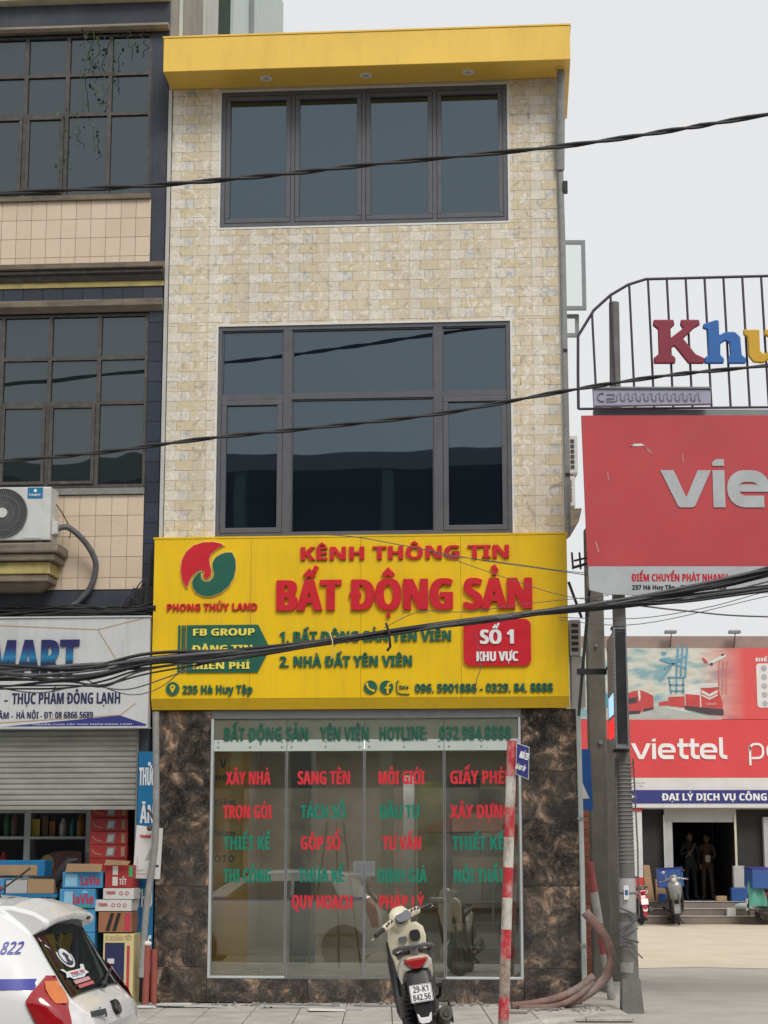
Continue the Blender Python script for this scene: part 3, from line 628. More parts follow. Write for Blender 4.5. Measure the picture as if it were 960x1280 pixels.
for r_, t, x0, x1, c_ in ((0, 'XÂY NHÀ', -1.708, -1.218, RL), (1, 'TRỌN GÓI', -1.73, -1.2, RL), (2, 'THIẾT KẾ', -1.724, -1.218, GL), (3, 'THI CÔNG', -1.719, -1.207, GL),
    (0, 'SANG TÊN', -.929, -.364, RL), (1, 'TÁCH SỔ', -.895, -.41, GL), (2, 'GỘP SỔ', -.889, -.464, RL), (3, 'THỪA KẾ', -.915, -.427, GL), (4, 'QUY HOẠCH', -.98, -.334, RL),
    (0, 'MÔI GIỚI', -.057, .436, RL), (1, 'ĐẦU TƯ', -.043, .375, GL), (2, 'TƯ VẤN', -.017, .396, RL), (3, 'ĐỊNH GIÁ', -.068, .456, GL), (4, 'PHÁP LÝ', -.051, .427, RL),
    (0, 'GIẤY PHÉP', .706, 1.36, RL), (1, 'XÂY DỰNG', .702, 1.345, RL), (2, 'THIẾT KẾ', .722, 1.27, GL), (3, 'NỘI THẤT', .74, 1.275, GL)):
    words(sf, M['vinyl_red' if c_ == RL else 'vinyl_green'], t, x0, x1, rows[r_], rows[r_] + hh, -.002, .006, emb=.03)
# interior of the shop
f = MB(); f.box(UL + .101, UR - .101, .02, 7.2, .18, .245); part('floor', f, M['floor_in'], B)
f = MB(); f.box(UL + .101, UR - .101, .12, 7.2, 3.0, 3.078); part('ceiling', f, M['white_paint'], B)
for uu, yy_ in ((-.25, 4.3), (-.25, 5.3)):  # added glowing panels, out of view, that brighten the dark shop interior
    T = thing('fill_panel', ('nearer' if yy_ < 5 else 'farther') + ' unseen fill light panel added under the shop ceiling', 'lamp', (uu, yy_, 2.97), 'added fill panels in the shop', FM)
    f = MB(); f.frame(uu - .62, uu + .62, 0, 1, .02, 0, 1) if False else f.box(uu - .62, uu + .62, yy_ - .32, yy_ + .32, 2.975, 2.999); part('fill_backing', f, M['white_paint'], T)
    f = MB(); f.box(uu - .60, uu + .60, yy_ - .30, yy_ + .30, 2.966, 2.9745); part('fill_face', f, mat('fill_glow', (.9, .86, .78), .5, emit=6), T)
f = MB(); f.box(UL + .101, UR - .101, 7.2, 7.3, .18, 3.078); f.box(UL + .101, UL + .11, .04, 7.19, .246, 2.99); f.box(UR - .11, UR - .101, .04, 7.19, .246, 2.99); part('inner_wall', f, M['tan_in'], B)
f = MB(); f.box(-1.30, -1.05, 2.4, 2.9, .246, 2.99); f.box(-.15, .0, 5.6, 5.8, .246, 2.6); part('inner_pier', f, M['grey_box'], B)
f = MB(); f.box(UL + .11, -1.475, .15, .18, .246, 2.98)
yp = thing('display_board', 'tall yellow display board standing inside the left side of the shop window', 'board', (-1.9, .15, .246), frame=FM)
part('panel', f, mat('board_yellow', (.85, .46, .02), .5, var=.06), yp)
words(yp, M['black_plastic'], 'V', -1.80, -1.72, 2.45, 2.55, .144, .147, emb=.02)
for zz, tx in ((2.32, 'ooo'), (2.05, 'Niềm'), (1.72, 'Welcome'), (1.45, 'OTO')): words(yp, M['black_plastic'], tx, -1.84, -1.62, zz, zz + .07, .144, .147)
# easel
e = thing('easel', 'thin A frame easel standing behind the left glass door', 'easel', (-.7, 1.6, .246), frame=FM)
for a, b in (((-.98, 1.4, .246), (-.78, 1.7, 1.9)), ((-.36, 1.4, .246), (-.6, 1.7, 1.9)), ((-.68, 2.1, .246), (-.68, 1.72, 1.9))):
    f = MB(); f.cyl(a, b, .012, 8); part('leg', f, M['cream_edge'], e)
f = MB(); f.box(-.93, -.42, 1.44, 1.47, .62, .65); part('ledge', f, M['cream_edge'], e)
# shelving with cartons at the right
sh = thing('storage_rack', 'metal rack of beige cartons inside the right side of the shop', 'rack', (1.1, 1.6, .246), frame=FM)
f = MB()
for x in (.62, 1.78):
    for y in (1.4, 1.95): f.box(x - .02, x + .02, y - .02, y + .02, .246, 2.4)
part('upright', f, M['steel'], sh)
for zz in (.5, 1.0, 1.5, 2.0, 2.4):
    f = MB(); f.box(.642, 1.758, 1.39, 1.97, zz, zz + .025); part('shelf', f, M['steel'], sh)
for si, zz in enumerate((.525, 1.025, 1.525, 2.025)):
    x = .66
    while x < 1.55:
        wd = random.uniform(.22, .42); hh_ = random.uniform(.2, .36); wd = min(wd, 1.755 - x)
        f = MB(); f.box(x, x + wd - .01, 1.42, 1.9, zz + .001, zz + hh_)
        nc_ = 0 if x < .67 else nc_ + 1; lab = 'carton on the shop rack, %s shelf, %s from the left' % (('lowest', 'second', 'third', 'top')[si], ('first', 'second', 'third', 'fourth', 'fifth')[nc_])
        single('carton', f, M[random.choice(['cardboard', 'grey_box', 'tan_in', 'white_paint'])], lab, 'carton', (x, 1.42, zz + .001), 'cartons on the storage rack', FM, bev=.004); x += wd
tb = thing('desk', 'low desk with red stool front deep inside the shop', 'desk', (.9, 3.8, .246), frame=FM)
f = MB(); f.box(.3, 1.6, 3.5, 4.2, .96, 1.0); part('desktop', f, M['pale_strip'], tb); f = MB(); f.box(.34, 1.56, 3.6, 3.64, .247, .959); part('front_panel', f, M['cardboard'], tb)
f = MB(); f.box(.64, .9, 3.49, 3.52, .75, .93); 
# olive door leaf at the back
f = MB(); f.box(.06, .52, 5.4, 5.46, .246, 2.5); part('inner_door', f, mat('olive_door', (.13, .13, .04), .6), B)
# wires lying inside the window
pl = MB(); rr = random.Random(3)
for k in range(9):
    P = [(-1.75 + rr.random() * .5, .05 + rr.random() * .08, .255 + rr.random() * .13) for _ in range(5)]; pl.tube(smoothpath(P, 5), .004, 5)
single('wire_tangle', pl, M['cream_edge'], 'tangle of pale packing straps lying inside the left shop window', 'wires', (-1.5, .1, .25), frame=FM)

# ================================================================== SHOP SIGN
S = thing('shop_sign', 'wide yellow fascia sign with raised red and green Vietnamese lettering above the glass shopfront', 'sign', (-.26, 0, 3.06), frame=FM)
sx = [-2.51, -1.44, -.24, .84, 1.985]
f = MB()
for a, b in zip(sx[:-1], sx[1:]):
    f = MB(); f.box(a + .0012, b - .0012, -.15, -.035, 3.178, 4.925); part('panel', f, M['yellow'], S, bev=.002)
f = MB(); f.cprism([(-.148, 3.1765), (-.036, 3.1765), (-.036, 3.065), (-.075, 3.065)], -2.51, 1.985); part('bottom_return', f, M['yellow'], S)
f = MB(); f.box(-2.52, 1.995, -.156, -.034, 4.926, 4.945); part('top_edge', f, M['yellow'], S)
F0, F1 = -.176, -.151
letters(S, M[RL], 'KÊNH THÔNG TIN', -.896, 1.364, 4.672, 4.815, F0, F1, emb=.04)
letters(S, M[RL], 'BẤT ĐỘNG SẢN', -1.155, 1.607, 4.120, 4.452, F0 - .01, F1, emb=.055)
letters(S, M[RL], 'PHONG THỦY LAND', -2.353, -1.364, 4.130, 4.208, F0 + .005, F1, emb=.03)
letters(S, M[GL], '1. BẤT ĐỘNG SẢN YÊN VIÊN', -1.119, .733, 3.780, 3.893, F0 + .005, F1, emb=.04)
letters(S, M[GL], '2. NHÀ ĐẤT YÊN VIÊN', -1.117, .313, 3.512, 3.626, F0 + .005, F1, emb=.04)
letters(S, M[GL], '096. 5901886 - 0329. 84. 8888', .342, 1.812, 3.228, 3.320, F0 + .008, F1, emb=.03)
letters(S, M[GL], '235 Hà Huy Tập', -2.167, -1.405, 3.232, 3.320, F0 + .008, F1, emb=.03)
mp_ = lambda P: [(-2.209 + (x - 120) / 225 * .603, 4.889 - (y - 90) / 225 * .60) for x, y in P]
red = [(145, 278), (128, 250), (120, 205), (124, 165), (142, 130), (172, 105), (210, 93), (250, 92), (280, 98), (293, 106), (268, 118), (246, 138), (236, 160), (238, 185), (245, 208), (244, 228), (232, 243), (217, 240), (213, 228), (221, 214), (205, 206), (185, 213), (168, 230), (156, 253), (148, 278)]
grn = [(330, 137), (343, 165), (346, 200), (338, 240), (318, 275), (288, 300), (250, 315), (215, 315), (185, 300), (170, 275), (168, 254), (178, 235), (192, 220), (206, 213), (203, 225), (205, 243), (218, 255), (238, 254), (253, 240), (258, 222), (251, 195), (251, 175), (263, 155), (283, 143), (305, 136)]
lg = thing('x', '', '') if False else None
f = MB(); f.prism(mp_(red), F0, F1); lp = part('logo_swirl', f, M[RL], S, label='red comma half of the round logo')
f = MB(); f.prism(mp_(grn), F0 + .002, F1); part('logo_swirl', f, M[GL], S, label='green comma half of the round logo')
for P in (red, grn):
    q = mp_(P); cx = sum(p[0] for p in q) / len(q); cz = sum(p[1] for p in q) / len(q)
    f = MB(); f.strip(q, .014, F0 + .006, F1 + .0005, closed=True); part('logo_edge', f, M['cream_edge'], S)
f = MB(); f.prism([(-2.13, 3.457), (-1.352, 3.457), (-1.221, 3.714), (-1.352, 3.973), (-2.13, 3.973)], F0 + .01, F1); ar = part('arrow_panel', f, M[GL], S)
for x, wd in ((-2.224, .024), (-2.185, .020), (-2.157, .014)):
    f = MB(); f.box(x, x + wd, F0 + .01, F1, 3.457, 3.973); part('bar', f, M[GL] if x != -2.185 else M[GL], S)
for t, x0, x1, z0, z1 in (('FB GROUP', -2.06, -1.387, 3.857, 3.932), ('ĐĂNG TIN', -2.06, -1.411, 3.676, 3.752), ('MIỄN PHÍ', -2.056, -1.434, 3.494, 3.568)):
    words(ar, M['yellow_letter'], t, x0, x1, z0, z1, F0 - .002, F0 + .009, emb=.05)
f = MB(); f.prism(rrect(.867, 1.586, 3.507, 4.008, .07), F0 - .004, F1); rb = part('badge', f, M[RL], S, label='red rounded badge with white letters')
words(rb, M['white_letter'], 'SỐ 1', 1.042, 1.404, 3.742, 3.892, F0 - .018, F0 - .0045, emb=.05)
words(rb, M['white_letter'], 'KHU VỰC', 1.003, 1.447, 3.556, 3.658, F0 - .018, F0 - .0045, emb=.045)
yA, yB = F0 + .006, F0 + .0005
f = MB(); f.prism(disc(-2.274, 3.286, .073), F0 + .012, F1); pn = part('pin_icon', f, M[GL], S)
f = MB(); f.prism([(-2.274, 3.236)] + arc(-2.274, 3.302, .030, -20, 200, 10), F0 + .006, F0 + .0115); part('mark', f, M['yellow'], pn)
f = MB(); f.prism(disc(-2.274, 3.303, .011, n=12), F0 + .004, F0 + .0058); part('dot', f, M[GL], pn)
f = MB(); f.prism(disc(-.133, 3.288, .073), F0 + .012, F1); pn = part('phone_icon', f, M[GL], S)
f = MB(); f.strip([(-.175, 3.326), (-.160, 3.290), (-.135, 3.264), (-.098, 3.250)], .017, F0 + .006, F0 + .0115); f.prism(disc(-.170, 3.322, .015, n=10), F0 + .0045, F0 + .0058); f.prism(disc(-.102, 3.252, .015, n=10), F0 + .0045, F0 + .0058); part('mark', f, M['yellow'], pn)
f = MB(); f.prism(disc(.038, 3.287, .073), F0 + .012, F1); pn = part('round_f_icon', f, M[GL], S)
f = MB(); f.strip([(.052, 3.22), (.052, 3.305), (.066, 3.328), (.088, 3.330)], .021, F0 + .006, F0 + .0115); f.box(.022, .082, F0 + .004, F0 + .0058, 3.272, 3.290); part('mark', f, M['yellow'], pn)
f = MB(); f.strip([(.165, 3.358), (.148, 3.335), (.146, 3.250), (.165, 3.220), (.215, 3.212), (.283, 3.212)], .012, F0 + .010, F1); zi = part('speech_icon', f, M[GL], S)
words(zi, M[GL], 'Zalo', .175, .275, 3.27, 3.305, F0 + .010, F1)

# pipes on the corners of the facade
p = thing('drain_pipe', 'grey drain pipe running down the right edge of the tiled facade', 'pipe', (2.0, -.02, 4.95), frame=FM)
f = MB(); f.tube([(2.005, -.03, 4.95), (2.0, -.03, 8.2), (1.99, -.03, 9.1)], .036, 12); part('pipe', f, M['conduit'], p)
f = MB(); f.tube([(1.99, -.04, 9.1), (1.992, -.06, 9.25), (2.015, -.2, 10.2)], .05, 12); part('downspout', f, M['conduit'], p)
f = MB(); f.obox((2.045, -.03, 8.9), .05, .1, .12); f.obox((2.01, -.03, 7.0), .05, .09, .03); f.obox((2.01, -.03, 5.6), .05, .09, .03); part('bracket', f, M['black_plastic'], p)
f = MB(); f.box(-2.487, -2.448, -.03, .03, 4.95, 10.2); single('corner_strip', f, M['plaster'], 'pale vertical joint strip between the tiled facade and the navy pillar', 'strip', (-2.47, 0, 4.95), frame=FM)
p = thing('pale_pipe', 'pale plastic pipe standing at the right edge of the marble wall', 'pipe', (2.10, -.06, 0), frame=FM)
f = MB(); f.tube([(2.09, -.07, .12), (2.085, -.07, 1.6), (2.075, -.07, 3.05)], .026, 12); part('pipe', f, M['pvc'], p)
f = MB(); f.obox((2.08, -.07, 1.9), .07, .07, .03); f.obox((2.085, -.07, .6), .07, .07, .03); part('clip', f, M['conduit'], p)

# ================================================================== LEFT BUILDING
LB = thing('corner_building', 'older neighbouring building with navy and peach tiles and brown framed grid windows', 'building', (-5, 0, 0), frame=FM)
f = MB()
f.box(-8.5, -2.50, .16, 12, 4.08, 15.5)
f.box(-8.5, -2.665, .0, .159, 4.39, 5.46); f.box(-8.5, -2.665, .0, .159, 8.13, 8.90)
f.box(-8.5, -2.50, .0, .159, 11.02, 11.32); f.box(-2.70, -2.665, .01, .159, 8.901, 11.019)
f.box(-8.5, -8.3, .16, 12, 0, 4.079); f.box(-2.66, -2.56, .0, 12, 0, 2.86); f.box(-8.3, -2.661, 5, 5.2, 0, 4.079)
part('wall', f, M['navy_old'], LB)
f = MB(); f.box(-2.664, -2.502, .012, .159, 4.09, 11.019); part('pillar', f, M['navy_old'], LB)
z = 4.45
while z < 7.5: piece('tile', LB, (-2.662, .0, z), (.158, .011, .226), M['navy'], .002); z += .23
for x, n in ((-8.5, 26),):
    u = -2.505
    for i in range(26):
        u -= .23; piece('tile', LB, (u, -.012, 7.700), (.226, .011, .155), M['navy'], .002)
# side wall of the left building, seen above the canopy
f = MB(); f.box(-2.499, -2.44, .02, 1.83, 10.2, 16); part('side_wall', f, M['concrete'], LB, label='dark streaked concrete side wall')
f = MB(); f.add([(-2.46, 1.84, 10.2), (-2.46, 4.25, 10.2), (-2.46, 4.25, 10.55), (-2.46, 3.1, 11.9), (-2.46, 3.1, 16), (-2.46, 1.84, 16)], [(0, 1, 2, 3, 4, 5)]); part('side_wall', f, M['plaster'], LB)
f = MB(); f.box(-2.498, -2.49, 2.6, 4.28, 10.2, 16); part('side_opening', f, mat('deep_green_net', (.012, .035, .018), .9, var=.5, scale=8), LB)
f = MB(); f.box(-2.499, -2.45, 4.29, 5.75, 10.2, 16); part('side_panel', f, M['pale_strip'], LB)
f = MB(); f.box(-2.47, -2.39, 5.76, 5.9, 10.2, 16); part('downpipe', f, M['lt_grey_metal'], LB)
f = MB(); f.add([(-2.45, 5.91, 10.2), (-2.45, 7.67, 10.2), (-2.45, 6.2, 12.8), (-2.45, 5.91, 12.8)], [(0, 1, 2, 3)]); part('side_wall', f, M['concrete'], LB)
f = MB(); f.box(-2.499, -2.47, 5.91, 9.8, 10.2, 16)
for i in range(24): f.box(-2.469, -2.462, 6.0 + i * .16, 6.07 + i * .16, 10.2, 16)
part('side_panel', f, M['pale_strip'], LB)
f = MB(); f.add([(-2.5, 9.3, 14.4), (-2.18, 9.3, 14.4), (-2.18, 9.3, 14.5), (-2.5, 9.3, 14.5), (-2.5, 10.3, 12.35), (-2.1, 10.3, 12.35), (-2.1, 10.3, 12.45), (-2.5, 10.3, 12.45)], [(0, 1, 2, 3), (4, 7, 6, 5), (0, 4, 5, 1), (3, 2, 6, 7), (1, 5, 6, 2), (0, 3, 7, 4)]); part('eave', f, M['conduit'], LB)
f = MB(); f.tube([(-2.44, .30, 10.66), (-2.44, .30, 13)], .035, 10); part('vent_pipe', f, M['pvc'], LB)
# mouldings
def mould(name, prof, x0, x1, m, par=None): q = MB(); q.cprism(prof, x0, x1); return part(name, q, m, par or LB)
mould('moulding', [(-.07, 10.95), (.0, 10.95), (.0, 11.017), (-.09, 11.017), (-.10, 10.985)], -8.5, -2.50, M['tan'])
mould('moulding', [(-.12, 11.34), (.0, 11.321), (.0, 11.52), (-.14, 11.52)], -8.5, -2.50, M['cream_band'])
mould('cornice', [(.0, 8.03), (-.16, 8.05), (-.17, 8.10), (-.10, 8.125), (.0, 8.129)], -8.5, -2.485, M['tan'])
mould('moulding', [(.0, 7.925), (-.05, 7.925), (-.07, 7.96), (-.07, 7.985), (-.12, 8.0), (-.12, 8.029), (.0, 8.029)], -8.5, -2.490, M['bronze'])
mould('yellow_band', [(.0, 7.86), (-.03, 7.86), (-.03, 7.924), (.0, 7.924)], -8.5, -2.495, M['old_yellow'])
mould('moulding', [(.0, 7.565), (-.03, 7.565), (-.10, 7.62), (-.11, 7.68), (-.07, 7.699), (.0, 7.699)], -8.5, -2.497, M['tan'])
mould('sill', [(.0, 8.90), (-.05, 8.90), (-.06, 8.95), (.05, 8.955)], -8.5, -2.67, M['tan'])
mould('sill', [(.0, 5.462), (-.04, 5.462), (-.05, 5.53), (.05, 5.545)], -8.5, -2.665, M['conduit'])
mould('navy_band', [(.0, 4.17), (-.01, 4.17), (-.01, 4.385), (.0, 4.385)], -8.5, -2.665, M['navy_old'])
# peach tiles one by one
for z0, z1, dz, dw in ((8.13, 8.90, .225, .173), (4.395, 5.455, .232, .180)):
    u = -2.668
    while u > -6.0:
        z = z1
        while z > z0 + .02:
            h = min(dz, z - z0); piece('tile', LB, (u - dw + .003, -.009, z - h + .003), (dw - .004, .008, round(h - .004, 3)), M['peach'], .0015); z -= dz
        u -= dw
# grid windows
def grid_window(cols, rows, openers, lab):
    x0, x1, z0, z1 = cols[-1], cols[0], rows[0], rows[-1]
    f = MB(); f.frame(x0, x1, z0, z1, .035, .02, .10)
    for c in cols[1:-1]: f.box(c - .022, c + .022, .022, .098, z0 + .035, z1 - .035)
    cs = sorted(cols)
    for a, b in zip(cs[:-1], cs[1:]):
        aa = a + (.035 if a == x0 else .022); bb = b - (.035 if b == x1 else .022)
        for r in rows[1:-1]: f.box(aa, bb, .024, .096, r - .02, r + .02)
    W = part('window', f, M['bronze'], LB, label=lab)
    for i, (a, b) in enumerate(zip(cs[:-1], cs[1:])):
        aa = a + (.035 if a == x0 else .022); bb = b - (.035 if b == x1 else .022)
        for j, (r0, r1) in enumerate(zip(rows[:-1], rows[1:])):
            ra = r0 + (.035 if j == 0 else .02); rb_ = r1 - (.035 if j == len(rows) - 2 else .02)
            tilt = random.uniform(-.004, .004)
            if j == 0 and i in openers:
                q = MB(); q.frame(aa + .003, bb - .003, ra + .003, rb_ - .003, .036, .0, .05); part('sash', q, M['bronze'], W, bev=.003)
                q = MB(); q.box(aa + .04, bb - .04, .03 + tilt, .036 + tilt, ra + .04, rb_ - .04)
            else: q = MB(); q.box(aa + .001, bb - .001, .055, .062 + tilt, ra + .001, rb_ - .001)
            part('pane', q, M['glass_left'], W)
    return W
grid_window([-2.70, -3.19, -3.69, -4.18, -4.67, -5.17, -5.66], [8.96, 9.96, 10.45, 10.945], (3, 2, 1), 'old brown framed grid window with hanging creepers')
grid_window([-2.668, -3.225, -3.79, -4.34, -4.9, -5.46], [5.55, 6.52, 7.04, 7.56], (2, 3, 1), 'old brown framed grid window above the outdoor air conditioner')
# moulded ledge under the air conditioner
f = MB(); f.box(-4.75, -3.50, -.50, .0, 4.74, 4.85); ld = part('ledge', f, M['tan'], LB, bev=.02)
for x0, x1, y, z0, z1, m in ((-4.71, -3.54, -.46, 4.66, 4.735, 'tan'), (-4.67, -3.60, -.40, 4.52, 4.655, 'old_yellow'), (-4.66, -3.62, -.38, 4.44, 4.515, 'tan')):
    f = MB(); f.box(x0, x1, y, .0, z0, z1); part('moulding', f, M[m], ld, bev=.012)
f = MB(); f.add([(-4.62, -.34, 4.435), (-3.66, -.34, 4.435), (-3.66, -.02, 4.435), (-4.62, -.02, 4.435), (-4.5, -.1, 4.36), (-3.78, -.1, 4.36), (-3.78, -.02, 4.36), (-4.5, -.02, 4.36)], [(0, 1, 5, 4), (4, 5, 6, 7), (0, 4, 7, 3), (1, 2, 6, 5)]); part('corbel', f, M['tan'], ld)

def ac_unit(name, label, x0, x1, y0, y1, z0, z1, frame=FM, group=None):
    T = thing(name, label, 'air conditioner', ((x0 + x1) / 2, (y0 + y1) / 2, z0), group, frame)
    f = MB(); f.box(x0, x1, y0, y1, z0 + .03, z1); part('casing', f, M['ac_white'], T, bev=.014)
    f = MB(); f.box(x0 + .08, x0 + .16, y0 + .02, y1 - .02, z0, z0 + .03); f.box(x1 - .16, x1 - .08, y0 + .02, y1 - .02, z0, z0 + .03); part('feet', f, M['ac_dark'], T)
    return T
A = ac_unit('air_conditioner', 'large white outdoor air conditioner with round fan grille on the tan moulded ledge', -4.50, -3.60, -.46, -.12, 4.85, 5.47)
cx, cz, yy = -4.12, 5.18, -.462
f = MB(); f.prism(disc(cx, cz, .27, n=36), yy - .012, yy); part('fan_opening', f, M['ac_dark'], A)
f = MB()
for i in range(64):
    a = 2 * math.pi * i / 64; P = [(cx + r * math.cos(a + r * 1.6), yy - .022 - .012 * (r < .25), cz + r * math.sin(a + r * 1.6)) for r in (.065, .13, .2, .268)]; f.tube(P, .0022, 4)
for r in (.12, .19, .268): f.torus((cx, yy - .03, cz), r, .003, 'y', 36, 4)
part('fan_grille', f, M['ac_grille'], A)
f = MB(); f.prism(disc(cx, cz, .055, n=20), yy - .045, yy - .02); part('fan_hub', f, M['ac_white'], A)
f = MB(); f.box(-3.855, -3.69, yy - .006, yy, 5.345, 5.46); bd = part('label_plate', f, M['blue_sign'], A)
f = MB(); f.prism(disc(-3.772, 5.425, .018, n=16), yy - .008, yy - .0062); part('mark', f, M['white_letter'], bd)
words(bd, M['white_letter'], 'Casper', -3.84, -3.71, 5.37, 5.395, yy - .009, yy - .0062, bold=True)
f = MB(); f.box(-3.89, -3.69, yy - .004, yy, 4.90, 5.32); part('service_panel', f, M['ac_white'], A, bev=.004)
f = MB(); f.box(-3.598, -3.575, -.4, -.2, 4.95, 5.12); f.box(-3.597, -3.54, -.38, -.22, 4.96, 5.10); part('valve_cover', f, M['ac_white'], A, bev=.008)
f = MB(); f.tube(smoothpath([(-3.56, -.3, 5.03), (-3.45, -.26, 5.05), (-3.30, -.2, 4.93), (-3.19, -.14, 4.76), (-3.165, -.1, 4.62), (-3.22, -.08, 4.42), (-3.38, -.08, 4.23), (-3.55, -.1, 4.14)], 6), .032, 10)
single('insulated_hose', f, M['cable_grey'], 'grey insulated hose curving down the peach tiles from the ledge air conditioner', 'hose', (-3.3, -.1, 4.2), frame=FM)
f = MB(); f.tube(smoothpath([(-3.58, -.3, 5.3), (-3.52, -.2, 5.2), (-3.46, -.12, 5.05), (-3.47, -.1, 4.95)], 5), .006, 6); single('thin_wire', f, M['cable'], 'thin wire dangling behind the big air conditioner', 'wire', (-3.5, -.15, 5), frame=FM)
# creeper on upper window
vn = MB(); rr = random.Random(5); lf = MB()
for x, z0, L_ in ((-3.40, 10.95, .55), (-3.28, 10.9, .9), (-3.47, 10.95, 1.0), (-3.12, 10.8, .55), (-3.72, 10.0, .9), (-2.95, 10.93, .25), (-2.80, 10.93, .22), (-3.33, 9.8, .35), (-3.55, 9.9, .3)):
    P = [(x + rr.uniform(-.05, .05), -.03 - rr.random() * .05, z0 - L_ * k / 6) for k in range(7)]
    vn.tube(smoothpath(P, 3), .004, 4)
    for k in range(int(L_ * 13)):
        t = rr.random(); p = Vector((x + rr.uniform(-.07, .07), -.05 - rr.random() * .06, z0 - L_ * t)); s = rr.uniform(.018, .04); e = Euler((rr.uniform(-1, 1), rr.uniform(-1, 1), rr.uniform(0, 6))).to_matrix()
        lf.add([p + e @ Vector(v) for v in ((0, 0, 0), (s * .6, 0, s * .8), (0, s * .2, s * 1.8), (-s * .6, 0, s * .8))], [(0, 1, 2, 3)])
V_ = thing('creeper', 'thin dark creeper hanging over the upper grid window of the left building', 'plant', (-3.4, -.02, 9.3), frame=FM)
part('stem', vn, M['leaf'], V_); part('leaves', lf, M['leaf'], V_, kind='stuff')
# cable muddle above the grocery sign and on the pillar
cm = MB(); rr = random.Random(9)
for k in range(16):
    z = 4.09 + rr.random() * .11; P = [(-6.0 + i * .44, -.06 - rr.random() * .12, z + rr.uniform(-.035, .035) + (.12 * max(0, i - 7) ** 2 * rr.random() if k % 3 == 0 else 0)) for i in range(9)]
    cm.tube(smoothpath(P, 4), rr.choice([.008, .012, .016]), 6)
for k in range(8):
    P = [(-2.95 + rr.random() * .2, -.1, 4.1), (-2.8 + rr.random() * .15, -.12, 4.25 + rr.random() * .15), (-2.62, -.1, 4.2 + rr.random() * .3), (-2.58, -.08, 4.3 + rr.random() * .5), (-2.56, -.05, 4.75)]
    cm.tube(smoothpath(P, 5), .007, 5)
single('cable_tangle', cm, M['cable'], 'dark muddle of loose cables lying along the top of the grocery sign', 'cables', (-4, -.1, 4.1), frame=FM)

# ================================================================== GROCERY (ground floor of the left building)
G = thing('grocery_sign', 'pale grey fascia sign of the grocery with navy MART lettering and phone number', 'sign', (-4.5, 0, 2.87), frame=FM)
f = MB(); f.box(-7.6, -2.53, -.20, -.05, 2.885, 4.06); part('panel', f, M['mart_panel'], G, bev=.004)
f = MB(); f.box(-7.6, -2.52, -.215, -.05, 2.862, 2.884); f.box(-7.6, -2.52, -.215, -.05, 4.061, 4.078); part('edge_trim', f, M['alu'], G)
mg = bpy.data.materials.new('blue_gradient_print'); mg.use_nodes = True; N_ = mg.node_tree.nodes; L_ = mg.node_tree.links
gg = N_.new('ShaderNodeNewGeometry'); sp = N_.new('ShaderNodeSeparateXYZ'); mr = N_.new('ShaderNodeMapRange'); mr.inputs[1].default_value = 3.42; mr.inputs[2].default_value = 3.83
rp = ramp(N_, [(0, (.012, .014, .04)), (.36, (.015, .035, .10)), (.52, (.02, .21, .40)), (.62, (.02, .12, .28)), (.78, (.022, .025, .13)), (1, (.02, .018, .09))])
L_.new(gg.outputs['Position'], sp.inputs[0]); L_.new(sp.outputs[2], mr.inputs[0]); L_.new(mr.outputs[0], rp.inputs[0]); L_.new(rp.outputs[0], N_['Principled BSDF'].inputs['Base Color']); N_['Principled BSDF'].inputs['Roughness'].default_value = .4
letters(G, mg, 'MART', -4.285, -3.294, 3.424, 3.822, -.222, -.201, emb=.03)
words(G, M['navy_ink'], 'LẺ -', -4.30, -4.065, 3.128, 3.243, -.204, -.202, emb=.02); words(G, M['navy_ink'], 'THỰC PHẨM ĐÔNG LẠNH', -4.02, -2.834, 3.128, 3.247, -.204, -.202, emb=.02)
words(G, M['navy_ink'], 'GIA LÂM -', -4.36, -4.00, 2.970, 3.040, -.204, -.202, emb=.02); words(G, M['navy_ink'], 'HÀ NỘI - ĐT: 08 6866 5689', -3.965, -3.125, 2.972, 3.042, -.204, -.202, emb=.02)
f = MB(); f.prism([(-4.10, 2.886), (-2.83, 3.0), (-2.545, 2.905), (-2.545, 2.886)], -.2025, -.2015); part('blue_wedge', f, M['shop_blue'], G)
words(G, M['mart_panel'], 'CHUYÊN CUNG CẤP THỰC PHẨM ĐÔNG LẠNH', -3.78, -2.70, 2.899, 2.915, -.2045, -.2035)
for P in ([(-4.3, 3.99), (-3.10, 3.93), (-2.6, 4.05)], [(-3.10, 3.93), (-2.90, 3.62)], [(-4.6, 2.90), (-2.83, 3.005), (-2.66, 3.13)]):
    f = MB(); f.strip(P, .010, -.2028, -.2015); part('gold_line', f, M['tan_ink'], G)
f = MB(); z = 2.045; prof = []
while z < 2.86: prof += [(-.02, z), (-.034, z + .012), (-.034, z + .040), (-.02, z + .052)]; z += .058
vs = [(x, y, zz) for x in (-7.6, -2.675) for y, zz in prof]; n = len(prof)
f.add(vs, [(i, i + 1, n + i + 1, n + i) for i in range(n - 1)]); f.box(-7.6, -2.675, -.04, -.018, 2.005, 2.043); SH = thing('roller_shutter', 'half lowered grey roller shutter over the grocery front', 'shutter', (-5, 0, 2), frame=FM); part('curtain', f, M['shutter'], SH)
f = MB(); f.box(-2.672, -2.655, -.05, .02, .0, 2.86); part('guide_rail', f, M['lt_grey_metal'], SH)
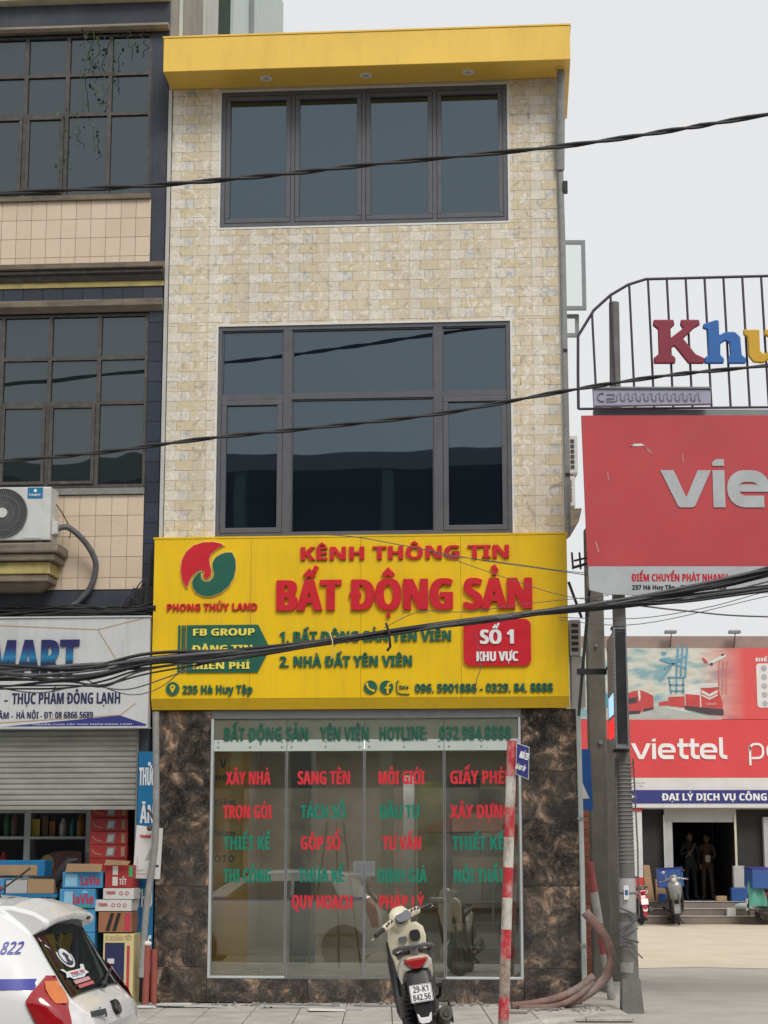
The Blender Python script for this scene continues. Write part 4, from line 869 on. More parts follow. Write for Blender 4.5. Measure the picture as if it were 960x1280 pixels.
# inside
f = MB(); f.box(-8.3, -2.661, .1, 5, -.02, -.002); part('shop_floor', f, M['floor_in'], LB)
gs = thing('display_shelf', 'metal shelving full of bottles and packets inside the grocery', 'shelf', (-4.2, .8, 0), frame=FM)
for x in (-4.86, -4.07, -3.37):
    f = MB(); f.box(x - .035, x + .035, .8, 1.2, 0, 2.3); part('upright', f, M['pale_strip'], gs)
sz = [.55, .95, 1.30, 1.77, 2.05]
for z in (.5, .9, 1.245, 1.70, 1.99):
    for a, b in ((-4.825, -4.105), (-4.035, -3.405)):
        f = MB(); f.box(a, b, .79, 1.2, z, z + .03); part('shelf', f, M['pale_strip'], gs)
rr = random.Random(4)
cols_ = [('amber', (.25, .10, .02)), ('green', (.03, .14, .05)), ('white', (.45, .45, .43)), ('red', (.35, .03, .03)), ('yellow', (.42, .32, .05)), ('teal', (.03, .16, .17)), ('brown', (.10, .06, .04))]
for z, nm in ((1.275, 'middle'), (1.73, 'upper'), (.93, 'lower')):
    for a, b in ((-4.82, -4.11), (-4.03, -3.41)):
        x = a + .04
        if a < -4.5: combos = [(c_, t_) for c_ in cols_ for t_ in (0, 1)]; rr.shuffle(combos)
        while x < b - .05 and combos:
            (cn, c), t_ = combos.pop(); h = rr.uniform(.16, .30); wd = rr.uniform(.03, .05); f = MB()
            if t_:
                f.cyl((x, .9, z), (x, .9, z + h * .65), wd, 10); f.cyl((x, .9, z + h * .65), (x, .9, z + h), wd, 10, r2=wd * .35); nme = 'bottle'
            else: f.box(x - wd, x + wd, .85, .97, z, z + h * .8); nme = 'packet'
            single(nme, f, mat('goods_' + cn, c, .3, var=.15, scale=20), '%s %s on the %s shelf inside the grocery' % (cn, nme, nm), nme, (x, .9, z), 'goods on the %s grocery shelf' % nm, FM); x += wd * 2 + rr.uniform(.01, .05)
# big wrapped dome on the shelf
f = MB(); f.loft([((-3.72, 1.0 - d * .3, 1.31), .30 * (1 - .1 * d), .001 + .15, 0) for d in (0, .5, 1)])
f = MB(); P = [(-4.0, 1.28), (-3.96, 1.40), (-3.87, 1.50), (-3.74, 1.56), (-3.55, 1.575), (-3.42, 1.56), (-3.42, 1.28)]; f.prism(P, .70, .78)
single('wrapped_bundle', f, mat('faded_pink', (.13, .06, .055), .6, var=.3, scale=12), 'faded pink wrapped bundle with a yellow oval standing before the grocery shelves', 'bundle', (-3.7, .74, 1.28), frame=FM)
f = MB(); f.prism(disc(-3.80, 1.43, .075, .10), .69, .699); single('oval_label', f, mat('mustard', (.30, .23, .07), .6), 'mustard yellow oval label on the pink bundle', 'label', (-3.8, .69, 1.33), frame=FM)
f = MB()
for k in range(6):
    f = MB(); z0 = 1.20 + k * .145; f.box(-3.215, -2.80, .20, .5, z0, z0 + .14)
    o = single('red_drink_carton', f, mat('carton_red', (.36, .03, .03), .45, var=.06), 'red printed drink carton, number %s from the top of the stack behind the shutter' % ('six', 'five', 'four', 'three', 'two', 'one')[k], 'carton', (-3.0, .2, z0), 'stack of red drink cartons', FM, bev=.004)
    q = MB(); q.prism([(-3.04, z0 + .02), (-2.95, z0 + .02), (-2.93, z0 + .12), (-3.02, z0 + .12)], .1975, .199); q2 = part('print', q, M['ac_grille'], o)
    q = MB(); q.prism([(-3.025, z0 + .035), (-2.965, z0 + .035), (-2.95, z0 + .105), (-3.01, z0 + .105)], .196, .197); part('print', q, M['grey_box'], o)
    q = MB(); q.strip([(-3.19, z0 + .09), (-3.15, z0 + .05), (-3.08, z0 + .035)], .012, .1975, .199); q.box(-2.87, -2.83, .1975, .199, z0 + .02, z0 + .12); part('print', q, M['cardboard'], o)
# goods in front
def carton(name, lab, x0, x1, z0, z1, m, y0=-.5, y1=-.16, cat='carton', group='cartons stacked in front of the grocery', bev=.004):
    f = MB(); f.box(x0, x1, y0, y1, z0, z1); o = single(name, f, m, lab, cat, ((x0 + x1) / 2, y0, z0), group, FM, bev=bev); return o
YB = -.504
mb_blue = mat('carton_blue', (.06, .27, .50), .45, var=.06); mred = mat('carton_red', (.36, .03, .03)); mwh = mat('carton_white', (.60, .59, .57), .6, var=.05); mye = mat('carton_yellow', (.62, .52, .26), .6, var=.06)
mpk = mat('print_red', (.45, .04, .07), .5)
o = carton('water_carton', 'upper blue water carton with open cardboard flap, beside the red carton', -3.33, -2.905, 1.186, 1.35, mb_blue)
words(o, mpk, 'LaVie', -3.135, -2.93, 1.215, 1.305, YB, YB + .001, emb=.02)
q = MB(); q.prism([(-3.29, 1.352), (-2.91, 1.352), (-2.90, 1.432), (-3.27, 1.435)], -.56, -.552); part('flap', q, M['cardboard'], o)
q = MB(); q.box(-3.30, -3.17, YB, YB + .001, 1.20, 1.33); part('print', q, mat('pale_blue_print', (.25, .5, .68), .5), o)
o = carton('water_carton', 'lower blue water carton standing under the open blue one', -3.35, -2.975, .981, 1.177, mb_blue, -.52)
words(o, mpk, 'laVie', -3.21, -2.99, 1.025, 1.12, -.524, -.523, emb=.02)
q = MB(); q.prism([(-3.13, 1.135), (-3.085, 1.165), (-3.04, 1.135)], -.523, -.522); q.box(-3.30, -3.21, -.523, -.522, 1.0, 1.15); part('print', q, mat('pale_blue_print', (.25, .5, .68), .5), o)
q = MB(); q.box(-3.18, -3.0, -.523, -.522, .99, 1.005); part('print', q, mat('green_print', (.05, .35, .12), .5), o)
for k in range(4): carton('water_carton', ('lowest', 'second lowest', 'third lowest', 'fourth lowest')[k] + ' blue carton in the stack behind the white taxi', -3.33, -2.975, .245 * k, .245 * k + .24, mb_blue, -.5)
o = carton('red_carton', 'red and green printed carton with cardboard flap on top of the white cartons', -2.88, -2.59, 1.187, 1.42, mred)
for zz in (1.21, 1.32):
    q = MB(); q.box(-2.80, -2.745, YB, YB + .001, zz, zz + .09); part('print', q, mwh, o)
words(o, mwh, 'TẾT', -2.73, -2.65, 1.22, 1.28, YB, YB + .001, emb=.02)
q = MB(); q.box(-2.63, -2.592, YB, YB + .001, 1.30, 1.41); part('print', q, mat('green_print', (.05, .35, .12)), o)
q = MB(); q.prism([(-2.88, 1.422), (-2.63, 1.422), (-2.60, 1.46), (-2.86, 1.475)], -.56, -.552); part('flap', q, M['cardboard'], o)
for nm, x0, x1, z0, z1, n in (('upper white', -2.896, -2.573, 1.072, 1.183, 2), ('lower white', -2.976, -2.595, .95, 1.066, 3)):
    o = carton('white_carton', nm + ' carton with small red print beside the blue shop board', x0, x1, z0, z1, mwh)
    words(o, mpk, 'TIGER', x0 + .03, x0 + .13, z0 + .05, z0 + .08, YB, YB + .001, emb=.04)
    for k in range(n): q = MB(); q.strip(disc(x0 + .19 + k * .06, z0 + .06, .017, n=12), .006, YB, YB + .001, closed=True); part('print', q, mpk, o)
o = carton('brown_carton', 'brown carton with slanted dark bottle print under the white cartons', -2.937, -2.59, .735, .942, mat('carton_brown', (.30, .13, .06), .6, var=.15))
for dx in (0, .07): q = MB(); q.prism([(-2.86 + dx, .75), (-2.82 + dx, .75), (-2.77 + dx, .93), (-2.81 + dx, .93)], YB, YB + .001); part('print', q, M['black_plastic'], o)
q = MB(); q.box(-2.66, -2.60, YB, YB + .001, .75, .93); part('print', q, mpk, o)
o = carton('yellow_carton', 'tall pale yellow carton with navy panel at the bottom of the goods stack', -2.88, -2.562, .0, .722, mye)
q = MB(); q.box(-2.86, -2.655, YB, YB + .001, .25, .63); part('print', q, M['navy_ink'], o); words(o, M['tan_ink'], 'X XUÂN TẾT', -2.86, -2.58, .655, .70, YB, YB + .001, emb=.02)
q = MB(); q.box(-2.63, -2.60, YB, YB + .001, .1, .6); part('print', q, mpk, o)
q = MB(); q.box(-2.83, -2.76, YB - .001, YB, .42, .47); part('print', q, mwh, o)
o = carton('cardboard_box', 'open plain cardboard box behind the taxi roof', -3.70, -3.42, 1.127, 1.27, M['cardboard'])
carton('grey_carton', 'pale grey carton left of the plain cardboard box', -3.93, -3.705, 1.127, 1.26, M['grey_box'])
o = carton('water_carton', 'blue water carton at the far left edge of the goods table', -4.25, -3.95, 1.127, 1.28, mb_blue); words(o, mpk, 'LaVie', -4.12, -3.965, 1.16, 1.22, YB, YB + .001, emb=.02)
tb = thing('goods_table', 'low table carrying cartons in front of the grocery', 'table', (-3.85, -.3, 0), frame=FM)
f = MB(); f.box(-4.6, -3.38, -.52, -.1, 1.09, 1.125); part('tabletop', f, M['blue_sign'], tb)
for x in (-4.56, -3.42):
    for y in (-.48, -.14): f = MB(); f.box(x - .02, x + .02, y - .02, y + .02, 0, 1.089); part('leg', f, M['lt_grey_metal'], tb)
o = carton('blue_crate', 'blue plastic crate holding brown card behind the far left cartons', -4.25, -3.62, 1.30, 1.47, M['blue_sign'], -.12, .2)
f = MB(); f.box(-4.2, -3.7, -.125, -.1205, 1.31, 1.42); part('cardboard', f, M['cardboard'], o)
f = MB(); f.loft([((-3.62, -.38, 1.275), .02, .02, 90), ((-3.50, -.38, 1.32), .07, .07, 90), ((-3.38, -.38, 1.45), .09, .05, 90)], 12)
f = MB(); f.tube([(-3.44, -.40, 1.20), (-3.40, -.40, 1.28), (-3.34, -.40, 1.38), (-3.27, -.40, 1.46), (-3.20, -.40, 1.475)], [.02, .055, .065, .05, .02], 10); single('folded_umbrella', f, M['cable'], 'black folded umbrella leaning on the open blue water carton', 'umbrella', (-3.35, -.4, 1.2), frame=FM)
# vertical pet food board
pb = thing('vertical_board', 'narrow blue vertical board with white pet food lettering beside the marble wall', 'sign', (-2.55, -.05, .30), frame=FM)
f = MB(); f.box(-2.645, -2.455, -.07, -.04, .31, 2.62); part('panel', f, M['blue_sign'], pb, bev=.003)
for t, z in (('THỨC', 2.26), ('ĂN', 1.86), ('THÚ', .98), ('CƯNG', .50)): words(pb, M['white_letter'], t, -2.635 + (.0 if len(t) > 2 else .02), -2.463, z, z + .19, -.074, -.0705, emb=.012)
po = thing('hanging_notice', 'white printed notice hanging in front of the blue vertical board', 'notice', (-2.47, -.32, 1.28), frame=FM)
f = MB(); f.prism([(-2.625, 1.285), (-2.335, 1.275), (-2.315, 1.80), (-2.595, 1.835)], -.33, -.318); part('sheet', f, M['paper'], po)
words(po, M[RL], 'Viettel', -2.56, -2.44, 1.70, 1.735, -.333, -.331, emb=.04)
f = MB(); f.prism([(-2.50, 1.47), (-2.45, 1.58), (-2.40, 1.62), (-2.41, 1.47)], -.333, -.331); f.box(-2.58, -2.50, -.333, -.331, 1.36, 1.37); f.box(-2.58, -2.38, -.333, -.331, 1.325, 1.332); f.box(-2.58, -2.575, -.333, -.331, 1.325, 1.5); part('print', f, M['grey_box'], po)
f = MB(); f.box(-2.40, -2.35, -.334, -.331, 1.40, 1.42); part('print', f, M['navy_ink'], po)
pp = thing('bent_conduit', 'bent grey conduit running down beside the marble wall on the left', 'pipe', (-2.42, -.42, .25), frame=FM)
f = MB(); f.tube(smoothpath([(-2.40, -.42, 3.02), (-2.375, -.42, 2.1), (-2.38, -.42, 1.6), (-2.44, -.42, 1.1), (-2.465, -.44, .7), (-2.48, -.46, .28)], 6), .036, 12); part('pipe', f, M['conduit'], pp)
f = MB(); f.tube([(-2.482, -.461, .29), (-2.483, -.461, .265)], .028, 12); part('mouth', f, M['black_plastic'], pp)
f = MB(); f.tube([(-2.40, -.42, 1.9), (-2.46, -.36, 1.98), (-2.49, -.3, 1.99)], .014, 8); f.ball((-2.44, -.42, 1.80), .03); part('bracket', f, mat('rust', (.12, .06, .04), .8), pp)
for i, (x0, x1, t) in enumerate(((-2.425, -2.435, .60), (-2.365, -2.36, .56))):
    f = MB(); f.cyl((x1, -.45 + i * .05, .0), (x0, -.45 + i * .05, t), .036, 12); single('red_pipe_stub', f, mat('faded_red_plastic', (.30, .075, .06), .6, var=.12, scale=10), ('nearer' if i == 0 else 'further') + ' of two short red plastic pipes standing at the foot of the bent conduit', 'pipe', (x1, -.45, 0), 'red plastic pipes at the wall corner', FM)
f = MB(); f.ball((-2.425, -.45, .62), .045, .04, .03); single('plastic_wrap', f, M['paper'], 'white plastic wrapping on top of the red pipe stub', 'wrapping', (-2.42, -.45, .6), frame=FM)

# ================================================================== RIGHT SIDE: side wall fittings of the main building
def open_sash(x0, x1, y, z0, z1, lab):
    T = thing('open_casement', lab, 'window', ((x0 + x1) / 2, y, z0), 'open casements on the side wall')
    f = MB(); f.frame(x0, x1, z0, z1, .045, y, y + .04); part('frame', f, M['lt_grey_metal'], T)
    f = MB(); f.box(x0 + .046, x1 - .046, y + .015, y + .022, z0 + .046, z1 - .046); part('pane', f, M['glass_shop'], T)
open_sash(2.03, 2.37, 20.9, 7.80, 8.65, 'larger open grey casement sticking out beside the tiled facade')
open_sash(2.03, 2.29, 21.0, 7.50, 7.775, 'small open grey casement just below the larger one')
for i, (z0, z1, x1, lab) in enumerate(((6.13, 6.62, 2.385, 'upper of two air conditioners on the side wall right of the tiled facade'), (5.72, 6.10, 2.345, 'lower of two air conditioners on the side wall right of the tiled facade'))):
    T = thing('air_conditioner', lab, 'air conditioner', (2.2, 22.3, z0), 'air conditioners on the side wall')
    f = MB(); f.box(2.10, x1, 22.3, 23.1, z0, z1); part('casing', f, M['ac_white'], T, bev=.015)
    f = MB()
    for r in range(6):
        for c_ in range(3): f.box(x1 - .20 + c_ * .055, x1 - .155 + c_ * .055, 22.292, 22.299, z0 + .06 + r * (z1 - z0 - .1) / 6, z0 + .06 + (r + .72) * (z1 - z0 - .1) / 6)
    part('vent_slots', f, M['ac_dark'], T)
f = MB(); f.add([(2.1, 22.1, 5.66), (2.40, 22.1, 5.66), (2.36, 22.1, 5.50), (2.28, 22.1, 5.44), (2.1, 22.1, 5.46), (2.1, 23.2, 5.66), (2.40, 23.2, 5.66), (2.36, 23.2, 5.50), (2.28, 23.2, 5.44), (2.1, 23.2, 5.46)], [(0, 1, 2, 3, 4), (9, 8, 7, 6, 5), (0, 5, 6, 1), (1, 6, 7, 2), (2, 7, 8, 3), (3, 8, 9, 4)])
single('side_ledge', f, M['tan'], 'small tan ledge on the side wall below the two air conditioners', 'ledge', (2.2, 22.1, 5.4))
T = thing('air_conditioner', 'grey vented air conditioner beside the yellow sign, standing over a grey casing', 'air conditioner', (2.1, 20.2, 3.62)); 
f = MB(); f.box(2.02, 2.145, 20.1, 20.9, 3.66, 4.05); part('casing', f, M['ac_white'], T, bev=.012)
f = MB()
for r in range(5): f.box(2.04, 2.115, 20.092, 20.099, 3.70 + r * .066, 3.74 + r * .066)
part('vent_slots', f, M['ac_dark'], T)
f = MB(); f.box(2.04, 2.19, 20.15, 20.4, 3.1, 3.655); single('cable_casing', f, M['ac_white'], 'tall pale casing beside the right end of the yellow sign', 'casing', (2.1, 20.2, 3.1), bev=.01)

# ================================================================== POSTS, BILLBOARD
T = thing('concrete_post', 'square concrete post standing between the marble wall and the round pole', 'post', (2.64, 23.2, -.03))
f = MB(); f.box(2.54, 2.76, 23.1, 23.3, -.03, 5.6); part('shaft', f, M['post'], T, bev=.02)
f = MB(); f.cyl((2.68, 23.09, 2.9), (2.68, 23.06, 2.9), .03, 10); f.cyl((2.65, 23.09, 4.1), (2.65, 23.06, 4.1), .02, 8); part('bolt', f, M['lt_grey_metal'], T)
T = thing('utility_pole', 'tapering grey concrete pole wrapped in cables and stickers beside the lane', 'pole', (2.50, 19.25, -.04))
f = MB(); f.tube([(2.485, 19.25, -.04), (2.475, 19.25, 1.2), (2.465, 19.25, 2.5), (2.455, 19.25, 4.3), (2.48, 19.25, 7.38)], [.092, .083, .075, .068, .055], 20); part('shaft', f, M['pole'], T)
f = MB(); f.add([(2.385, 19.15, -.05), (2.605, 19.15, -.05), (2.605, 19.38, -.05), (2.385, 19.38, -.05), (2.395, 19.17, .30), (2.575, 19.17, .30), (2.575, 19.34, .30), (2.395, 19.34, .30)], [(0, 1, 5, 4), (1, 2, 6, 5), (2, 3, 7, 6), (3, 0, 4, 7), (4, 5, 6, 7)]); part('footing', f, M['pole'], T)
f = MB(); rr = random.Random(2)
for k in range(26):
    z = 1.45 + k * .040; f.torus((2.472, 19.25, z), .085, .005, 'z', 16, 5)
part('wire_wrap', f, M['conduit'], T)
f = MB(); f.tube([(2.38, 19.2, 2.5), (2.37, 19.16, 1.5), (2.375, 19.15, 1.0)], .012, 6); f.tube([(2.56, 19.2, 2.5), (2.58, 19.17, 1.6), (2.575, 19.16, .9)], .009, 6)
f.tube([(2.56, 19.15, .8), (2.40, 19.12, .72), (2.38, 19.13, .66), (2.50, 19.12, .6), (2.60, 19.14, .5)], .008, 6); f.tube(smoothpath([(2.38, 19.14, 1.0), (2.55, 19.12, .9), (2.36, 19.13, .75), (2.56, 19.13, .66)], 4), .012, 6); part('loose_cable', f, M['cable_grey'], T)
for z, h, m in ((.95, .18, 'grey_box'), (.62, .24, 'ac_grille'), (1.15, .14, 'grey_box'), (.36, .1, 'conduit')):
    f = MB(); f.cyl((2.475, 19.25, z), (2.475, 19.25, z + h), (.091 if z < .9 else .087), 20, cap=False); part('wrapping', f, M[m], T)
f = MB(); f.obox((2.45, 19.135, 1.15), .05, .006, .14); part('sticker', f, M['paper'], T); f = MB(); f.obox((2.45, 19.130, 1.15), .03, .004, .05); part('sticker', f, M['blue_box'], T)
# LED board
T = thing('led_display', 'tall black LED display box mounted on the pole with lit blue and red side panel', 'display', (2.42, 18.98, 2.56))
mx = Matrix.Translation((2.425, 18.98, 0)) @ Matrix.Rotation(R(-28), 4, 'Z') @ Matrix.Translation((-2.425, -18.98, 0))
f = MB(); f.box(2.375, 2.495, 18.9, 18.99, 2.56, 3.82); b2 = MB(); b2.add(f.v, f.f, False, None)
f = MB(); f.box(2.352, 2.478, 18.93, 19.06, 2.60, 3.80); f.box(2.352, 2.36, 18.925, 18.93, 2.58, 3.82); part('case', f, M['lt_grey_metal'], T, bev=.008)
f = MB(); f.box(2.368, 2.470, 18.915, 18.929, 2.64, 3.775); part('screen', f, M['black_plastic'], T)
f = MB(); f.frame(2.352, 2.484, 2.585, 3.815, .014, 18.905, 18.9295); part('bezel', f, M['steel'], T)
f = MB(); f.add([(2.3515, 18.94, 2.62), (2.31, 19.16, 2.60), (2.31, 19.16, 3.70), (2.3515, 18.94, 3.79)], [(0, 1, 2, 3)]); part('side_panel', f, M['ac_grille'], T)
f = MB()
for k in range(26): f.obox((2.3495, 18.95, 2.68 + k * .042), .008, .012, .018)
part('edge_teeth', f, M['white_paint'], T, kind='stuff')
f = MB(); f.add([(2.3485, 18.96, 2.94), (2.310, 19.12, 2.90), (2.310, 19.12, 3.10), (2.3485, 18.96, 3.16)], [(0, 1, 2, 3)]); part('lit_display', f, mat('led_blue', (.35, .6, .85), .4, emit=1.0), T)
f = MB(); f.add([(2.3485, 18.96, 2.70), (2.310, 19.12, 2.68), (2.310, 19.12, 2.86), (2.3485, 18.96, 2.92)], [(0, 1, 2, 3)]); part('lit_display', f, mat('led_red', (.9, .03, .03), .4, emit=.9), T)
f = MB(); f.obox((2.42, 19.1, 2.57), .16, .12, .03); f.obox((2.42, 19.1, 3.83), .14, .12, .03); f.tube([(2.35, 19.05, 3.5), (2.31, 19.15, 3.62), (2.36, 19.2, 3.75)], .008, 6); part('bracket', f, M['black_plastic'], T)
# billboard
T = thing('billboard', 'large red billboard with white viettel lettering hung on the posts above the lane', 'billboard', (4.5, 19.0, 4.2))
f = MB(); f.add([(2.075, 19.0, 4.468), (7.6, 19.0, 4.468), (7.6, 19.0, 6.07), (2.05, 19.0, 6.065)], [(0, 1, 2, 3)]); P_ = [(2.112, 4.468), (7.6, 4.468), (7.6, 6.075), (2.078, 6.07)]
f = MB(); f.prism(P_, 19.0, 19.05); part('red_sheet', f, M['red_board'], T)
f = MB(); f.prism([(2.125, 4.22), (2.30, 4.175), (2.6, 4.165), (3.2, 4.185), (7.6, 4.20), (7.6, 4.466), (2.118, 4.466)], 19.002, 19.05); part('white_sheet', f, M['board_white'], T)
f = MB(); f.frame(2.15, 7.6, 4.25, 6.0, .04, 19.06, 19.1); part('back_frame', f, M['lt_grey_metal'], T)
def vword(T, m, x, z, h, y0, y1, word, wd=.17):
    """wide rounded lettering built from ribbons; h = x-height"""
    W = wd * h * 1.05
    for ch in word:
        if ch == 'v': f = MB(); vw = W * 1.12; f.prism([(x - vw * .4, z + h), (x + vw * .6, z + h), (x + .53 * h, z + vw * .75), (x + 1.06 * h - vw * .6, z + h), (x + 1.06 * h + vw * .4, z + h), (x + .53 * h + vw * .62, z + .03 * h), (x + .53 * h + vw * .4, z), (x + .53 * h - vw * .4, z), (x + .53 * h - vw * .62, z + .03 * h)], y0, y1); x += 1.24 * h
        elif ch == 'i': f = MB(); f.box(x, x + W, y0, y1, z, z + h); f.prism([(x, z + 1.12 * h), (x + W, z + 1.12 * h), (x + W, z + 1.30 * h), (x + .35 * W, z + 1.30 * h), (x, z + 1.22 * h)], y0, y1); x += .38 * h
        elif ch == 'e':
            f = MB(); c = W / 2; r = .30 * h; X0, X1 = x + c, x + 1.12 * h - c; Z0, Z1 = z + c, z + h - c
            P = [(X1 - .0, Z0)] + [(X0 + r, Z0)] + arc(X0 + r, Z0 + r, r, 270, 180, 5) + arc(X0 + r, Z1 - r, r, 180, 90, 5) + arc(X1 - r, Z1 - r, r, 90, 0, 5) + [(X1, z + .42 * h)] ; f.strip(P, W, y0, y1); f.box(X0 + c + .0005, X1 - c - .0005, y0, y1, z + .42 * h, z + .42 * h + W * .62); x += 1.24 * h
        elif ch == 't': f = MB(); c = W / 2; f.strip([(x + .26 * h, z + 1.30 * h), (x + .26 * h, z + .3 * h), (x + .36 * h, z + c + .04 * h), (x + .50 * h, z + c), (x + .70 * h, z + c)], W, y0, y1); f.box(x, x + .26 * h - c, y0, y1, z + h - W * .9, z + h); f.box(x + .26 * h + c, x + .68 * h, y0, y1, z + h - W * .9, z + h); x += .72 * h
        elif ch == 'l': f = MB(); c = W / 2; f.strip([(x + c, z + 1.38 * h), (x + c, z + .3 * h), (x + c + .10 * h, z + c + .04 * h), (x + c + .26 * h, z + c), (x + .5 * h, z + c)], W, y0, y1); x += .60 * h
        elif ch == 'p': f = MB(); c = W / 2; r = .32 * h; f.strip([(x + c, z - .38 * h)] + [(x + c, z + .8 * h)] + arc(x + c + r, z + h - c - r, r, 180, 90, 4) + arc(x + .95 * h - c - r, z + h - c - r, r, 90, 0, 5) + arc(x + .95 * h - c - r, z + c + r, r, 0, -90, 5) + [(x + W + .006, z + c)], W, y0, y1); x += 1.1 * h
        elif ch == 'o': f = MB(); c = W / 2; r = .34 * h; q = rrect(x + c, x + 1.0 * h - c, z + c, z + h - c, r, 5); f.strip(q, W, y0, y1, closed=True); x += 1.12 * h
        elif ch == 's': f = MB(); c = W / 2; f.strip([(x + .8 * h, z + h - c), (x + .25 * h, z + h - c), (x + c, z + .78 * h), (x + .2 * h, z + .54 * h), (x + .66 * h, z + .46 * h), (x + .8 * h, z + .24 * h), (x + .66 * h, z + c), (x + .05 * h, z + c)], W, y0, y1); x += .95 * h
        else: x += .5 * h; continue
        part('letter', f, m, T)
    return x
vword(T, M['board_white'], 2.945, 5.085, .395, 18.990, 18.999, 'viettel', .30)
words(T, M['red_letter'], 'ĐIỂM CHUYỂN PHÁT NHANH', 2.568, 3.56, 4.310, 4.385, 18.998, 19.001, emb=.02)
words(T, M['black_plastic'], '237 Hà Huy Tập - Gia Lâm - Hà Nội', 2.565, 3.54, 4.222, 4.268, 18.998, 19.001, emb=.03)
scf = mat('scuffed_red', (.52, .20, .19), .7, var=.15, scale=20)
for m_, P in ((M['paper'], [(2.585, 5.745), (2.63, 5.765), (2.70, 5.768), (2.735, 5.745), (2.66, 5.738)]), (M['black_plastic'], [(2.575, 5.738), (2.61, 5.75), (2.60, 5.735)]), (scf, [(2.73, 5.745), (2.79, 5.70), (2.82, 5.64), (2.77, 5.68)]), (scf, [(3.12, 5.66), (3.135, 5.66), (3.14, 5.56), (3.128, 5.56)]), (scf, [(2.33, 5.46), (2.345, 5.46), (2.36, 5.36), (2.345, 5.37)]), (scf, [(2.19, 4.72), (2.205, 4.74), (2.235, 4.62), (2.22, 4.60)])):
    f = MB(); f.prism(P, 18.996, 18.999); part('scuff', f, m_, T)

# arched railing with playground lettering
T = thing('arched_railing', 'dark arched metal railing carrying colourful playground letters above the red billboard', 'railing', (4.5, 19.2, 6.1))
f = MB(); top = [(2.069, 6.19), (2.072, 6.6), (2.08, 6.993), (2.253, 7.278), (2.437, 7.448), (2.629, 7.565), (2.821, 7.628), (4.142, 7.664), (7.6, 7.70)]
f.tube([(x, 19.2, z) for x, z in top], .016, 8); part('top_rail', f, M['rail_purple'], T)
f = MB(); f.tube([(2.069, 19.2, 6.19), (7.6, 19.2, 6.24)], .014, 8); part('bottom_rail', f, M['rail_purple'], T)
import bisect
k = 0; x = 2.235
while x < 7.5:
    i = max(1, bisect.bisect([p[0] for p in top], x)); a, b = top[i - 1], top[i]; zt = a[1] + (b[1] - a[1]) * (x - a[0]) / (b[0] - a[0])
    f = MB(); f.cyl((x + .03, 19.2, 6.205), (x, 19.2, zt - .01), .0135, 6); part('bar', f, M['rail_purple'], T); x += .2035
f = MB(); f.box(2.22, 7.6, 19.12, 19.2, 6.09, 6.165); part('beam', f, M['lt_grey_metal'], T)
# slab-serif playground letters, outlined by hand
def blob(parent, m, P, x, z, s, name='letter'):
    f = MB(); f.prism([(x + px * s, z + pz * s) for px, pz in P], 19.12, 19.17); return part(name, f, m, parent, bev=.012)
K = [(0, 0), (0, .13), (.11, .22), (.11, .78), (0, .87), (.02, 1), (.46, 1), (.48, .88), (.38, .79), (.38, .58), (.66, .80), (.60, .88), (.62, 1), (1.02, 1), (1.04, .88), (.90, .80), (.66, .57), (.92, .22), (1.12, .12), (1.10, 0), (.76, 0), (.46, .40), (.38, .34), (.38, .22), (.48, .13), (.47, 0)]
H_ = [(0, 0), (0, .13), (.09, .2), (.09, .78), (-.02, .82), (0, .92), (.30, 1.02), (.35, 1.0), (.35, .66), (.50, .74), (.70, .74), (.82, .62), (.84, .2), (.94, .12), (.92, 0), (.52, 0), (.52, .12), (.58, .2), (.57, .48), (.48, .53), (.37, .46), (.36, .2), (.44, .12), (.43, 0)]
U_ = [(0, .64), (0, .76), (.36, .76), (.36, .26), (.44, .19), (.56, .26), (.57, .58), (.46, .64), (.48, .76), (.82, .76), (.83, .2), (.95, .14), (.93, .02), (.60, .0), (.57, .08), (.42, -.02), (.2, .0), (.10, .14), (.09, .58)]
kb = mat('letter_crimson', (.24, .02, .045), .5, var=.08); bb = mat('letter_blue', (.02, .13, .42), .5, var=.08); yb = mat('letter_yellow', (.62, .36, .02), .5, var=.08); gb = mat('letter_green', (.03, .3, .1), .5)
blob(T, kb, K, 2.875, 6.67, .485); blob(T, bb, H_, 3.415, 6.67, .475); blob(T, yb, U_, 3.84, 6.685, .475)
for x, c_, P in ((4.5, kb, U_), (4.95, bb, U_), (5.6, yb, H_), (6.1, gb, U_), (6.6, kb, H_)): blob(T, c_, P, x, 6.68, .44)
T = thing('neon_box', 'pale lilac light box with unlit looping neon tube in front of the railing', 'sign', (2.8, 18.95, 6.16))
f = MB(); f.prism([(2.206, 6.162), (3.436, 6.185), (3.436, 6.34), (2.20, 6.35)], 18.95, 19.03); part('box', f, mat('lilac', (.36, .35, .47), .5, var=.06), T, bev=.005)
f = MB(); f.box(2.20, 3.44, 18.93, 19.04, 6.346, 6.365); part('lid', f, M['lt_grey_metal'], T)
P = arc(2.29, 6.255, .045, 60, 300, 8); P = [(p[0], 18.94, p[1]) for p in P]; f = MB(); f.tube(P, .006, 6); x = 2.34; P = [(2.34, 18.94, 6.285), (2.42, 18.94, 6.285), (2.42, 18.94, 6.24), (2.34, 18.94, 6.24), (2.34, 18.94, 6.21), (2.42, 18.94, 6.21)]
x = 2.45
for k in range(11): P += [(x, 18.94, 6.22), (x, 18.94, 6.285), (x + .04, 18.94, 6.30), (x + .04, 18.94, 6.23), (x + .06, 18.94, 6.215)]; x += .082
f.tube(P, .005, 6); part('neon_tube', f, M['ac_grille'], T)
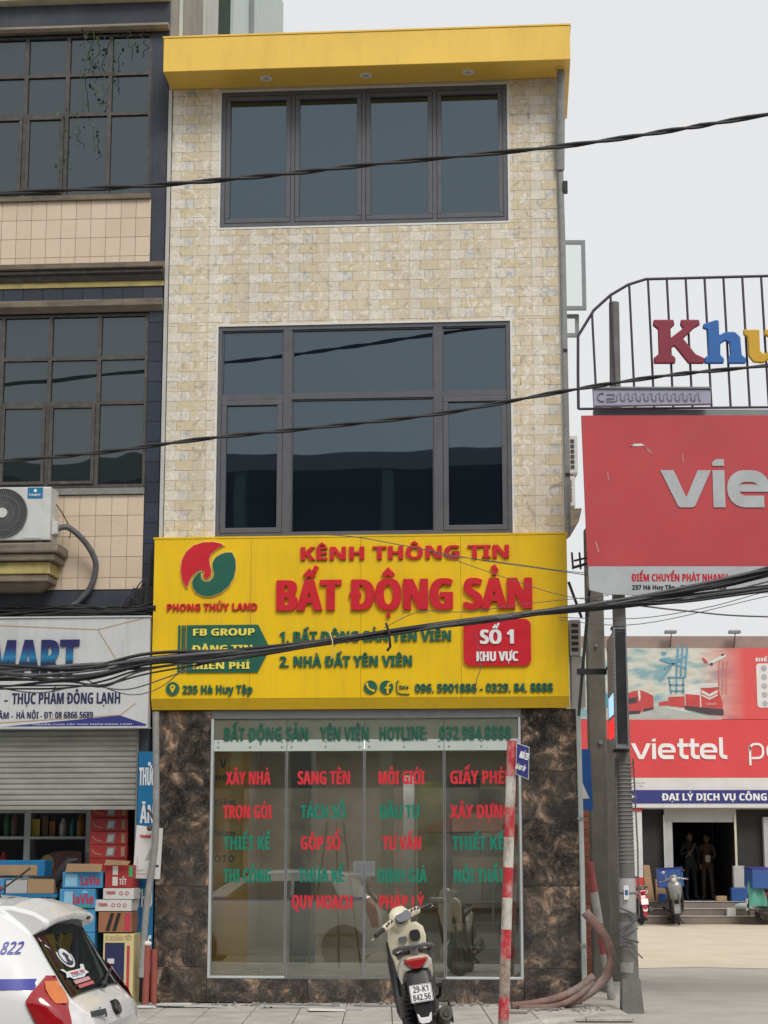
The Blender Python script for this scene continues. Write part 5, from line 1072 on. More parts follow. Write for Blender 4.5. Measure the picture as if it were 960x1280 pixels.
# black strut frame by the sign end
T = thing('strut_bracket', 'black steel bracket with slanting strut between the yellow sign and the concrete post', 'bracket', (2.1, 19.4, 2.9))
f = MB(); f.tube([(2.03, 19.4, 2.95), (2.17, 19.4, 4.3)], .018, 6); part('strut', f, M['black_plastic'], T)
f = MB(); f.box(2.02, 2.33, 19.37, 19.42, 3.38, 3.44); f.obox((2.37, 19.4, 3.47), .1, .04, .04, (0, -40, 0)); part('cross_arm', f, M['black_plastic'], T)
f = MB(); f.tube([(1.95, 19.4, 4.36), (2.08, 19.4, 3.98)], .016, 6); f.tube([(2.0, 19.3, 4.50), (2.17, 19.3, 4.55)], .016, 6); f.tube([(2.0, 19.3, 4.57), (2.17, 19.3, 4.61)], .012, 6)
for x in (1.99, 2.07, 2.15): f.tube([(x, 19.3, 4.48), (x - .01, 19.3, 4.66)], .012, 6)
part('insulator_rack', f, M['black_plastic'], T)
# brick pier, blue road sign, striped marker post behind
T = thing('brick_pier', 'red brick pier behind the marble corner', 'pier', (2.6, 24.2, -.02))
f = MB(); f.box(2.22, 2.80, 24.05, 24.5, -.03, 2.22); part('core', f, M['mortar'], T); f = MB(); f.box(2.802, 3.08, 24.02, 24.5, -.03, 3.0); part('side_pillar', f, M['post'], T)
for r in range(26):
    x = 2.22 - (.1 if r % 2 else 0)
    while x < 2.79:
        a = max(2.22, x); b = min(2.80, x + .2)
        if b - a > .03: piece('brick', T, (a + .005, 24.035, -.02 + r * .085), (round(b - a - .01, 3), .014, .073), M['red_clay'], .003)
        x += .2
T = thing('road_sign', 'blue rectangular road sign with white triangle, half hidden behind the marble wall', 'sign', (2.3, 22.1, 0))
f = MB(); f.prism([(2.02, 2.06), (2.46, 2.04), (2.44, 2.76), (2.02, 2.76)], 22.1, 22.115); part('plate', f, mat('sign_blue', (.02, .10, .36), .4, var=.05), T)
f = MB(); f.prism([(2.06, 2.18), (2.42, 2.18), (2.24, 2.60)], 22.096, 22.0995); part('triangle', f, M['paper'], T); f = MB(); f.prism([(2.19, 2.22), (2.29, 2.22), (2.25, 2.45)], 22.092, 22.0955); part('figure', f, M['black_plastic'], T)
f = MB(); f.cyl((2.3, 22.15, -.03), (2.3, 22.15, 2.8), .03, 10); part('post', f, M['lt_grey_metal'], T)
T = thing('marker_post', 'faded red and white marker post leaning behind the marble corner', 'post', (2.42, 21, 0))
zz = [-.03, .45, .78, 1.12, 1.45]; 
for i in range(4):
    f = MB(); g0 = Vector((2.50, 21, -.03)); g1 = Vector((2.26, 21, 1.6)); a = g0.lerp(g1, (zz[i] + .03) / 1.63); b = g0.lerp(g1, (zz[i + 1] + .03) / 1.63); f.cyl(a, b, .045, 12); part('band', f, M['conduit'] if i in (0, 2) else mat('faded_red', (.22, .05, .05), .7, var=.2), T)
# corrugated conduits at the pole foot
for i, (P, r) in enumerate((([(1.28, 19.2, .03), (1.5, 19.25, .05), (1.75, 19.3, .10), (1.96, 19.35, .19), (2.13, 19.4, .31)], .042), ([(1.60, 19.3, .02), (1.82, 19.35, .04), (2.05, 19.4, .13), (2.24, 19.42, .28), (2.315, 19.42, .45), (2.29, 19.42, .62), (2.2, 19.42, .78), (2.06, 19.44, .95)], .05), ([(1.80, 19.5, .03), (2.0, 19.52, .14), (2.15, 19.54, .20), (2.28, 19.55, .18)], .045), ([(1.35, 19.15, .02), (1.7, 19.2, .03), (1.95, 19.3, .12), (2.12, 19.4, .26)], .03))):
    f = MB(); f.tube(smoothpath(P, 7), r, 12); single('corrugated_conduit', f, M['hose'] if i != 2 else M['conduit'], ('left dusty red conduit lying on the ground and rising to the right', 'large red conduit looping up behind the marble corner', 'grey conduit lying behind the red ones at the pole foot', 'thin red conduit on the ground in front of the others')[i], 'conduit', P[0], 'conduits at the pole foot')

# ================================================================== POSTAL SHOP across the yard (faces the camera)
VS = thing('postal_shop', 'low postal shop across the yard with red fascia and dark open doorway', 'building', (8, 45, 0))
f = MB(); f.box(3.0, 22, 45.05, 60, 2.64, 6.70); f.box(3.0, 6.16, 45.05, 60, 0, 2.639); f.box(10.5, 22, 47, 60, 0, 2.639); f.box(6.17, 10.49, 52, 60, 0, 2.639)
part('wall', f, M['white_paint'], VS)
f = MB(); f.box(3.0, 22, 45.0, 45.5, 6.70, 6.80); part('parapet', f, mat('brown_parapet', (.30, .22, .19), .8, var=.1), VS)
f = MB(); f.box(3.0, 22, 44.97, 45.049, 6.50, 6.699); part('parapet_band', f, mat('brown_parapet', (.30, .22, .19), .8, var=.1), VS)
# banner with gradient print
mgd = bpy.data.materials.new('banner_print'); mgd.use_nodes = True; N_ = mgd.node_tree.nodes; L_ = mgd.node_tree.links
gg = N_.new('ShaderNodeNewGeometry'); sp = N_.new('ShaderNodeSeparateXYZ'); L_.new(gg.outputs['Position'], sp.inputs[0])
nz = N_.new('ShaderNodeTexNoise'); nz.inputs['Scale'].default_value = 1.6; nz.inputs['Detail'].default_value = 5
mp = N_.new('ShaderNodeMapping'); mp.inputs['Scale'].default_value = (1, 1, 2.6); L_.new(gg.outputs['Position'], mp.inputs[0]); L_.new(mp.outputs[0], nz.inputs['Vector'])
rp = ramp(N_, [(.35, (.22, .38, .42)), (.46, (.45, .52, .48)), (.55, (.62, .62, .55)), (.7, (.52, .50, .42))]); L_.new(nz.outputs['Fac'], rp.inputs[0])
mr = N_.new('ShaderNodeMapRange'); mr.inputs[1].default_value = 7.6; mr.inputs[2].default_value = 8.75; L_.new(sp.outputs[0], mr.inputs[0])
mm = N_.new('ShaderNodeMixRGB'); mm.inputs[2].default_value = (.66, .085, .085, 1); L_.new(mr.outputs[0], mm.inputs[0]); L_.new(rp.outputs[0], mm.inputs[1]); L_.new(mm.outputs[0], N_['Principled BSDF'].inputs['Base Color']); N_['Principled BSDF'].inputs['Roughness'].default_value = .5
BN = thing('banner', 'wide printed banner with red lorry, locomotive, cranes and aeroplane on the postal shop', 'banner', (8, 44.9, 4.77))
f = MB(); f.box(3.2, 21, 44.90, 44.965, 4.775, 6.495); part('sheet', f, mgd, BN)
X = lambda px: 4.79 + (px - 727) * .01936
Z = lambda py: 6.549 - (py - 808) * .01941
C4 = lambda P: [(X(780 + x / 5.333), Z(780 + y / 5.333)) for x, y in P]
def pr(m, P, lay=1, name='print', par=None): f = MB(); f.prism(C4(P), 44.90 - .004 * lay - .003, 44.90 - .004 * lay); return part(name, f, m, par or BN)
road = mat('print_road', (.42, .45, .42), .5, var=.1); pred = mat('print_lorry_red', (.52, .06, .06), .5, var=.1, scale=6); pdk = mat('print_dark', (.06, .05, .06), .5); pbl = mat('print_crane_blue', (.13, .33, .46), .5, var=.15); pwh = mat('print_white', (.62, .62, .58), .5); pln = mat('print_pale_red', (.55, .20, .18), .5)
pr(road, [(-250, 560), (220, 548), (460, 600), (640, 628), (640, 640), (-250, 640)], 1)
pr(mat('print_sea', (.08, .30, .38), .5, var=.2), [(-250, 470), (-60, 470), (-60, 560), (-250, 560)], 1)
pr(pred, [(10, 470), (60, 450), (115, 445), (115, 590), (10, 600)], 2); pr(pred, [(117, 447), (190, 480), (192, 562), (117, 575)], 2)
pr(pdk, [(20, 500), (85, 490), (80, 530), (22, 535)], 3); pr(pdk, [(15, 585), (100, 580), (100, 600), (15, 605)], 3); pr(pdk, [(120, 570), (190, 558), (190, 572), (120, 588)], 3); pr(pwh, [(88, 450), (104, 448), (106, 500), (96, 520)], 3)
for P in ([(228, 525), (290, 515), (290, 545), (228, 548)], [(292, 490), (398, 485), (398, 560), (292, 548)]): pr(pred, P, 2)
pr(pwh, [(400, 420), (520, 395), (520, 570), (400, 560)], 2); pr(pred, [(405, 470), (500, 478), (500, 560), (405, 548)], 3)
pr(pwh, [(505, 400), (622, 395), (622, 430), (505, 430)], 3, 'print'); pr(pred, [(508, 432), (620, 425), (650, 520), (650, 570), (510, 575)], 3); pr(pwh, [(512, 442), (565, 470), (620, 442), (620, 462), (565, 490), (512, 462)], 4); pr(pwh, [(512, 470), (565, 497), (620, 470), (620, 480), (565, 508), (512, 482)], 4)
pr(pdk, [(400, 548), (655, 572), (655, 610), (560, 606), (400, 570)], 4); pr(pln, [(540, 528), (612, 528), (612, 545), (540, 545)], 5)
for x0 in (355, 385, 415):
    f = MB(); f.strip(C4([(x0 + 12, 150), (x0 - 8, 360)]), .05, 44.886, 44.889); part('crane_print', f, pbl, BN)
for a in ([(240, 240), (420, 300)], [(270, 300), (410, 220)], [(300, 360), (310, 470)], [(350, 360), (345, 470)], [(395, 360), (390, 470)], [(290, 360), (410, 360)], [(300, 410), (400, 410)], [(310, 450), (400, 450)], [(240, 380), (330, 270)]):
    f = MB(); f.strip(C4(a), .035, 44.882, 44.885); part('crane_print', f, pbl, BN)
for x0 in (640, 665, 690): f = MB(); f.strip(C4([(x0, 250), (x0 - 12, 470)]), .03, 44.886, 44.889); part('crane_print', f, pln, BN)
pr(pbl, [(245, 235), (300, 228), (330, 245), (300, 262), (255, 252)], 2); pr(pbl, [(250, 190), (290, 188), (285, 210), (255, 212)], 2)
pr(pwh, [(560, 255), (670, 205), (684, 212), (680, 225), (585, 272), (565, 268)], 3, 'aeroplane_print'); pr(pred, [(522, 225), (545, 238), (562, 262), (540, 262)], 4, 'aeroplane_print'); pr(pdk, [(578, 262), (594, 262), (594, 280), (578, 280)], 4, 'aeroplane_print'); pr(pdk, [(652, 205), (675, 202), (668, 216), (652, 216)], 4, 'aeroplane_print')
f = MB(); f.prism(rrect(X(945.5), X(975), Z(885), Z(830), .08), 44.89, 44.897); cd = part('contact_panel', f, M['paper'], BN)
for k in range(5): f = MB(); f.prism(disc(X(955), Z(836 + k * 11), .07, n=14), 44.884, 44.888); part('mark', f, pwh if k < 0 else mat('pale_mark', (.42, .40, .45), .6), cd)
words(BN, M['white_letter'], 'ĐIỂM', X(945.5), X(968), Z(827.5), Z(823), 44.89, 44.897, emb=.03)
# red fascia
FB = thing('red_fascia', 'bright red fascia of the postal shop with white lettering', 'sign', (8, 44.85, 3.36))
f = MB(); f.box(3.2, 21, 44.84, 44.965, 3.372, 4.76); part('panel', f, M['viettel_red'], FB)
x = vword(FB, M['white_letter'], X(788), 3.815, .375, 44.82, 44.839, 'viettel', .235)
vword(FB, M['white_letter'], X(932), 3.815, .385, 44.82, 44.839, 'post', .13)
f = MB(); f.box(3.2, 21, 44.83, 44.965, 3.082, 3.37); part('white_band', f, M['white_paint'], FB)
words(FB, M['grey_box'], 'BƯU CỤC GIA LÂM', X(782), X(802), 3.23, 3.27, 44.826, 44.829); words(FB, M['grey_box'], 'HÀ HUY TẬP', X(782), X(800), 3.15, 3.19, 44.826, 44.829)
BF = thing('blue_fascia', 'blue strip sign with white lettering above the postal shop doorway', 'sign', (8, 44.8, 2.66))
f = MB(); f.box(5.55, 21, 44.80, 44.965, 2.765, 3.08); part('panel', f, M['shop_blue'], BF)
f = MB(); f.box(5.55, 21, 44.81, 44.965, 2.665, 2.763); part('white_band', f, M['white_paint'], BF)
words(BF, M['white_letter'], 'ĐẠI LÝ DỊCH VỤ CÔNG', 6.65, 9.14, 2.835, 3.00, 44.79, 44.799, emb=.03)
words(BF, M['white_letter'], 'TRỰC TUYẾN', 9.35, 10.75, 2.835, 3.00, 44.79, 44.799, emb=.03)
words(BF, M['white_letter'], 'viettel', 5.76, 6.02, 2.90, 2.96, 44.795, 44.799, emb=.03)
# doorway
f = MB(); f.box(5.72, 6.16, 44.9, 45.04, 1.03, 2.58); part('pillar_face', f, M['white_paint'], VS)
f = MB(); f.box(5.70, 6.165, 44.88, 45.04, .30, 1.029); part('red_plinth', f, M['viettel_red'], VS); f = MB(); f.box(5.72, 6.17, 44.88, 45.04, 2.581, 2.66); part('red_cap', f, M['viettel_red'], VS)
f = MB(); f.box(6.921, 8.46, 48.5, 48.6, .48, 2.64); f.box(6.80, 6.90, 45.4, 48.49, .48, 2.64); f.box(8.48, 8.58, 45.4, 48.49, .48, 2.64); f.box(6.6, 8.8, 45.4, 48.6, 2.641, 2.66); part('shade_lining', f, M['dark_in'], VS)  # dark planes added to paint the deep shade inside the doorway
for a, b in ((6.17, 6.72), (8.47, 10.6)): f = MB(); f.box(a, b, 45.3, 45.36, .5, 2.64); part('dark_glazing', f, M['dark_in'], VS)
f = MB(); f.box(6.74, 6.92, 45.15, 45.35, .5, 2.64); f.box(6.921, 8.46, 45.15, 45.35, 2.33, 2.64); f.box(9.10, 9.35, 45.1, 45.29, .8, 2.45); part('door_frame', f, M['grey_box'], VS)
f = MB(); f.box(8.40, 8.45, 45.1, 45.14, .95, 2.5); part('jamb_strip', f, mat('cream_strip', (.60, .56, .42), .6), VS); f = MB(); f.box(6.70, 6.735, 45.1, 45.14, 1.0, 2.5); part('jamb_strip', f, M['pvc'], VS)
f = MB(); f.box(6.17, 10.49, 45.37, 52, .40, .47); part('shop_floor', f, M['dark_in'], VS)  # near-black floor carries the same painted indoor shade
for i in range(3): f = MB(); f.box(5.0, 12, 44.1 + i * .38, 45.35, -.02 + i * .16, .145 + i * .16); part('step', f, mat('brown_step', (.20, .165, .14), .8, var=.2, scale=2), VS); f = MB(); f.box(5.0, 12, 44.08 + i * .38, 44.48 + i * .38, .146 + i * .16, .156 + i * .16); part('tread', f, M['plaster'], VS)
for i, x in enumerate((6.96, 8.51)):
    T = thing('roof_floodlight', ('left', 'right')[i] + ' small floodlight on a thin stalk above the banner', 'lamp', (x, 44.8, 6.5), 'floodlights above the banner')
    f = MB(); f.cyl((x, 45.0, 6.5), (x, 44.7, 6.84), .012, 6); part('stalk', f, M['ac_dark'], T)
    f = MB(); f.box(x - .16, x + .12, 44.6, 44.8, 6.83, 6.90); part('lamp_head', f, M['ac_grille'], T, bev=.01)
def sbox(nm, x0, x1, y0, y1, z0, z1, m, lab, cat): f = MB(); f.box(x0, x1, y0, y1, z0, z1); return single(nm, f, m, lab, cat, ((x0 + x1) / 2, y0, z0), bev=.01)
f = MB(); f.add([(6.20, 44.9, .47), (6.42, 44.9, .47), (6.34, 45.1, 1.32), (6.20, 45.1, 1.32), (6.20, 44.94, .47), (6.42, 44.94, .47), (6.34, 45.14, 1.32), (6.20, 45.14, 1.32)], [(0, 1, 2, 3), (1, 5, 6, 2), (3, 2, 6, 7), (0, 4, 7, 3), (4, 5, 6, 7)]); single('leaning_board', f, M['cardboard'], 'brown board leaning against the dark glazing left of the doorway', 'board', (6.3, 45, .47))
sbox('cardboard_box', 6.45, 6.80, 44.92, 45.12, .47, .98, M['cardboard'], 'cardboard box left of the postal shop doorway behind the silver motorbike', 'box')
sbox('blue_bin', 6.50, 6.72, 44.80, 44.9, .47, .65, M['blue_box'], 'small blue bin on the top step beside the cardboard box', 'bin')
sbox('parcel_sack', 8.31, 8.58, 44.9, 45.1, .79, 1.30, M['grey_box'], 'pale grey parcel sack standing on the blue crate at the doorway', 'sack')
sbox('blue_crate', 8.24, 8.62, 44.88, 45.12, .47, .788, M['blue_box'], 'blue plastic crate right of the postal shop doorway', 'crate')
sbox('parcel', 7.88, 8.12, 44.85, 45.05, .47, .60, M['cardboard'], 'flat brown parcel on the step right inside the doorway', 'parcel')
sbox('white_box', 8.02, 8.22, 44.30, 44.45, .145, .34, M['paper'], 'small white and red box standing on the lower step', 'box')
f = MB(); f.ball((8.45, 44.6, .36), .22, .15, .09); single('plastic_bag', f, M['pale_strip'], 'pale plastic bag lying on the steps beside the green cloth', 'bag', (8.45, 44.6, .3))
# two people in the doorway, skinned figures
def person(name, lab, x, y, z, h, face, shirt, arm):
    s = h / 1.7; J = {'p': (0, 0, .92), 'c': (0, 0, 1.18), 'n': (0, 0, 1.42), 'nk': (0, -.01, 1.50), 'sl': (-.18, 0, 1.38), 'sr': (.18, 0, 1.38), 'hl': (-.09, 0, .90), 'hr': (.09, 0, .90), 'kl': (-.10, -.03, .49), 'kr': (.12, -.02, .49), 'al': (-.11, 0, .07), 'ar': (.14, 0, .07), 'tl': (-.12, -.14, .03), 'tr': (.17, -.13, .03)}
    if arm: J.update({'el': (-.26, -.06, 1.14), 'wl': (-.10, -.26, 1.24), 'er': (.26, .02, 1.12), 'wr': (.24, -.10, .90)})
    else: J.update({'el': (-.26, .02, 1.12), 'wl': (-.27, -.08, .88), 'er': (.25, -.05, 1.13), 'wr': (.12, -.25, 1.05)})
    rad = {'p': .14, 'c': .14, 'n': .12, 'nk': .055, 'sl': .065, 'sr': .065, 'hl': .09, 'hr': .09, 'kl': .06, 'kr': .06, 'al': .045, 'ar': .045, 'tl': .035, 'tr': .035, 'el': .045, 'er': .045, 'wl': .032, 'wr': .032}
    E_ = [('p', 'c'), ('c', 'n'), ('n', 'nk'), ('n', 'sl'), ('n', 'sr'), ('sl', 'el'), ('el', 'wl'), ('sr', 'er'), ('er', 'wr'), ('p', 'hl'), ('p', 'hr'), ('hl', 'kl'), ('kl', 'al'), ('al', 'tl'), ('hr', 'kr'), ('kr', 'ar'), ('ar', 'tr')]
    ks = list(J); me = bpy.data.meshes.new('body'); me.from_pydata([tuple(c * s for c in J[k]) for k in ks], [(ks.index(a), ks.index(b)) for a, b in E_], [])
    T = thing(name, lab, 'person', (x, y, z), rot=face, local=True); o = bpy.data.objects.new('body', me); COL.objects.link(o); o.parent = T; o.modifiers.new('skin', 'SKIN')
    sk = me.skin_vertices[0].data
    for i, k in enumerate(ks): sk[i].radius = (rad[k] * s, rad[k] * s * (.75 if k in 'pcn' else 1)); sk[i].use_root = (k == 'p')
    sub = o.modifiers.new('sub', 'SUBSURF'); sub.levels = sub.render_levels = 2; me.materials.append(shirt)
    f = MB(); f.ball((0, -.02 * s, 1.60 * s), .078 * s, .095 * s, .115 * s, 14); f.ball((0, -.115 * s, 1.59 * s), .014 * s, .02 * s, .02 * s, 6)
    f.ball((-.08 * s, -.01, 1.60 * s), .012, .02, .03, 6); f.ball((.08 * s, -.01, 1.60 * s), .012, .02, .03, 6); part('head', f, M['skin'], T)
    f = MB(); f.ball((0, .0, 1.63 * s), .086 * s, .098 * s, .105 * s, 12); part('hair', f, M['black_plastic'], T)
    for w_ in ('wl', 'wr'):
        c = Vector(J[w_]) * s; f = MB(); f.ball((c.x, c.y - .02, c.z - .04), .028, .035, .045, 8)
        for k in range(4): f.tube([(c.x - .024 + .016 * k, c.y - .03, c.z - .07), (c.x - .024 + .016 * k, c.y - .045, c.z - .10 - .008 * (k in (1, 2))), (c.x - .024 + .016 * k, c.y - .06, c.z - .12)], .007, 5)
        f.tube([(c.x + .025, c.y - .02, c.z - .03), (c.x + .045, c.y - .04, c.z - .06)], .008, 5); part('hand', f, M['skin'], T)
    return T
a = person('person', 'person with tan strap across the chest standing left in the dark postal shop doorway', 7.60, 46.9, .47, 1.62, R(10), M['cloth_dark'], True)
f = MB(); f.tube([(-.16, -.13, 1.02), (.0, -.17, 1.2), (.12, -.10, 1.38)], .016, 6); part('shoulder_strap', f, M['cardboard'], a)
a = person('person', 'person in brownish top holding papers, standing right in the dark postal shop doorway', 8.05, 47.0, .47, 1.58, R(-30), M['cloth_tan'], False)
f = MB(); f.obox((.12, -.28, 1.0), .12, .02, .16); part('papers', f, M['paper'], a)

# ================================================================== CABLES
def cable(name, lab, P, rads, group=None, m='cable', y=None, tw=0, ext=True):
    P = [Vector(p) for p in P]
    if ext: P = [P[0] + (P[0] - P[1]) * 2.2] + P + [P[-1] + (P[-1] - P[-2]) * 3.0]
    S_ = smoothpath(P, 8); f = MB()
    f2 = MB()
    for i, r in enumerate(rads):
        if tw and i < 2: Q = [p + Vector((0, tw * math.cos(j * .9 + math.pi * i), tw * math.sin(j * .9 + math.pi * i))) for j, p in enumerate(S_)]
        else: Q = S_
        f2.tube(Q, r, 7)
    return single(name, f2, M[m], lab, 'cable', P[0], group)
def wpts(L, y): return [(x, y, z) for x, z in L]
cable('twisted_cable', 'upper twisted black cable crossing in front of the top floor window', wpts([(-3.698, 7.784), (-2.159, 7.873), (-1.081, 7.971), (0.0, 8.093), (1.703, 8.264), (2.792, 8.428), (3.729, 8.592)], 17), (.0155, .0155), tw=.013)
cable('twisted_cable', 'lower twisted black cable crossing in front of the large middle window', wpts([(-3.598, 5.145), (-2.626, 5.237), (-1.653, 5.368), (-0.602, 5.476), (0.527, 5.607), (1.661, 5.817), (2.647, 5.973), (3.634, 6.074)], 17), (.0125, .0125), tw=.011)
bA = [(-3.732, 3.301), (-2.956, 3.348), (-2.257, 3.41), (-1.168, 3.488), (0.0, 3.66), (0.938, 3.778), (1.721, 3.888), (2.427, 3.975), (3.057, 4.102), (3.769, 4.268)]
bB = [(-3.729, 3.208), (-2.952, 3.223), (-2.255, 3.317), (-1.712, 3.379), (-1.168, 3.459), (0, 3.64), (.938, 3.76), (1.721, 3.87), (2.427, 3.955), (3.3, 4.13), (3.769, 4.22)]
bC = [(-3.726, 3.153), (-3.105, 3.138), (-2.718, 3.177), (-2.254, 3.278), (-1.168, 3.45), (0, 3.65), (.938, 3.77), (1.721, 3.86), (2.427, 3.94), (3.1, 4.03), (3.769, 4.12)]
bD = [(-3.73, 3.25), (-2.95, 3.29), (-2.25, 3.36), (-1.168, 3.475), (0.0, 3.665), (0.938, 3.79), (1.721, 3.895), (2.427, 3.96), (2.9, 3.98), (3.764, 4.09)]
rr = random.Random(12)
nmz = ['thickest', 'thick', 'smooth', 'sagging', 'taut', 'loose', 'crossing', 'frayed', 'slack', 'outer']
i = 0
for base, r, n_ in ((bA, .021, 4), (bB, .016, 4), (bC, .011, 4), (bD, .014, 3)):
    for k in range(n_):
        Q = []
        for (x, z) in base:
            sp_ = .019 + .034 * max(0, min(1, (-1.0 - x) / 1.5)) + .016 * max(0, min(1, (x - 1.5) / 2))
            Q.append((x, 18 + rr.uniform(-.03, .03), z + rr.uniform(-sp_, sp_)))
        S_ = smoothpath([Vector(Q[0]) + (Vector(Q[0]) - Vector(Q[1])) * 2] + [Vector(q) for q in Q] + [Vector(Q[-1]) + (Vector(Q[-1]) - Vector(Q[-2])) * 3], 7)
        f = MB(); f.tube(S_, r * rr.uniform(.68, .92), 8); single('bundled_cable', f, M['cable'] if (k + i) % 3 else M['cable_grey'], 'black cable woven into the thick bundle that crosses the yellow shop sign', 'cable', Q[0], 'cables in the bundle across the sign')
    i += 1
def thin(lab, L, y, r=.0045, m='cable_grey', ext=False): cable('thin_cable', lab, wpts(L, y), (r,), None, m, ext=ext)
for lab, L, y, r in (('thin cable looping under the bundle in front of the grocery sign', [(-3.725, 3.114), (-3.335, 3.068), (-2.9, 3.14), (-2.5, 3.10), (-2.1, 3.22), (-1.7, 3.37)], 18, .007),
    ('slack wire drooping below the bundle at the left end of the yellow sign', [(-2.9, 3.2), (-2.5, 3.06), (-2.2, 3.12), (-1.95, 3.32)], 18.1, .005),
    ('thin cable leaving the bundle below the billboard and rising right', [(2.425, 3.92), (2.896, 3.959), (3.764, 4.157), (5, 4.5)], 18, .008), ('thin cable sagging right from the pole below the billboard', [(2.426, 3.928), (2.971, 3.865), (3.751, 3.81), (6, 3.8)], 18, .008),
    ('lowest thin cable in the sky gap right of the pole', [(1.719, 3.778), (2.499, 3.739), (3.759, 4.015), (5, 4.3)], 18, .004), ('faint cable in the sky gap just under the bundle', [(1.72, 3.83), (2.5, 3.82), (3.2, 3.93), (3.76, 4.08), (5, 4.4)], 18.2, .004),
    ('thin wire crossing the upper letters of the yellow sign', [(-0.6, 4.83), (-0.252, 4.801), (0.336, 4.69), (1.006, 4.563), (1.901, 4.436), (2.6, 4.33)], 19.2, .005), ('thin wire slanting over the word at the right of the yellow sign', [(0.471, 4.66), (1.339, 4.351), (1.896, 4.182), (2.5, 4.1)], 19.2, .004),
    ('faint wire above the bundle at the right end of the yellow sign', [(.6, 4.60), (1.4, 4.50), (2.0, 4.42), (3.0, 4.36), (3.9, 4.4)], 19.1, .004), ('thin wire arcing over the bundle near the badge', [(0, 3.70), (.35, 3.86), (.8, 3.86), (1.5, 3.95), (2.2, 4.02)], 18, .004),
    ('wire hanging down over the badge on the yellow sign', [(.92, 3.75), (.97, 3.4), (.93, 3.25), (.91, 3.1)], 18.6, .004)): thin(lab, L, y, r)
for x, z, lab in ((.03, 3.64, 'dark tie hanging from the cable bundle near the sign centre'), (-.52, 3.56, 'pale string tied round the cable bundle above the second list line')):
    f = MB(); f.tube([(x - .01, 17.95, z + .1), (x + .02, 17.92, z), (x + .03, 17.95, z - .13), (x, 17.96, z - .17)], .014 if x > 0 else .006, 6); single('cable_tie', f, M['cable'] if x > 0 else M['cream_edge'], lab, 'cable tie', (x, 17.95, z))

# ================================================================== STRIPED POLE
T = thing('striped_pole', 'peeling red and white striped metal pole leaning in front of the shop glass', 'pole', (.94, 15.3, 0))
zs = [0, .225, .40, .70, .93, 1.18, 1.42, 1.66, 1.90, 2.15, 2.44]
pr_r = mat('peeling_red_paint', (.50, .03, .04), .5, var=.15, scale=14, dirt=((.62, .56, .52), .8, 9, (1, 1, .6))); pr_w = mat('peeling_white_paint', (.60, .58, .52), .6, var=.12, scale=14, dirt=((.22, .12, .07), .9, 10, (1, 1, .6))); pr_s = mat('rusty_paint', (.40, .33, .27), .7, var=.3, scale=18, dirt=((.14, .07, .04), .9, 14))
cm_ = [pr_s, pr_r, pr_s, pr_r, pr_w, pr_r, pr_w, pr_r, pr_w, pr_r]
for i in range(10):
    a = Vector((.945 + .105 * zs[i] / 2.44, 15.3, zs[i])); b = Vector((.945 + .105 * zs[i + 1] / 2.44, 15.3, zs[i + 1])); f = MB(); f.cyl(a, b, .044 - .004 * zs[i] / 2.44, 18, r2=.044 - .004 * zs[i + 1] / 2.44); part('band', f, cm_[i], T)
sp_ = thing('street_plate', 'small blue street name plate fixed to the top of the striped pole', 'sign', (1.12, 15.24, 2.12))
f = MB(); f.prism([(1.072, 2.165), (1.178, 2.12), (1.188, 2.385), (1.082, 2.42)], 15.24, 15.252); part('plate', f, M['white_paint'], sp_)
f = MB(); f.prism([(1.077, 2.172), (1.173, 2.13), (1.183, 2.38), (1.087, 2.412)], 15.236, 15.2395); part('face', f, M['shop_blue'], sp_)
mxs = Matrix.Translation((1.13, 0, 2.27)) @ Matrix.Rotation(R(18), 4, 'Y') @ Matrix.Translation((-1.13, 0, -2.27))
words(sp_, M['white_letter'], 'NGÕ 235', 1.092, 1.168, 2.29, 2.345, 15.232, 15.2355, emb=.03, mx=mxs); words(sp_, M['white_letter'], 'HÀ HUY TẬP', 1.089, 1.171, 2.195, 2.235, 15.232, 15.2355, emb=.02, mx=mxs)
# debris on the pavement
for i, (x, y, sx_, sy_, rz, mname, lab) in enumerate(((.33, 18.9, .36, .16, 12, 'paper', 'white broken board lying before the marble step'), (-.1, 19.35, .5, .07, 3, 'grey_box', 'long grey offcut along the foot of the marble step'), (-1.0, 19.4, .8, .12, -2, 'plaster', 'thin grey plank lying along the foot of the marble step'), (-1.5, 19.3, .18, .1, 20, 'paper', 'small white scrap near the left marble pier'), (-2.0, 19.5, .14, .05, 5, 'blue_sign', 'tiny blue scrap near the left marble pier'), (-1.75, 19.35, .3, .05, -8, 'concrete', 'dark strip of rubbish near the left marble pier'))):
    f = MB(); f.obox((x - .9, y, .02), sx_, sy_, .012, (0, 2, rz)); single('debris', f, M[mname], lab, 'debris', (x - .9, y, 0))
rr = random.Random(31)
for i, (x, y, L_, W_, m_) in enumerate(((-2.3, 19.55, .5, .1, 'conduit'), (-2.15, 19.75, .35, .06, 'paper'), (-.9, 19.62, .9, .05, 'concrete'), (.05, 19.5, .7, .06, 'conduit'), (-.35, 19.15, .28, .2, 'grey_box'), (1.55, 19.1, .4, .06, 'concrete'), (1.3, 18.7, .2, .14, 'concrete'))):
    f = MB(); f.obox((x, y, .014), L_, W_, .014, (rr.uniform(-2, 2), rr.uniform(-1, 1), rr.uniform(-14, 14)))
    single('offcut', f, M[m_], ('grey conduit offcut at the foot of the left marble pier', 'white strip tucked against the left marble pier', 'long dull batten against the marble step', 'long grey batten on the right half of the marble step foot', 'square grey board lying out from the marble step', 'short grey batten before the right marble pier', 'dull flat scrap on the cement corner')[i], 'debris', (x, y, 0))
rb = MB(); rr = random.Random(8)
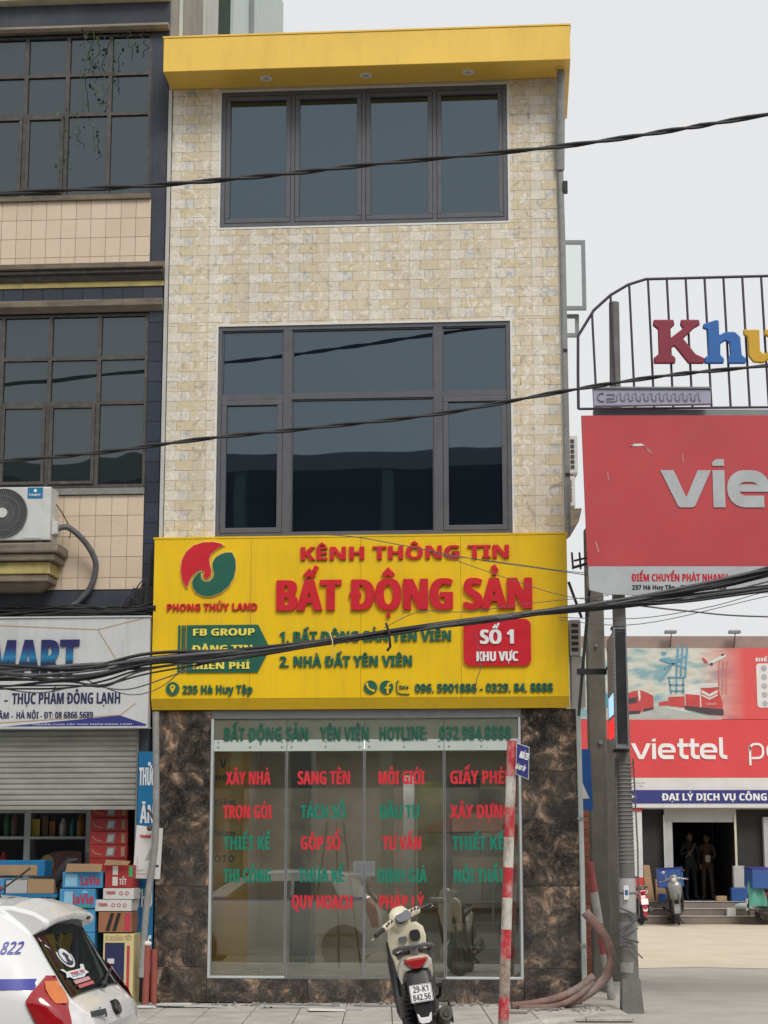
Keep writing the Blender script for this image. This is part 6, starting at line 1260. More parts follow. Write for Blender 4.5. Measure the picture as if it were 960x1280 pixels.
for k in range(150):
    x = -2.9 + rr.random() * 4.3; y = 19.35 + rr.random() ** .6 * .5; s = rr.uniform(.005, .022); rb.obox((x, y, .003 + s / 2), s * 2, s * 1.4, s, (rr.uniform(0, 40), rr.uniform(0, 40), rr.uniform(0, 180)))
for k in range(40):
    x = 1.4 + rr.random() * .8; y = 18.9 + rr.random() * .6; s = rr.uniform(.006, .02); rb.obox((x, y, .0 + s / 2), s * 2, s * 1.4, s, (rr.uniform(0, 40), rr.uniform(0, 40), rr.uniform(0, 180)))
struct('rubble', rb, M['concrete'], kind='stuff')
f = MB(); rr = random.Random(21)
for k in range(4): f.tube(smoothpath([(-2.75 + rr.random() * .3, 18.4 + rr.random() * .3, .02 + rr.random() * .05) for _ in range(5)], 4), .018, 6)
single('crumpled_bag', f, M['plaster'], 'crumpled dirty bag on the pavement beside the taxi tail', 'rubbish', (-2.6, 18.5, 0))

# ================================================================== OPPOSITE SIDE OF THE STREET (behind the camera, seen mirrored in the windows)
OB = thing('market_hall', 'long market hall with pale roof edge and green columns across the street', 'building', (0, -16, 0))
f = MB(); f.box(-30, 26, -34, -16, 13.4, 13.95); part('roof', f, M['lt_grey_metal'], OB)
f = MB(); f.box(-30, 26, -34, -33.5, 0, 13.39); f.box(-30, -29.5, -33.4, -16, 0, 13.39); f.box(25.5, 26, -33.4, -16, 0, 13.39); f.box(-29.4, 25.4, -20, -19.6, 3.6, 13.39); part('wall', f, mat('hall_dark', (.03, .06, .055), .8, var=.5, scale=.5), OB)
for x in (-19.5, -14.7, -9.95, -5.3, -.6, 4.2, 9.5): f = MB(); f.box(x - .17, x + .17, -16.5, -16.1, 0, 13.39); part('column', f, mat('hall_green', (.12, .20, .15), .7, var=.1), OB)
f = MB(); f.box(-29, 25, -19.59, -18.8, 7.2, 7.4); part('floor_edge', f, M['concrete'], OB)
f = MB(); f.box(-29, 25, -17.4, -17.2, 0, 3.6); part('stall_front', f, mat('stall_front', (.55, .47, .38), .8, var=.4, scale=.8, dirt=((.10, .08, .07), .9, 1.2)), OB)
T = thing('red_parasol', 'large red parasol standing across the street', 'parasol', (-1.2, -6, -.15)); f = MB(); f.cyl((-1.2, -6, -.15), (-1.2, -6, 2.8), .03, 8); part('pole', f, M['steel'], T)
f = MB(); f.cyl((-1.2, -6, 2.1), (-1.2, -6, 2.9), 1.9, 8, r2=.02, cap=False); part('canopy', f, mat('parasol_red', (.22, .03, .03), .8), T)

# ================================================================== WHITE TAXI (tail end, heading left)
ST = [  # x from tail: z bottom, y sill, y waist, z waist, y belt, z belt, y roof edge, z roof edge, z top
 (0.00, .30, .48, .56, .50, .54, .72, .46, .79, .80), (.035, .24, .60, .68, .52, .655, .82, .53, .87, .885), (.12, .21, .67, .745, .55, .71, .90, .565, .935, .955),
 (.24, .19, .72, .775, .57, .74, .97, .555, 1.10, 1.125), (.36, .18, .735, .785, .58, .75, 1.0, .535, 1.275, 1.305), (.50, .18, .74, .79, .58, .752, 1.02, .535, 1.375, 1.425), (.8, .18, .745, .795, .58, .755, 1.02, .54, 1.40, 1.46),
 (1.4, .18, .75, .80, .58, .76, 1.0, .55, 1.40, 1.475), (2.0, .18, .75, .80, .58, .76, .97, .55, 1.37, 1.455), (2.4, .18, .75, .80, .58, .76, .95, .57, 1.22, 1.32), (2.85, .18, .74, .79, .57, .74, .91, .62, .97, 1.02),
 (3.2, .19, .70, .76, .55, .70, .84, .58, .89, .94), (3.45, .21, .62, .68, .52, .62, .70, .5, .76, .80), (3.56, .26, .5, .55, .48, .5, .58, .42, .62, .64)]
def cr(a, b, c, e, t): return .5 * ((2 * b) + (c - a) * t + (2 * a - 5 * b + 4 * c - e) * t * t + (3 * b - a - 3 * c + e) * t ** 3)
def stat(x):
    i = max(0, min(len(ST) - 2, max(j for j in range(len(ST)) if ST[j][0] <= x + 1e-9))); t = (x - ST[i][0]) / (ST[i + 1][0] - ST[i][0])
    a, b, c, e = ST[max(0, i - 1)], ST[i], ST[i + 1], ST[min(len(ST) - 1, i + 2)]
    w_ = .35
    return [(b[k] + (c[k] - b[k]) * t) * (1 - w_) + w_ * cr(a[k], b[k], c[k], e[k], t) for k in range(1, 10)]
def sect(x, t):
    zb, ys, yw, zm, yb, zl, yr, zr, zt = stat(x); P = [(0, zb), (ys, zb), (yw, zm), (yb, zl), (yr, zr), (0, zt)]
    i = min(4, int(t)); u = t - i; G = lambda k: P[k] if 0 <= k <= 5 else ((-P[1][0], P[1][1]) if k < 0 else (-P[4][0], P[4][1]))
    if i == 0: q = (P[0][0] + (P[1][0] - P[0][0]) * u, zb)
    elif i in (1, 2): q = tuple(cr(G(i - 1)[k] if i > 1 else P[1][k] - (0, .05)[k], G(i)[k], G(i + 1)[k], G(i + 2)[k], u) for k in (0, 1))
    elif i == 3: a = tuple(cr(G(2)[k], G(3)[k], G(4)[k], G(5)[k], u) for k in (0, 1)); b = tuple(G(3)[k] + (G(4)[k] - G(3)[k]) * u for k in (0, 1)); q = tuple(a[k] * .35 + b[k] * .65 for k in (0, 1))
    else:   # roof: round shoulder
        a = u * math.pi / 2; q = (yr * (math.cos(a) ** .55 if u < 1 else 0), zr + (zt - zr) * math.sin(a) ** .9)
    return q
TX = thing('taxi', 'white taxi hatchback with blue side stripe and number 822, parked in front of the grocery', 'car', (-1.43, 10.29, -.158), rot=R(175.5), local=True)
xsn = [0, .012, .035, .07, .12, .16, .20, .24, .28, .32, .36, .40, .45, .5, .6, .7, .8, 1, 1.2, 1.4, 1.7, 2, 2.2, 2.4, 2.6, 2.85, 3.0, 3.2, 3.33, 3.45, 3.52, 3.56]
tsn = [0, .5, .9, 1, 1.1, 1.3, 1.6, 2, 2.3, 2.6, 2.85, 3, 3.15, 3.35, 3.6, 3.8, 3.93, 4.0, 4.04, 4.1, 4.2, 4.35, 4.5, 4.75, 5.0]
f = MB(); vs = []; nt_ = len(tsn)
ring = nt_ * 2 - 2
for x in xsn:
    L1 = [sect(x, t) for t in tsn]; row = [(x, y, z) for y, z in L1] + [(x, -y, z) for y, z in L1[-2:0:-1]]; vs += row
fs = [(i * ring + j, i * ring + (j + 1) % ring, (i + 1) * ring + (j + 1) % ring, (i + 1) * ring + j) for i in range(len(xsn) - 1) for j in range(ring)]
f.add(vs, fs, True); f.add(vs[:ring], [tuple(range(ring))]); f.add(vs[-ring:], [tuple(range(ring))]); part('body', f, M['car_white'], TX)
def side_y(x, z):
    lo, hi = 1.02, 4.98
    for _ in range(26):
        m_ = (lo + hi) / 2
        if sect(x, m_)[1] < z: lo = m_
        else: hi = m_
    return sect(x, lo)[0]
def side_patch(rows, off=.006, nx=6, s=1):     # rows: (z, x0, x1)
    f = MB(); vs = []
    for z, a, b in rows:
        for k in range(nx + 1): x = a + (b - a) * k / nx; vs.append((x, s * (side_y(x, z) + off), z))
    n = nx + 1; f.add(vs, [(i * n + j, i * n + j + 1, (i + 1) * n + j + 1, (i + 1) * n + j) for i in range(len(rows) - 1) for j in range(nx)], True); return f
def rows_(z0, z1, x0, x1, n=5): return [(z0 + (z1 - z0) * i / n, x0(i / n) if callable(x0) else x0, x1(i / n) if callable(x1) else x1) for i in range(n + 1)]
for s in (1, -1):
    part('side_stripe', side_patch(rows_(1.004, 1.056, .21, 3.0, 2), .004, 40, s), M['purple_blue'], TX)
    lam = [(.60, .155, .07), (.70, .175, .078), (.78, .21, .09), (.86, .25, .102), (.92, .285, .125), (.95, .30, .14), (.99, .28, .165), (1.035, .25, .195), (1.07, .235, .215)]
    f = MB(); vs = []; nn = 8
    for z, a, b in lam:
        for k in range(nn + 1): u = k / nn; x = a + (b - a) * u; vs.append((x - .030 * u * u, s * (max(.615 if s > 0 else 0, side_y(x, z)) + .004 + (.030 if s > 0 else .004) * math.sin(math.pi * min(1, .12 + u * .62))), z))
    f.add(vs, [(i * (nn + 1) + j, i * (nn + 1) + j + 1, (i + 1) * (nn + 1) + j + 1, (i + 1) * (nn + 1) + j) for i in range(len(lam) - 1) for j in range(nn)], True); tl_ = part('tail_lamp', f, M['red_lens'], TX)
    f = MB(); vs = []
    for z, a, b in [(.94, .165, .14), (.975, .20, .158), (1.01, .225, .182), (1.045, .238, .206)]:
        for k in range(6): u = k / 5; x = a + (b - a) * u; vs.append((x - .014 - .024 * u, s * (max(.615 if s > 0 else 0, side_y(x, z)) + (.040 if s > 0 else .012) - .004 * u), z))
    f.add(vs, [(i * 6 + j, i * 6 + j + 1, (i + 1) * 6 + j + 1, (i + 1) * 6 + j) for i in range(3) for j in range(5)], True); part('indicator_lens', f, M['amber_lens'], tl_)
    part('side_window', side_patch(rows_(1.045, 1.30, lambda u: .66 + .12 * u, 1.36, 5), .005, 10, s), M['car_glass'], TX)
    part('side_window', side_patch(rows_(1.035, 1.30, 1.42, lambda u: 2.45 - .35 * u, 5), .005, 10, s), M['car_glass'], TX)
    f = MB(); P = [(.62, .40), (.61, .62), (.585, .80), (.575, .90), (.60, .97), (.64, 1.02), (.70, 1.08)]; f.tube(smoothpath([(x, s * (side_y(x, z) + .001), z) for x, z in P], 4), .004, 6); part('door_seam', f, M['black_plastic'], TX)
    f = MB(); f.tube([(1.39, s * (side_y(1.39, z) + .001), z) for z in (.25, .5, .8, 1.0)], .004, 6); part('door_seam', f, M['black_plastic'], TX)
    f = MB(); f.tube([(x, s * (side_y(x, .93) + .012), .93) for x in (.72, .8, .88)], .012, 8); part('door_handle', f, M['car_white'], TX)
    for wx in (.58, 2.88):
        f = MB(); f.cyl((wx, s * .70, .30), (wx, s * .805, .30), .345, 28); part('wheel_arch', f, M['black_plastic'], TX)
        f = MB(); f.torus((wx, s * .76, .28), .235, .058, 'y', 28, 8); wh = part('wheel', f, M['rubber'], TX)
        f = MB(); f.cyl((wx, s * .74, .28), (wx, s * .80, .28), .19, 20); part('rim', f, M['steel'], wh)
# rear glass, laid on the slope of the tailgate
f = MB(); vs = []
gx = [.125, .16, .20, .24, .28, .32, .36, .39]
for x in gx:
    zb, ys, yw, zm, yb, zl, yr, zr, zt = stat(x); hw = yr - .015 if x < .3 else yr - .02
    for k in range(17):
        a = (k / 16 - .5) * 2; yv = a * hw; u = abs(yv) / yr; u2 = math.acos(min(1, u ** (1 / .55))) if u < 1 else 0
        vs.append((x - .010, yv, zr + (zt - zr) * math.sin(u2) ** .9 + .008))
f.add(vs, [(i * 17 + j, i * 17 + j + 1, (i + 1) * 17 + j + 1, (i + 1) * 17 + j) for i in range(len(gx) - 1) for j in range(16)], True); rg = part('rear_window', f, M['car_glass'], TX)
# stickers on the rear glass: local plane (a to the right of the picture, b up the slope)
o_ = Vector((.125, 0, .955)); up_ = Vector((.235, 0, .315)).normalized(); rt_ = Vector((0, -1, 0)); nn_ = Vector((-up_.z, 0, up_.x))
GM = Matrix.Translation(o_ + nn_ * .0225 + up_ * .048) @ Matrix(((rt_.x, -nn_.x, up_.x, 0), (rt_.y, -nn_.y, up_.y, 0), (rt_.z, -nn_.z, up_.z, 0), (0, 0, 0, 1))) @ Matrix.Diagonal((1.1, 1, .83, 1))
def stick(m, P, lay=0, nm='sticker', l_=None): f = MB(); f.prism(P, -.001 - lay * .0012, -lay * .0012, GM); return part(nm, f, m, TX if nm == 'x' else rg, label=l_)
pk = mat('sticker_pink', (.60, .30, .33), .5); pw = mat('sticker_white', (.70, .73, .74), .5); pr2 = mat('sticker_red', (.55, .12, .14), .5); pbl2 = mat('sticker_blue', (.12, .35, .55), .5)
cx0 = -.22
stick(pk, [(-.46, .335), (-.16, .345), (-.16, .372), (-.46, .362)], 0); stick(pw, [(-.44, .30), (-.40, .33), (-.05, .33), (-.02, .29), (-.08, .30), (-.1, .265), (-.36, .265), (-.40, .285)], 0)
stick(pbl2, [(-.40, .318), (-.08, .318), (-.08, .326), (-.40, .326)], 1)
stick(pw, disc(cx0, .205, .125, .085, 28), 0); stick(M['navy_ink'], disc(cx0, .205, .105, .07, 28), 1); stick(pw, disc(cx0, .205, .088, .057, 28), 2)
stick(M['navy_ink'], [(-.27, .15), (-.24, .20), (-.26, .225), (-.21, .235), (-.17, .205), (-.20, .18), (-.16, .15), (-.21, .14)], 3)
stick(pw, [(-.46, .125), (-.40, .12), (-.38, .10), (-.10, .10), (-.06, .13), (.0, .125), (-.04, .085), (-.0, .06), (-.08, .055), (-.12, .04), (-.34, .04), (-.38, .06), (-.44, .06), (-.40, .09)], 1)
stick(pbl2, [(-.34, .055), (-.13, .055), (-.13, .062), (-.34, .062)], 2)
stick(pk, [(-.36, .005), (-.05, .01), (-.05, .035), (-.36, .032)], 0); stick(pr2, [(-.34, -.028), (-.03, -.022), (-.03, .0), (-.34, -.004)], 0)
rg_t = text('TAXI', -.30, -.12, .010, .026, -.0035, -.0035 + .001, emb=.03)
f = join(text('PHỤC VỤ', -.33, -.08, .066, .088, -.0045, -.0035, emb=.02), GM); part('lettering', f, pr2, rg)
f = join(text('822', .305, .405, 1.175, 1.235, 0, .0003, emb=.0, shear=.18))
q = MB(); lm = [( -v[0] , v[2]) for v in f.v]
q.add([(.78 - v[0] - .005, side_y(max(.3, .78 - v[0]), v[2]) + .004 - v[1], v[2]) for v in f.v], f.f); part('lettering', q, M['purple_blue'], TX, label='blue number 822 on the side')
# spoiler, antenna, wiper, badge
f = MB(); vs = []
for yv in [-.52, -.505, -.3, 0, .3, .505, .52]:
    e_ = .03 if abs(yv) > .51 else 0; dz = -.030 * (abs(yv) / .5) ** 2
    vs += [(.60, yv, 1.442 + dz - e_ * .6), (.46, yv, 1.440 + dz - e_ * .6), (.34, yv, 1.408 + dz - e_ * .5), (.262 + e_, yv, 1.365 + dz), (.262 + e_, yv, 1.330 + dz), (.36, yv, 1.300 + dz * 1.5), (.50, yv, 1.32 + dz)]
f.add(vs, [(i * 7 + j, i * 7 + (j + 1) % 7, (i + 1) * 7 + (j + 1) % 7, (i + 1) * 7 + j) for i in range(6) for j in range(7)], False); f.add(vs[:7], [tuple(range(7))]); f.add(vs[-7:], [tuple(range(6, -1, -1))]); sp2 = part('spoiler', f, M['car_white'], TX, bev=.014, seg=3)
f = MB(); f.tube([(.605, y, 1.441 - .030 * (abs(y) / .5) ** 2) for y in (-.52, -.3, 0, .3, .52)] + [(.50, .522, 1.33), (.38, .53, 1.27)], .003, 5); part('seam', f, M['black_plastic'], sp2)
f = MB(); f.obox((.262, -.36, 1.325), .012, .05, .018); part('brake_light', f, M['black_plastic'], sp2)
f = MB(); f.cyl((.67, .08, 1.44), (.67, .08, 1.475), .035, 14, r2=.018); an = part('antenna', f, M['black_plastic'], TX)
f = MB(); f.tube([(.665, .08, 1.465), (.50, .02, 1.60)], .006, 6); part('mast', f, M['black_plastic'], an)
f = MB(); f.tube([(.10, -.1, .985), (.135, -.30, 1.01), (.15, -.46, 1.035)], .010, 6); f.ball((.10, -.08, .98), .022); part('rear_wiper', f, M['black_plastic'], TX)
f = MB(); P = [(-.032, disc(0, 0, .055, .045, 24))]; bm_ = Matrix.Translation((.018, -.03, .865)) @ Euler((0, R(24), 0)).to_matrix().to_4x4() @ Matrix.Rotation(R(-90), 4, 'Z')
f.prism(disc(0, 0, .058, .042, 24), -.012, .02, bm_); bg_ = part('badge', f, M['black_plastic'], TX); f = MB(); f.strip(disc(0, 0, .048, .034, 24), .008, -.016, -.0125, closed=True, mx=bm_); f.box(-.022, .022, -.016, -.0125, -.006, .006, bm_); part('emblem', f, M['chrome'], bg_)
wm_ = Matrix.Translation((.020, .40, .85)) @ Matrix.Rotation(R(-8), 4, 'Z') @ Euler((0, R(24), 0)).to_matrix().to_4x4() @ Matrix.Rotation(R(-90), 4, 'Z')
f = join(text('morning', -.10, .12, 0, .040, -.010, -.004, emb=.03, shear=.3), wm_); part('lettering', f, M['ac_dark'], TX)
f = MB(); f.tube([(.0 + .01, y, .70) for y in (-.5, 0, .5)], .008, 6); part('bumper_seam', f, M['black_plastic'], TX)
f = MB(); vs = []
for x, zt_ in ((2.02, 1.445), (2.2, 1.40), (2.4, 1.30), (2.6, 1.175), (2.8, 1.05)):
    for k in range(9): yv = (k / 8 - .5) * 2 * .52; vs.append((x + .012, yv, sect(x, 4.0)[1] + (sect(x, 5)[1] - sect(x, 4.0)[1]) * math.cos(yv / .6 * 1.2) + .010))
f.add(vs, [(i * 9 + j, i * 9 + j + 1, (i + 1) * 9 + j + 1, (i + 1) * 9 + j) for i in range(4) for j in range(8)], True); part('windscreen', f, M['car_glass'], TX)
for s in (1, -1):
    f = MB(); f.ball((3.36, s * .52, .74), .10, .10, .06); part('headlight', f, M['clear_lens'], TX)

# ================================================================== SCOOTERS
def scooter(name, lab, loc, heading, lean=0, steer=30, paint=None, group=None, plate=None, mirrors=False, box=None, redtail=False):
    T = thing(name, lab, 'scooter', loc, group, local=True)
    T.matrix_world = Matrix.Translation(loc) @ Matrix.Rotation(R(heading), 4, 'Z') @ Matrix.Rotation(R(lean), 4, 'Y') @ Matrix.Diagonal((.88, 1, 1, 1))
    pt = paint or M['cream_paint']; bk = M['black_plastic']
    P_ = lambda n, f, m, par=None, bev=0, l=None: part(n, f, m, par or T, bev, l)
    SA = Matrix.Translation((0, 1.02, .80)) @ Matrix.Rotation(R(26), 4, 'X'); ST_ = SA @ Matrix.Rotation(R(steer), 4, 'Z') @ SA.inverted()
    # wheels
    f = MB(); f.torus((0, 0, .235), .185, .052, 'x', 28, 10); w_ = P_('wheel', f, M['rubber']); f = MB(); f.cyl((-.045, 0, .235), (.045, 0, .235), .135, 20); f.cyl((-.06, 0, .235), (.06, 0, .235), .04, 12); P_('rim', f, M['engine'], w_)
    f = MB(); f.torus((0, 1.27, .235), .185, .048, 'x', 28, 10, mx=ST_); w_ = P_('wheel', f, M['rubber']); f = MB(); f.cyl((-.035, 1.27, .235), (.035, 1.27, .235), .135, 20, mx=ST_); P_('rim', f, M['engine'], w_)
    # front fender and forks
    f = MB()
    for i in range(8):
        pass
    f.loft([((0, 1.27 + .245 * math.cos(R(a)), .235 + .245 * math.sin(R(a))), .075, .03, a - 90 + 90, 3) for a in (15, 45, 75, 105, 135, 165)], 14, mx=ST_); P_('front_fender', f, pt)
    f = MB(); f.cyl((.09, 1.27, .235), (.07, 1.08, .72), .022, 10, mx=ST_); f.cyl((-.09, 1.27, .235), (-.07, 1.08, .72), .022, 10, mx=ST_); P_('fork', f, M['engine'])
    # front apron and leg shield
    f = MB(); f.loft([((0, 1.02, .34), .15, .10, 0), ((0, 1.04, .5), .18, .09, 0), ((0, 1.06, .72), .205, .085, 0), ((0, 1.02, .90), .19, .075, 0), ((0, .99, .97), .12, .05, 0)], 22)
    f = MB(); secs = [(.56, .125, 1.02, .04), (.62, .15, 1.025, .05), (.74, .172, 1.015, .055), (.86, .182, .995, .06), (.94, .165, .975, .06), (.985, .11, .965, .045)]; vs = []; n = 20
    for z, hw, yc, dy in secs:
        for i in range(n):
            a = 2 * math.pi * i / n; cx_ = math.copysign(abs(math.cos(a)) ** .7, math.cos(a)); sy_ = math.copysign(abs(math.sin(a)) ** .8, math.sin(a)); vs.append((hw * cx_, yc + dy * sy_ * (1.8 if sy_ > 0 else .7), z))
    f.add(vs, [(i * n + j, i * n + (j + 1) % n, (i + 1) * n + (j + 1) % n, (i + 1) * n + j) for i in range(len(secs) - 1) for j in range(n)], True); f.add(vs[:n], [tuple(range(n))]); f.add(vs[-n:], [tuple(range(n))]); P_('leg_shield', f, pt)
    f = MB(); f.loft([((0, .99, .28), .14, .05, 90), ((0, 1.0, .42), .15, .05, 90), ((0, 1.015, .58), .135, .045, 90)], 16, ex=3); P_('inner_panel', f, bk)
    f = MB(); f.prism(rrect(.03, .125, .835, .925, .03), .925, .975); P_('glove_pocket', f, bk); f = MB(); f.prism(rrect(-.075, .0, .84, .885, .012), .930, .97); P_('switch_panel', f, M['screen'])
    for s in (1, -1): f = MB(); f.tube(smoothpath([(s * .12, .50, .33), (s * .15, .75, .28), (s * .165, .94, .34), (s * .17, 1.01, .52), (s * .175, 1.02, .74), (s * .17, 1.01, .86)], 5), [.030] * 12 + [.034] * 8 + [.026] * 6, 8); P_('edge_trim', f, bk)
    f = MB(); f.box(-.15, .15, .42, 1.0, .24, .30); P_('floorboard', f, bk, bev=.02)
    f = MB(); f.loft([((0, .96, .30), .16, .09, 0), ((0, .93, .45), .15, .05, 0), ((0, .94, .55), .12, .03, 0)], 14)
    # under-seat body
    f = MB(); f.loft([((0, .50, .54), .095, .12, 0), ((0, .30, .60), .135, .115, -5), ((0, .08, .665), .155, .105, -8), ((0, -.12, .715), .145, .085, -10), ((0, -.27, .745), .115, .062, -12), ((0, -.34, .755), .075, .04, -12)], 24, ex=2.8); P_('tail_body', f, pt)
    f = MB(); f.loft([((0, .46, .40), .10, .13, 0), ((0, .25, .50), .125, .12, 0), ((0, .02, .585), .13, .07, 0), ((0, -.18, .64), .12, .05, 0), ((0, -.30, .68), .09, .035, 0)], 18); P_('lower_panel', f, pt if redtail else bk)
    f = MB(); f.loft([((0, .56, .735), .09, .03, 0), ((0, .40, .755), .13, .045, 0), ((0, .15, .775), .145, .045, 0), ((0, -.08, .80), .13, .04, 0), ((0, -.20, .81), .08, .025, 0)], 20); P_('seat', f, bk)
    f = MB(); f.prism([(-.105, .775), (.105, .775), (.075, .735), (.03, .70), (-.03, .70), (-.075, .735)], -.372, -.30); tlm = P_('tail_lamp', f, M['red_lens'], bev=.012)
    for s in (1, -1): f = MB(); f.prism([(s * .08, .735), (s * .108, .772), (s * .135, .755), (s * .13, .715), (s * .10, .69), (s * .04, .695)], -.345, -.24); P_('indicator', f, M['clear_lens'], bev=.01)
    f = MB(); f.tube(smoothpath([(-.13, .12, .79), (-.165, -.08, .825), (-.15, -.26, .85), (-.08, -.36, .865), (.08, -.36, .865), (.15, -.26, .85), (.165, -.08, .825), (.13, .12, .79)], 5), .016, 10); gr_ = P_('grab_rail', f, M['cable_grey']); f = MB(); f.box(-.07, .07, -.375, -.33, .866, .884); f.box(-.03, .03, -.34, -.2, .80, .86); P_('rail_plate', f, M['steel'], gr_, bev=.006)
    # rear mudguard, plate, reflector
    f = MB(); f.loft([((0, -.29, .685), .095, .03, 70), ((0, -.345, .60), .105, .022, 70), ((0, -.375, .52), .10, .018, 75), ((0, -.39, .42), .07, .016, 80), ((0, -.385, .28), .06, .014, 85), ((0, -.37, .20), .05, .012, 85)], 14, ex=3.5); P_('mudguard', f, pt if redtail else bk)
    PMX = Matrix.Translation((0, -.405, .525)) @ Matrix.Rotation(R(-12), 4, 'X') @ Matrix.Diagonal((.95, 1, .88, 1))
    f = MB(); f.prism(rrect(-.098, .098, -.073, .073, .012), -.012, -.006, PMX); pl_ = P_('number_plate', f, M['white_letter']); 
    if plate:
        f = MB(); f.strip(rrect(-.093, .093, -.068, .068, .010), .003, -.0135, -.0125, closed=True, mx=PMX); P_('border', f, bk, pl_)
        for t_, z0, x0 in ((plate[0], .008, .068), (plate[1], -.058, .078)): P_('lettering', join(text(t_, -x0, x0, z0, z0 + .050, -.0140, -.0125, emb=.0), PMX), bk, pl_)
    f = MB(); f.prism([(-.062, .385), (-.052, .325), (-.03, .31), (.03, .31), (.052, .325), (.062, .385), (.045, .375), (.032, .352), (-.032, .352), (-.045, .375)], -.425, -.40); P_('reflector', f, M['white_letter'], bev=.004)
    # engine, shock, exhaust, stands
    f = MB(); f.obox((-.10, .20, .30), .10, .34, .17, (8, 0, 0)); f.obox((-.13, .05, .25), .07, .22, .16); en = P_('engine', f, M['engine'], bev=.03)
    f = MB(); f.cyl((-.10, .0, .235), (-.17, .0, .235), .085, 18); f.cyl((-.15, .25, .31), (-.175, .25, .31), .075, 18); P_('cover', f, M['engine'], en, bev=.008)
    f = MB(); f.obox((-.145, .02, .41), .085, .22, .13, (10, 0, 0)); P_('air_filter_box', f, M['engine'], bev=.03)
    f = MB(); f.cyl((-.125, -.06, .28), (-.105, -.10, .64), .014, 8)
    for k in range(9): a = Vector((-.124, -.064, .30)).lerp(Vector((-.107, -.096, .58)), k / 8); f.torus(tuple(a), .032, .009, 'z', 14, 6)
    P_('shock_absorber', f, bk)
    f = MB(); f.cyl((.125, .42, .22), (.15, .12, .25), .030, 12); f.cyl((.15, .12, .25), (.175, -.05, .30), .045, 16, r2=.068); f.cyl((.175, -.05, .30), (.19, -.27, .35), .068, 18, r2=.055); f.cyl((.19, -.27, .35), (.19, -.29, .352), .03, 12); ex_ = P_('exhaust', f, M['engine']); f = MB(); f.obox((.235, -.1, .34), .02, .24, .11, (14, 0, 0)); P_('heat_shield', f, bk, ex_, bev=.01)
    f = MB(); f.tube([(.16, .30, .42), (.19, .25, .44), (.20, .22, .50)], .016, 8); f.obox((.19, .2, .52), .05, .08, .03); P_('pillion_peg', f, bk)
    f = MB(); f.tube([(-.10, .25, .22), (-.19, .12, .06), (-.24, .10, -.01)], .014, 8); f.obox((-.25, .1, .0), .06, .05, .012, (0, 20, 0)); P_('side_stand', f, bk)
    f = MB(); f.tube([(-.10, .18, .20), (-.14, -.02, .10), (-.17, -.08, .11)], .015, 8); f.tube([(.10, .18, .20), (.14, -.02, .10), (.16, -.06, .11)], .015, 8); f.tube([(-.14, -.02, .10), (.14, -.02, .10)], .010, 8); P_('centre_stand', f, bk)
    # handlebar group
    f = MB(); f.loft([((0, .985, .93), .075, .06, 60), ((0, .975, .99), .105, .075, 60), ((0, .985, 1.05), .11, .075, 60), ((0, 1.0, 1.10), .085, .05, 60), ((0, 1.01, 1.12), .04, .02, 60)], 20, mx=ST_); hb = P_('handlebar_cowl', f, pt)
    f = MB(); f.loft([((0, .925, 1.035), .088, .052, -35), ((0, .900, 1.048), .080, .046, -35)], 20, mx=ST_, ex=2.6); P_('instrument_panel', f, M['screen'], hb)
    f = MB(); f.ball((0, 1.085, 1.0), .07, .04, .06, 14, mx=ST_); P_('headlight', f, M['clear_lens'], hb)
    for s in (1, -1):
        f = MB(); f.loft([((0, 0, -.04), .04, .035, 90), ((0, .0, .04), .035, .03, 90)], 12) if False else f.cyl((s * .08, .985, 1.03), (s * .205, .955, 1.025), .036, 14, r2=.030, mx=ST_); f.ball((s * .19, .957, 1.025), .038, .034, .034, 12, ST_); P_('switch_pod', f, pt, hb)
        f = MB()
        for dx, dz in ((.12, .03), (.16, .028), (.19, .01)): f.cyl((s * dx, .935, 1.03 + dz * .6), (s * dx, .918, 1.035 + dz * .6), .010, 8, mx=ST_)
        P_('switch', f, bk, hb)
        f = MB(); f.tube([(s * .20, .955, 1.025), (s * .34, .925, 1.015)], .019, 12, mx=ST_); P_('grip', f, bk, hb)
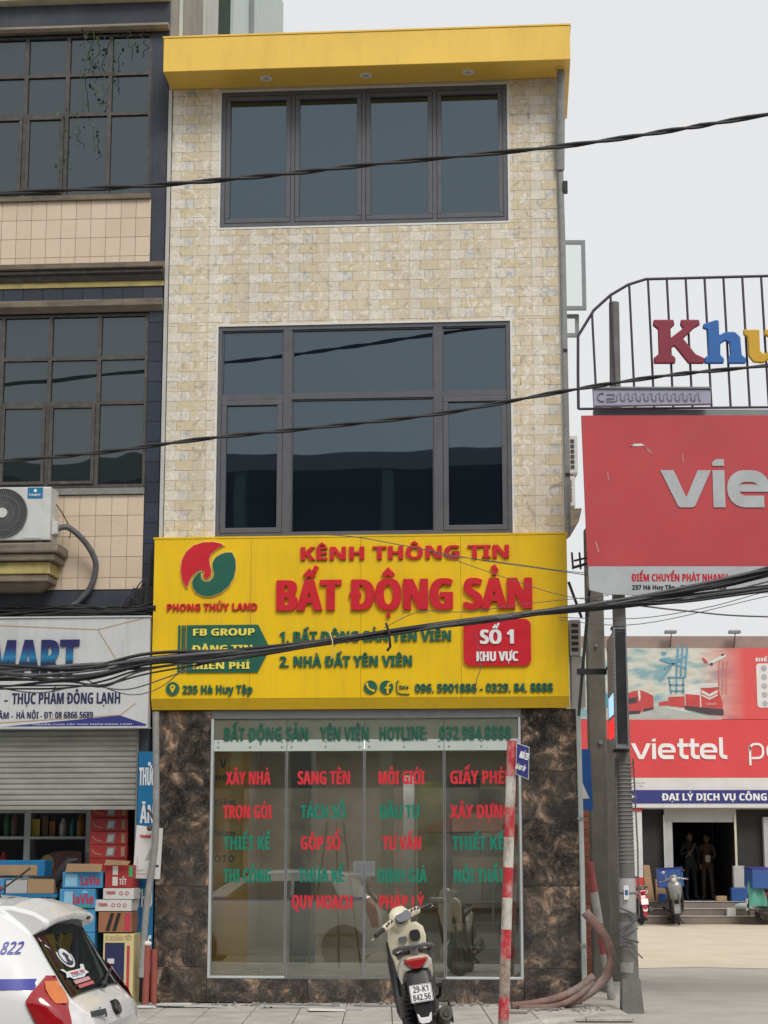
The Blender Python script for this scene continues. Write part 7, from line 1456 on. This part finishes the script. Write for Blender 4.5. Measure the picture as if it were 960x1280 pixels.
        f = MB(); f.tube([(s * .19, .99, 1.02), (s * .26, .99, 1.01), (s * .36, .955, .995)], .007, 8, mx=ST_); f.ball((s * .362, .954, .995), .010, mx=ST_); P_('lever', f, M['chrome'], hb)
        if mirrors:
            f = MB(); f.tube([(s * .17, .97, 1.04), (s * .22, .98, 1.16)], .006, 6, mx=ST_); f.ball((s * .25, .98, 1.19), .055, .02, .035, 12, ST_); P_('mirror', f, M['chrome'] if s > 0 else bk, hb)
    if not mirrors: f = MB(); f.tube([(.17, .97, 1.04), (.20, .98, 1.075)], .007, 6, mx=ST_); P_('mirror_mount', f, bk, hb)
    if box:
        f = MB(); f.box(-.33, .33, -.38, .12, .83, 1.25); b_ = P_('delivery_box', f, box, bev=.015); f = MB(); f.box(-.33, .33, -.39, .13, 1.2505, 1.28); P_('box_lid', f, M['shop_blue'], b_)
    return T
scooter('scooter', 'cream scooter leaning on its side stand in front of the glass shopfront', (.345, 14.45, 0), 1.5, -9, 34, None, None, ('29-K1', '842.56'))
scooter('scooter', 'red scooter parked tail first before the red plinth of the postal shop', (5.86, 43.2, -.012), 9, -4, 10, mat('scooter_red', (.42, .02, .05), .25, coat=.5), 'scooters outside the postal shop', None, True, None, True)
scooter('scooter', 'silver scooter facing the street with a blue delivery box behind its handlebar', (6.72, 44.0, -.012), 176, 3, -6, mat('scooter_silver', (.24, .24, .23), .3, metal=.3), 'scooters outside the postal shop', None, True, M['blue_box'])
scooter('scooter', 'dark red scooter side on at the right edge with blue delivery box', (8.74, 43.6, -.012), -82, 4, 0, mat('scooter_maroon', (.22, .01, .04), .25, coat=.5), 'scooters outside the postal shop', None, True, M['blue_box'])
f = MB(); vs = []
for i in range(9):
    for j in range(7): u, v = i / 8, j / 6; vs.append((8.42 + .30 * u - .12 * v * (1 - u) - .05 * math.sin(v * 5), 43.35 + .05 * math.sin(u * 9 + v * 3), 1.12 - .72 * v + .06 * u * (1 - v)))
f.add(vs, [(i * 7 + j, i * 7 + j + 1, (i + 1) * 7 + j + 1, (i + 1) * 7 + j) for i in range(8) for j in range(6)], True); single('green_cloth', f, M['cloth_green'], 'green cloth hanging beside the dark red scooter', 'cloth', (8.9, 43.3, .4))
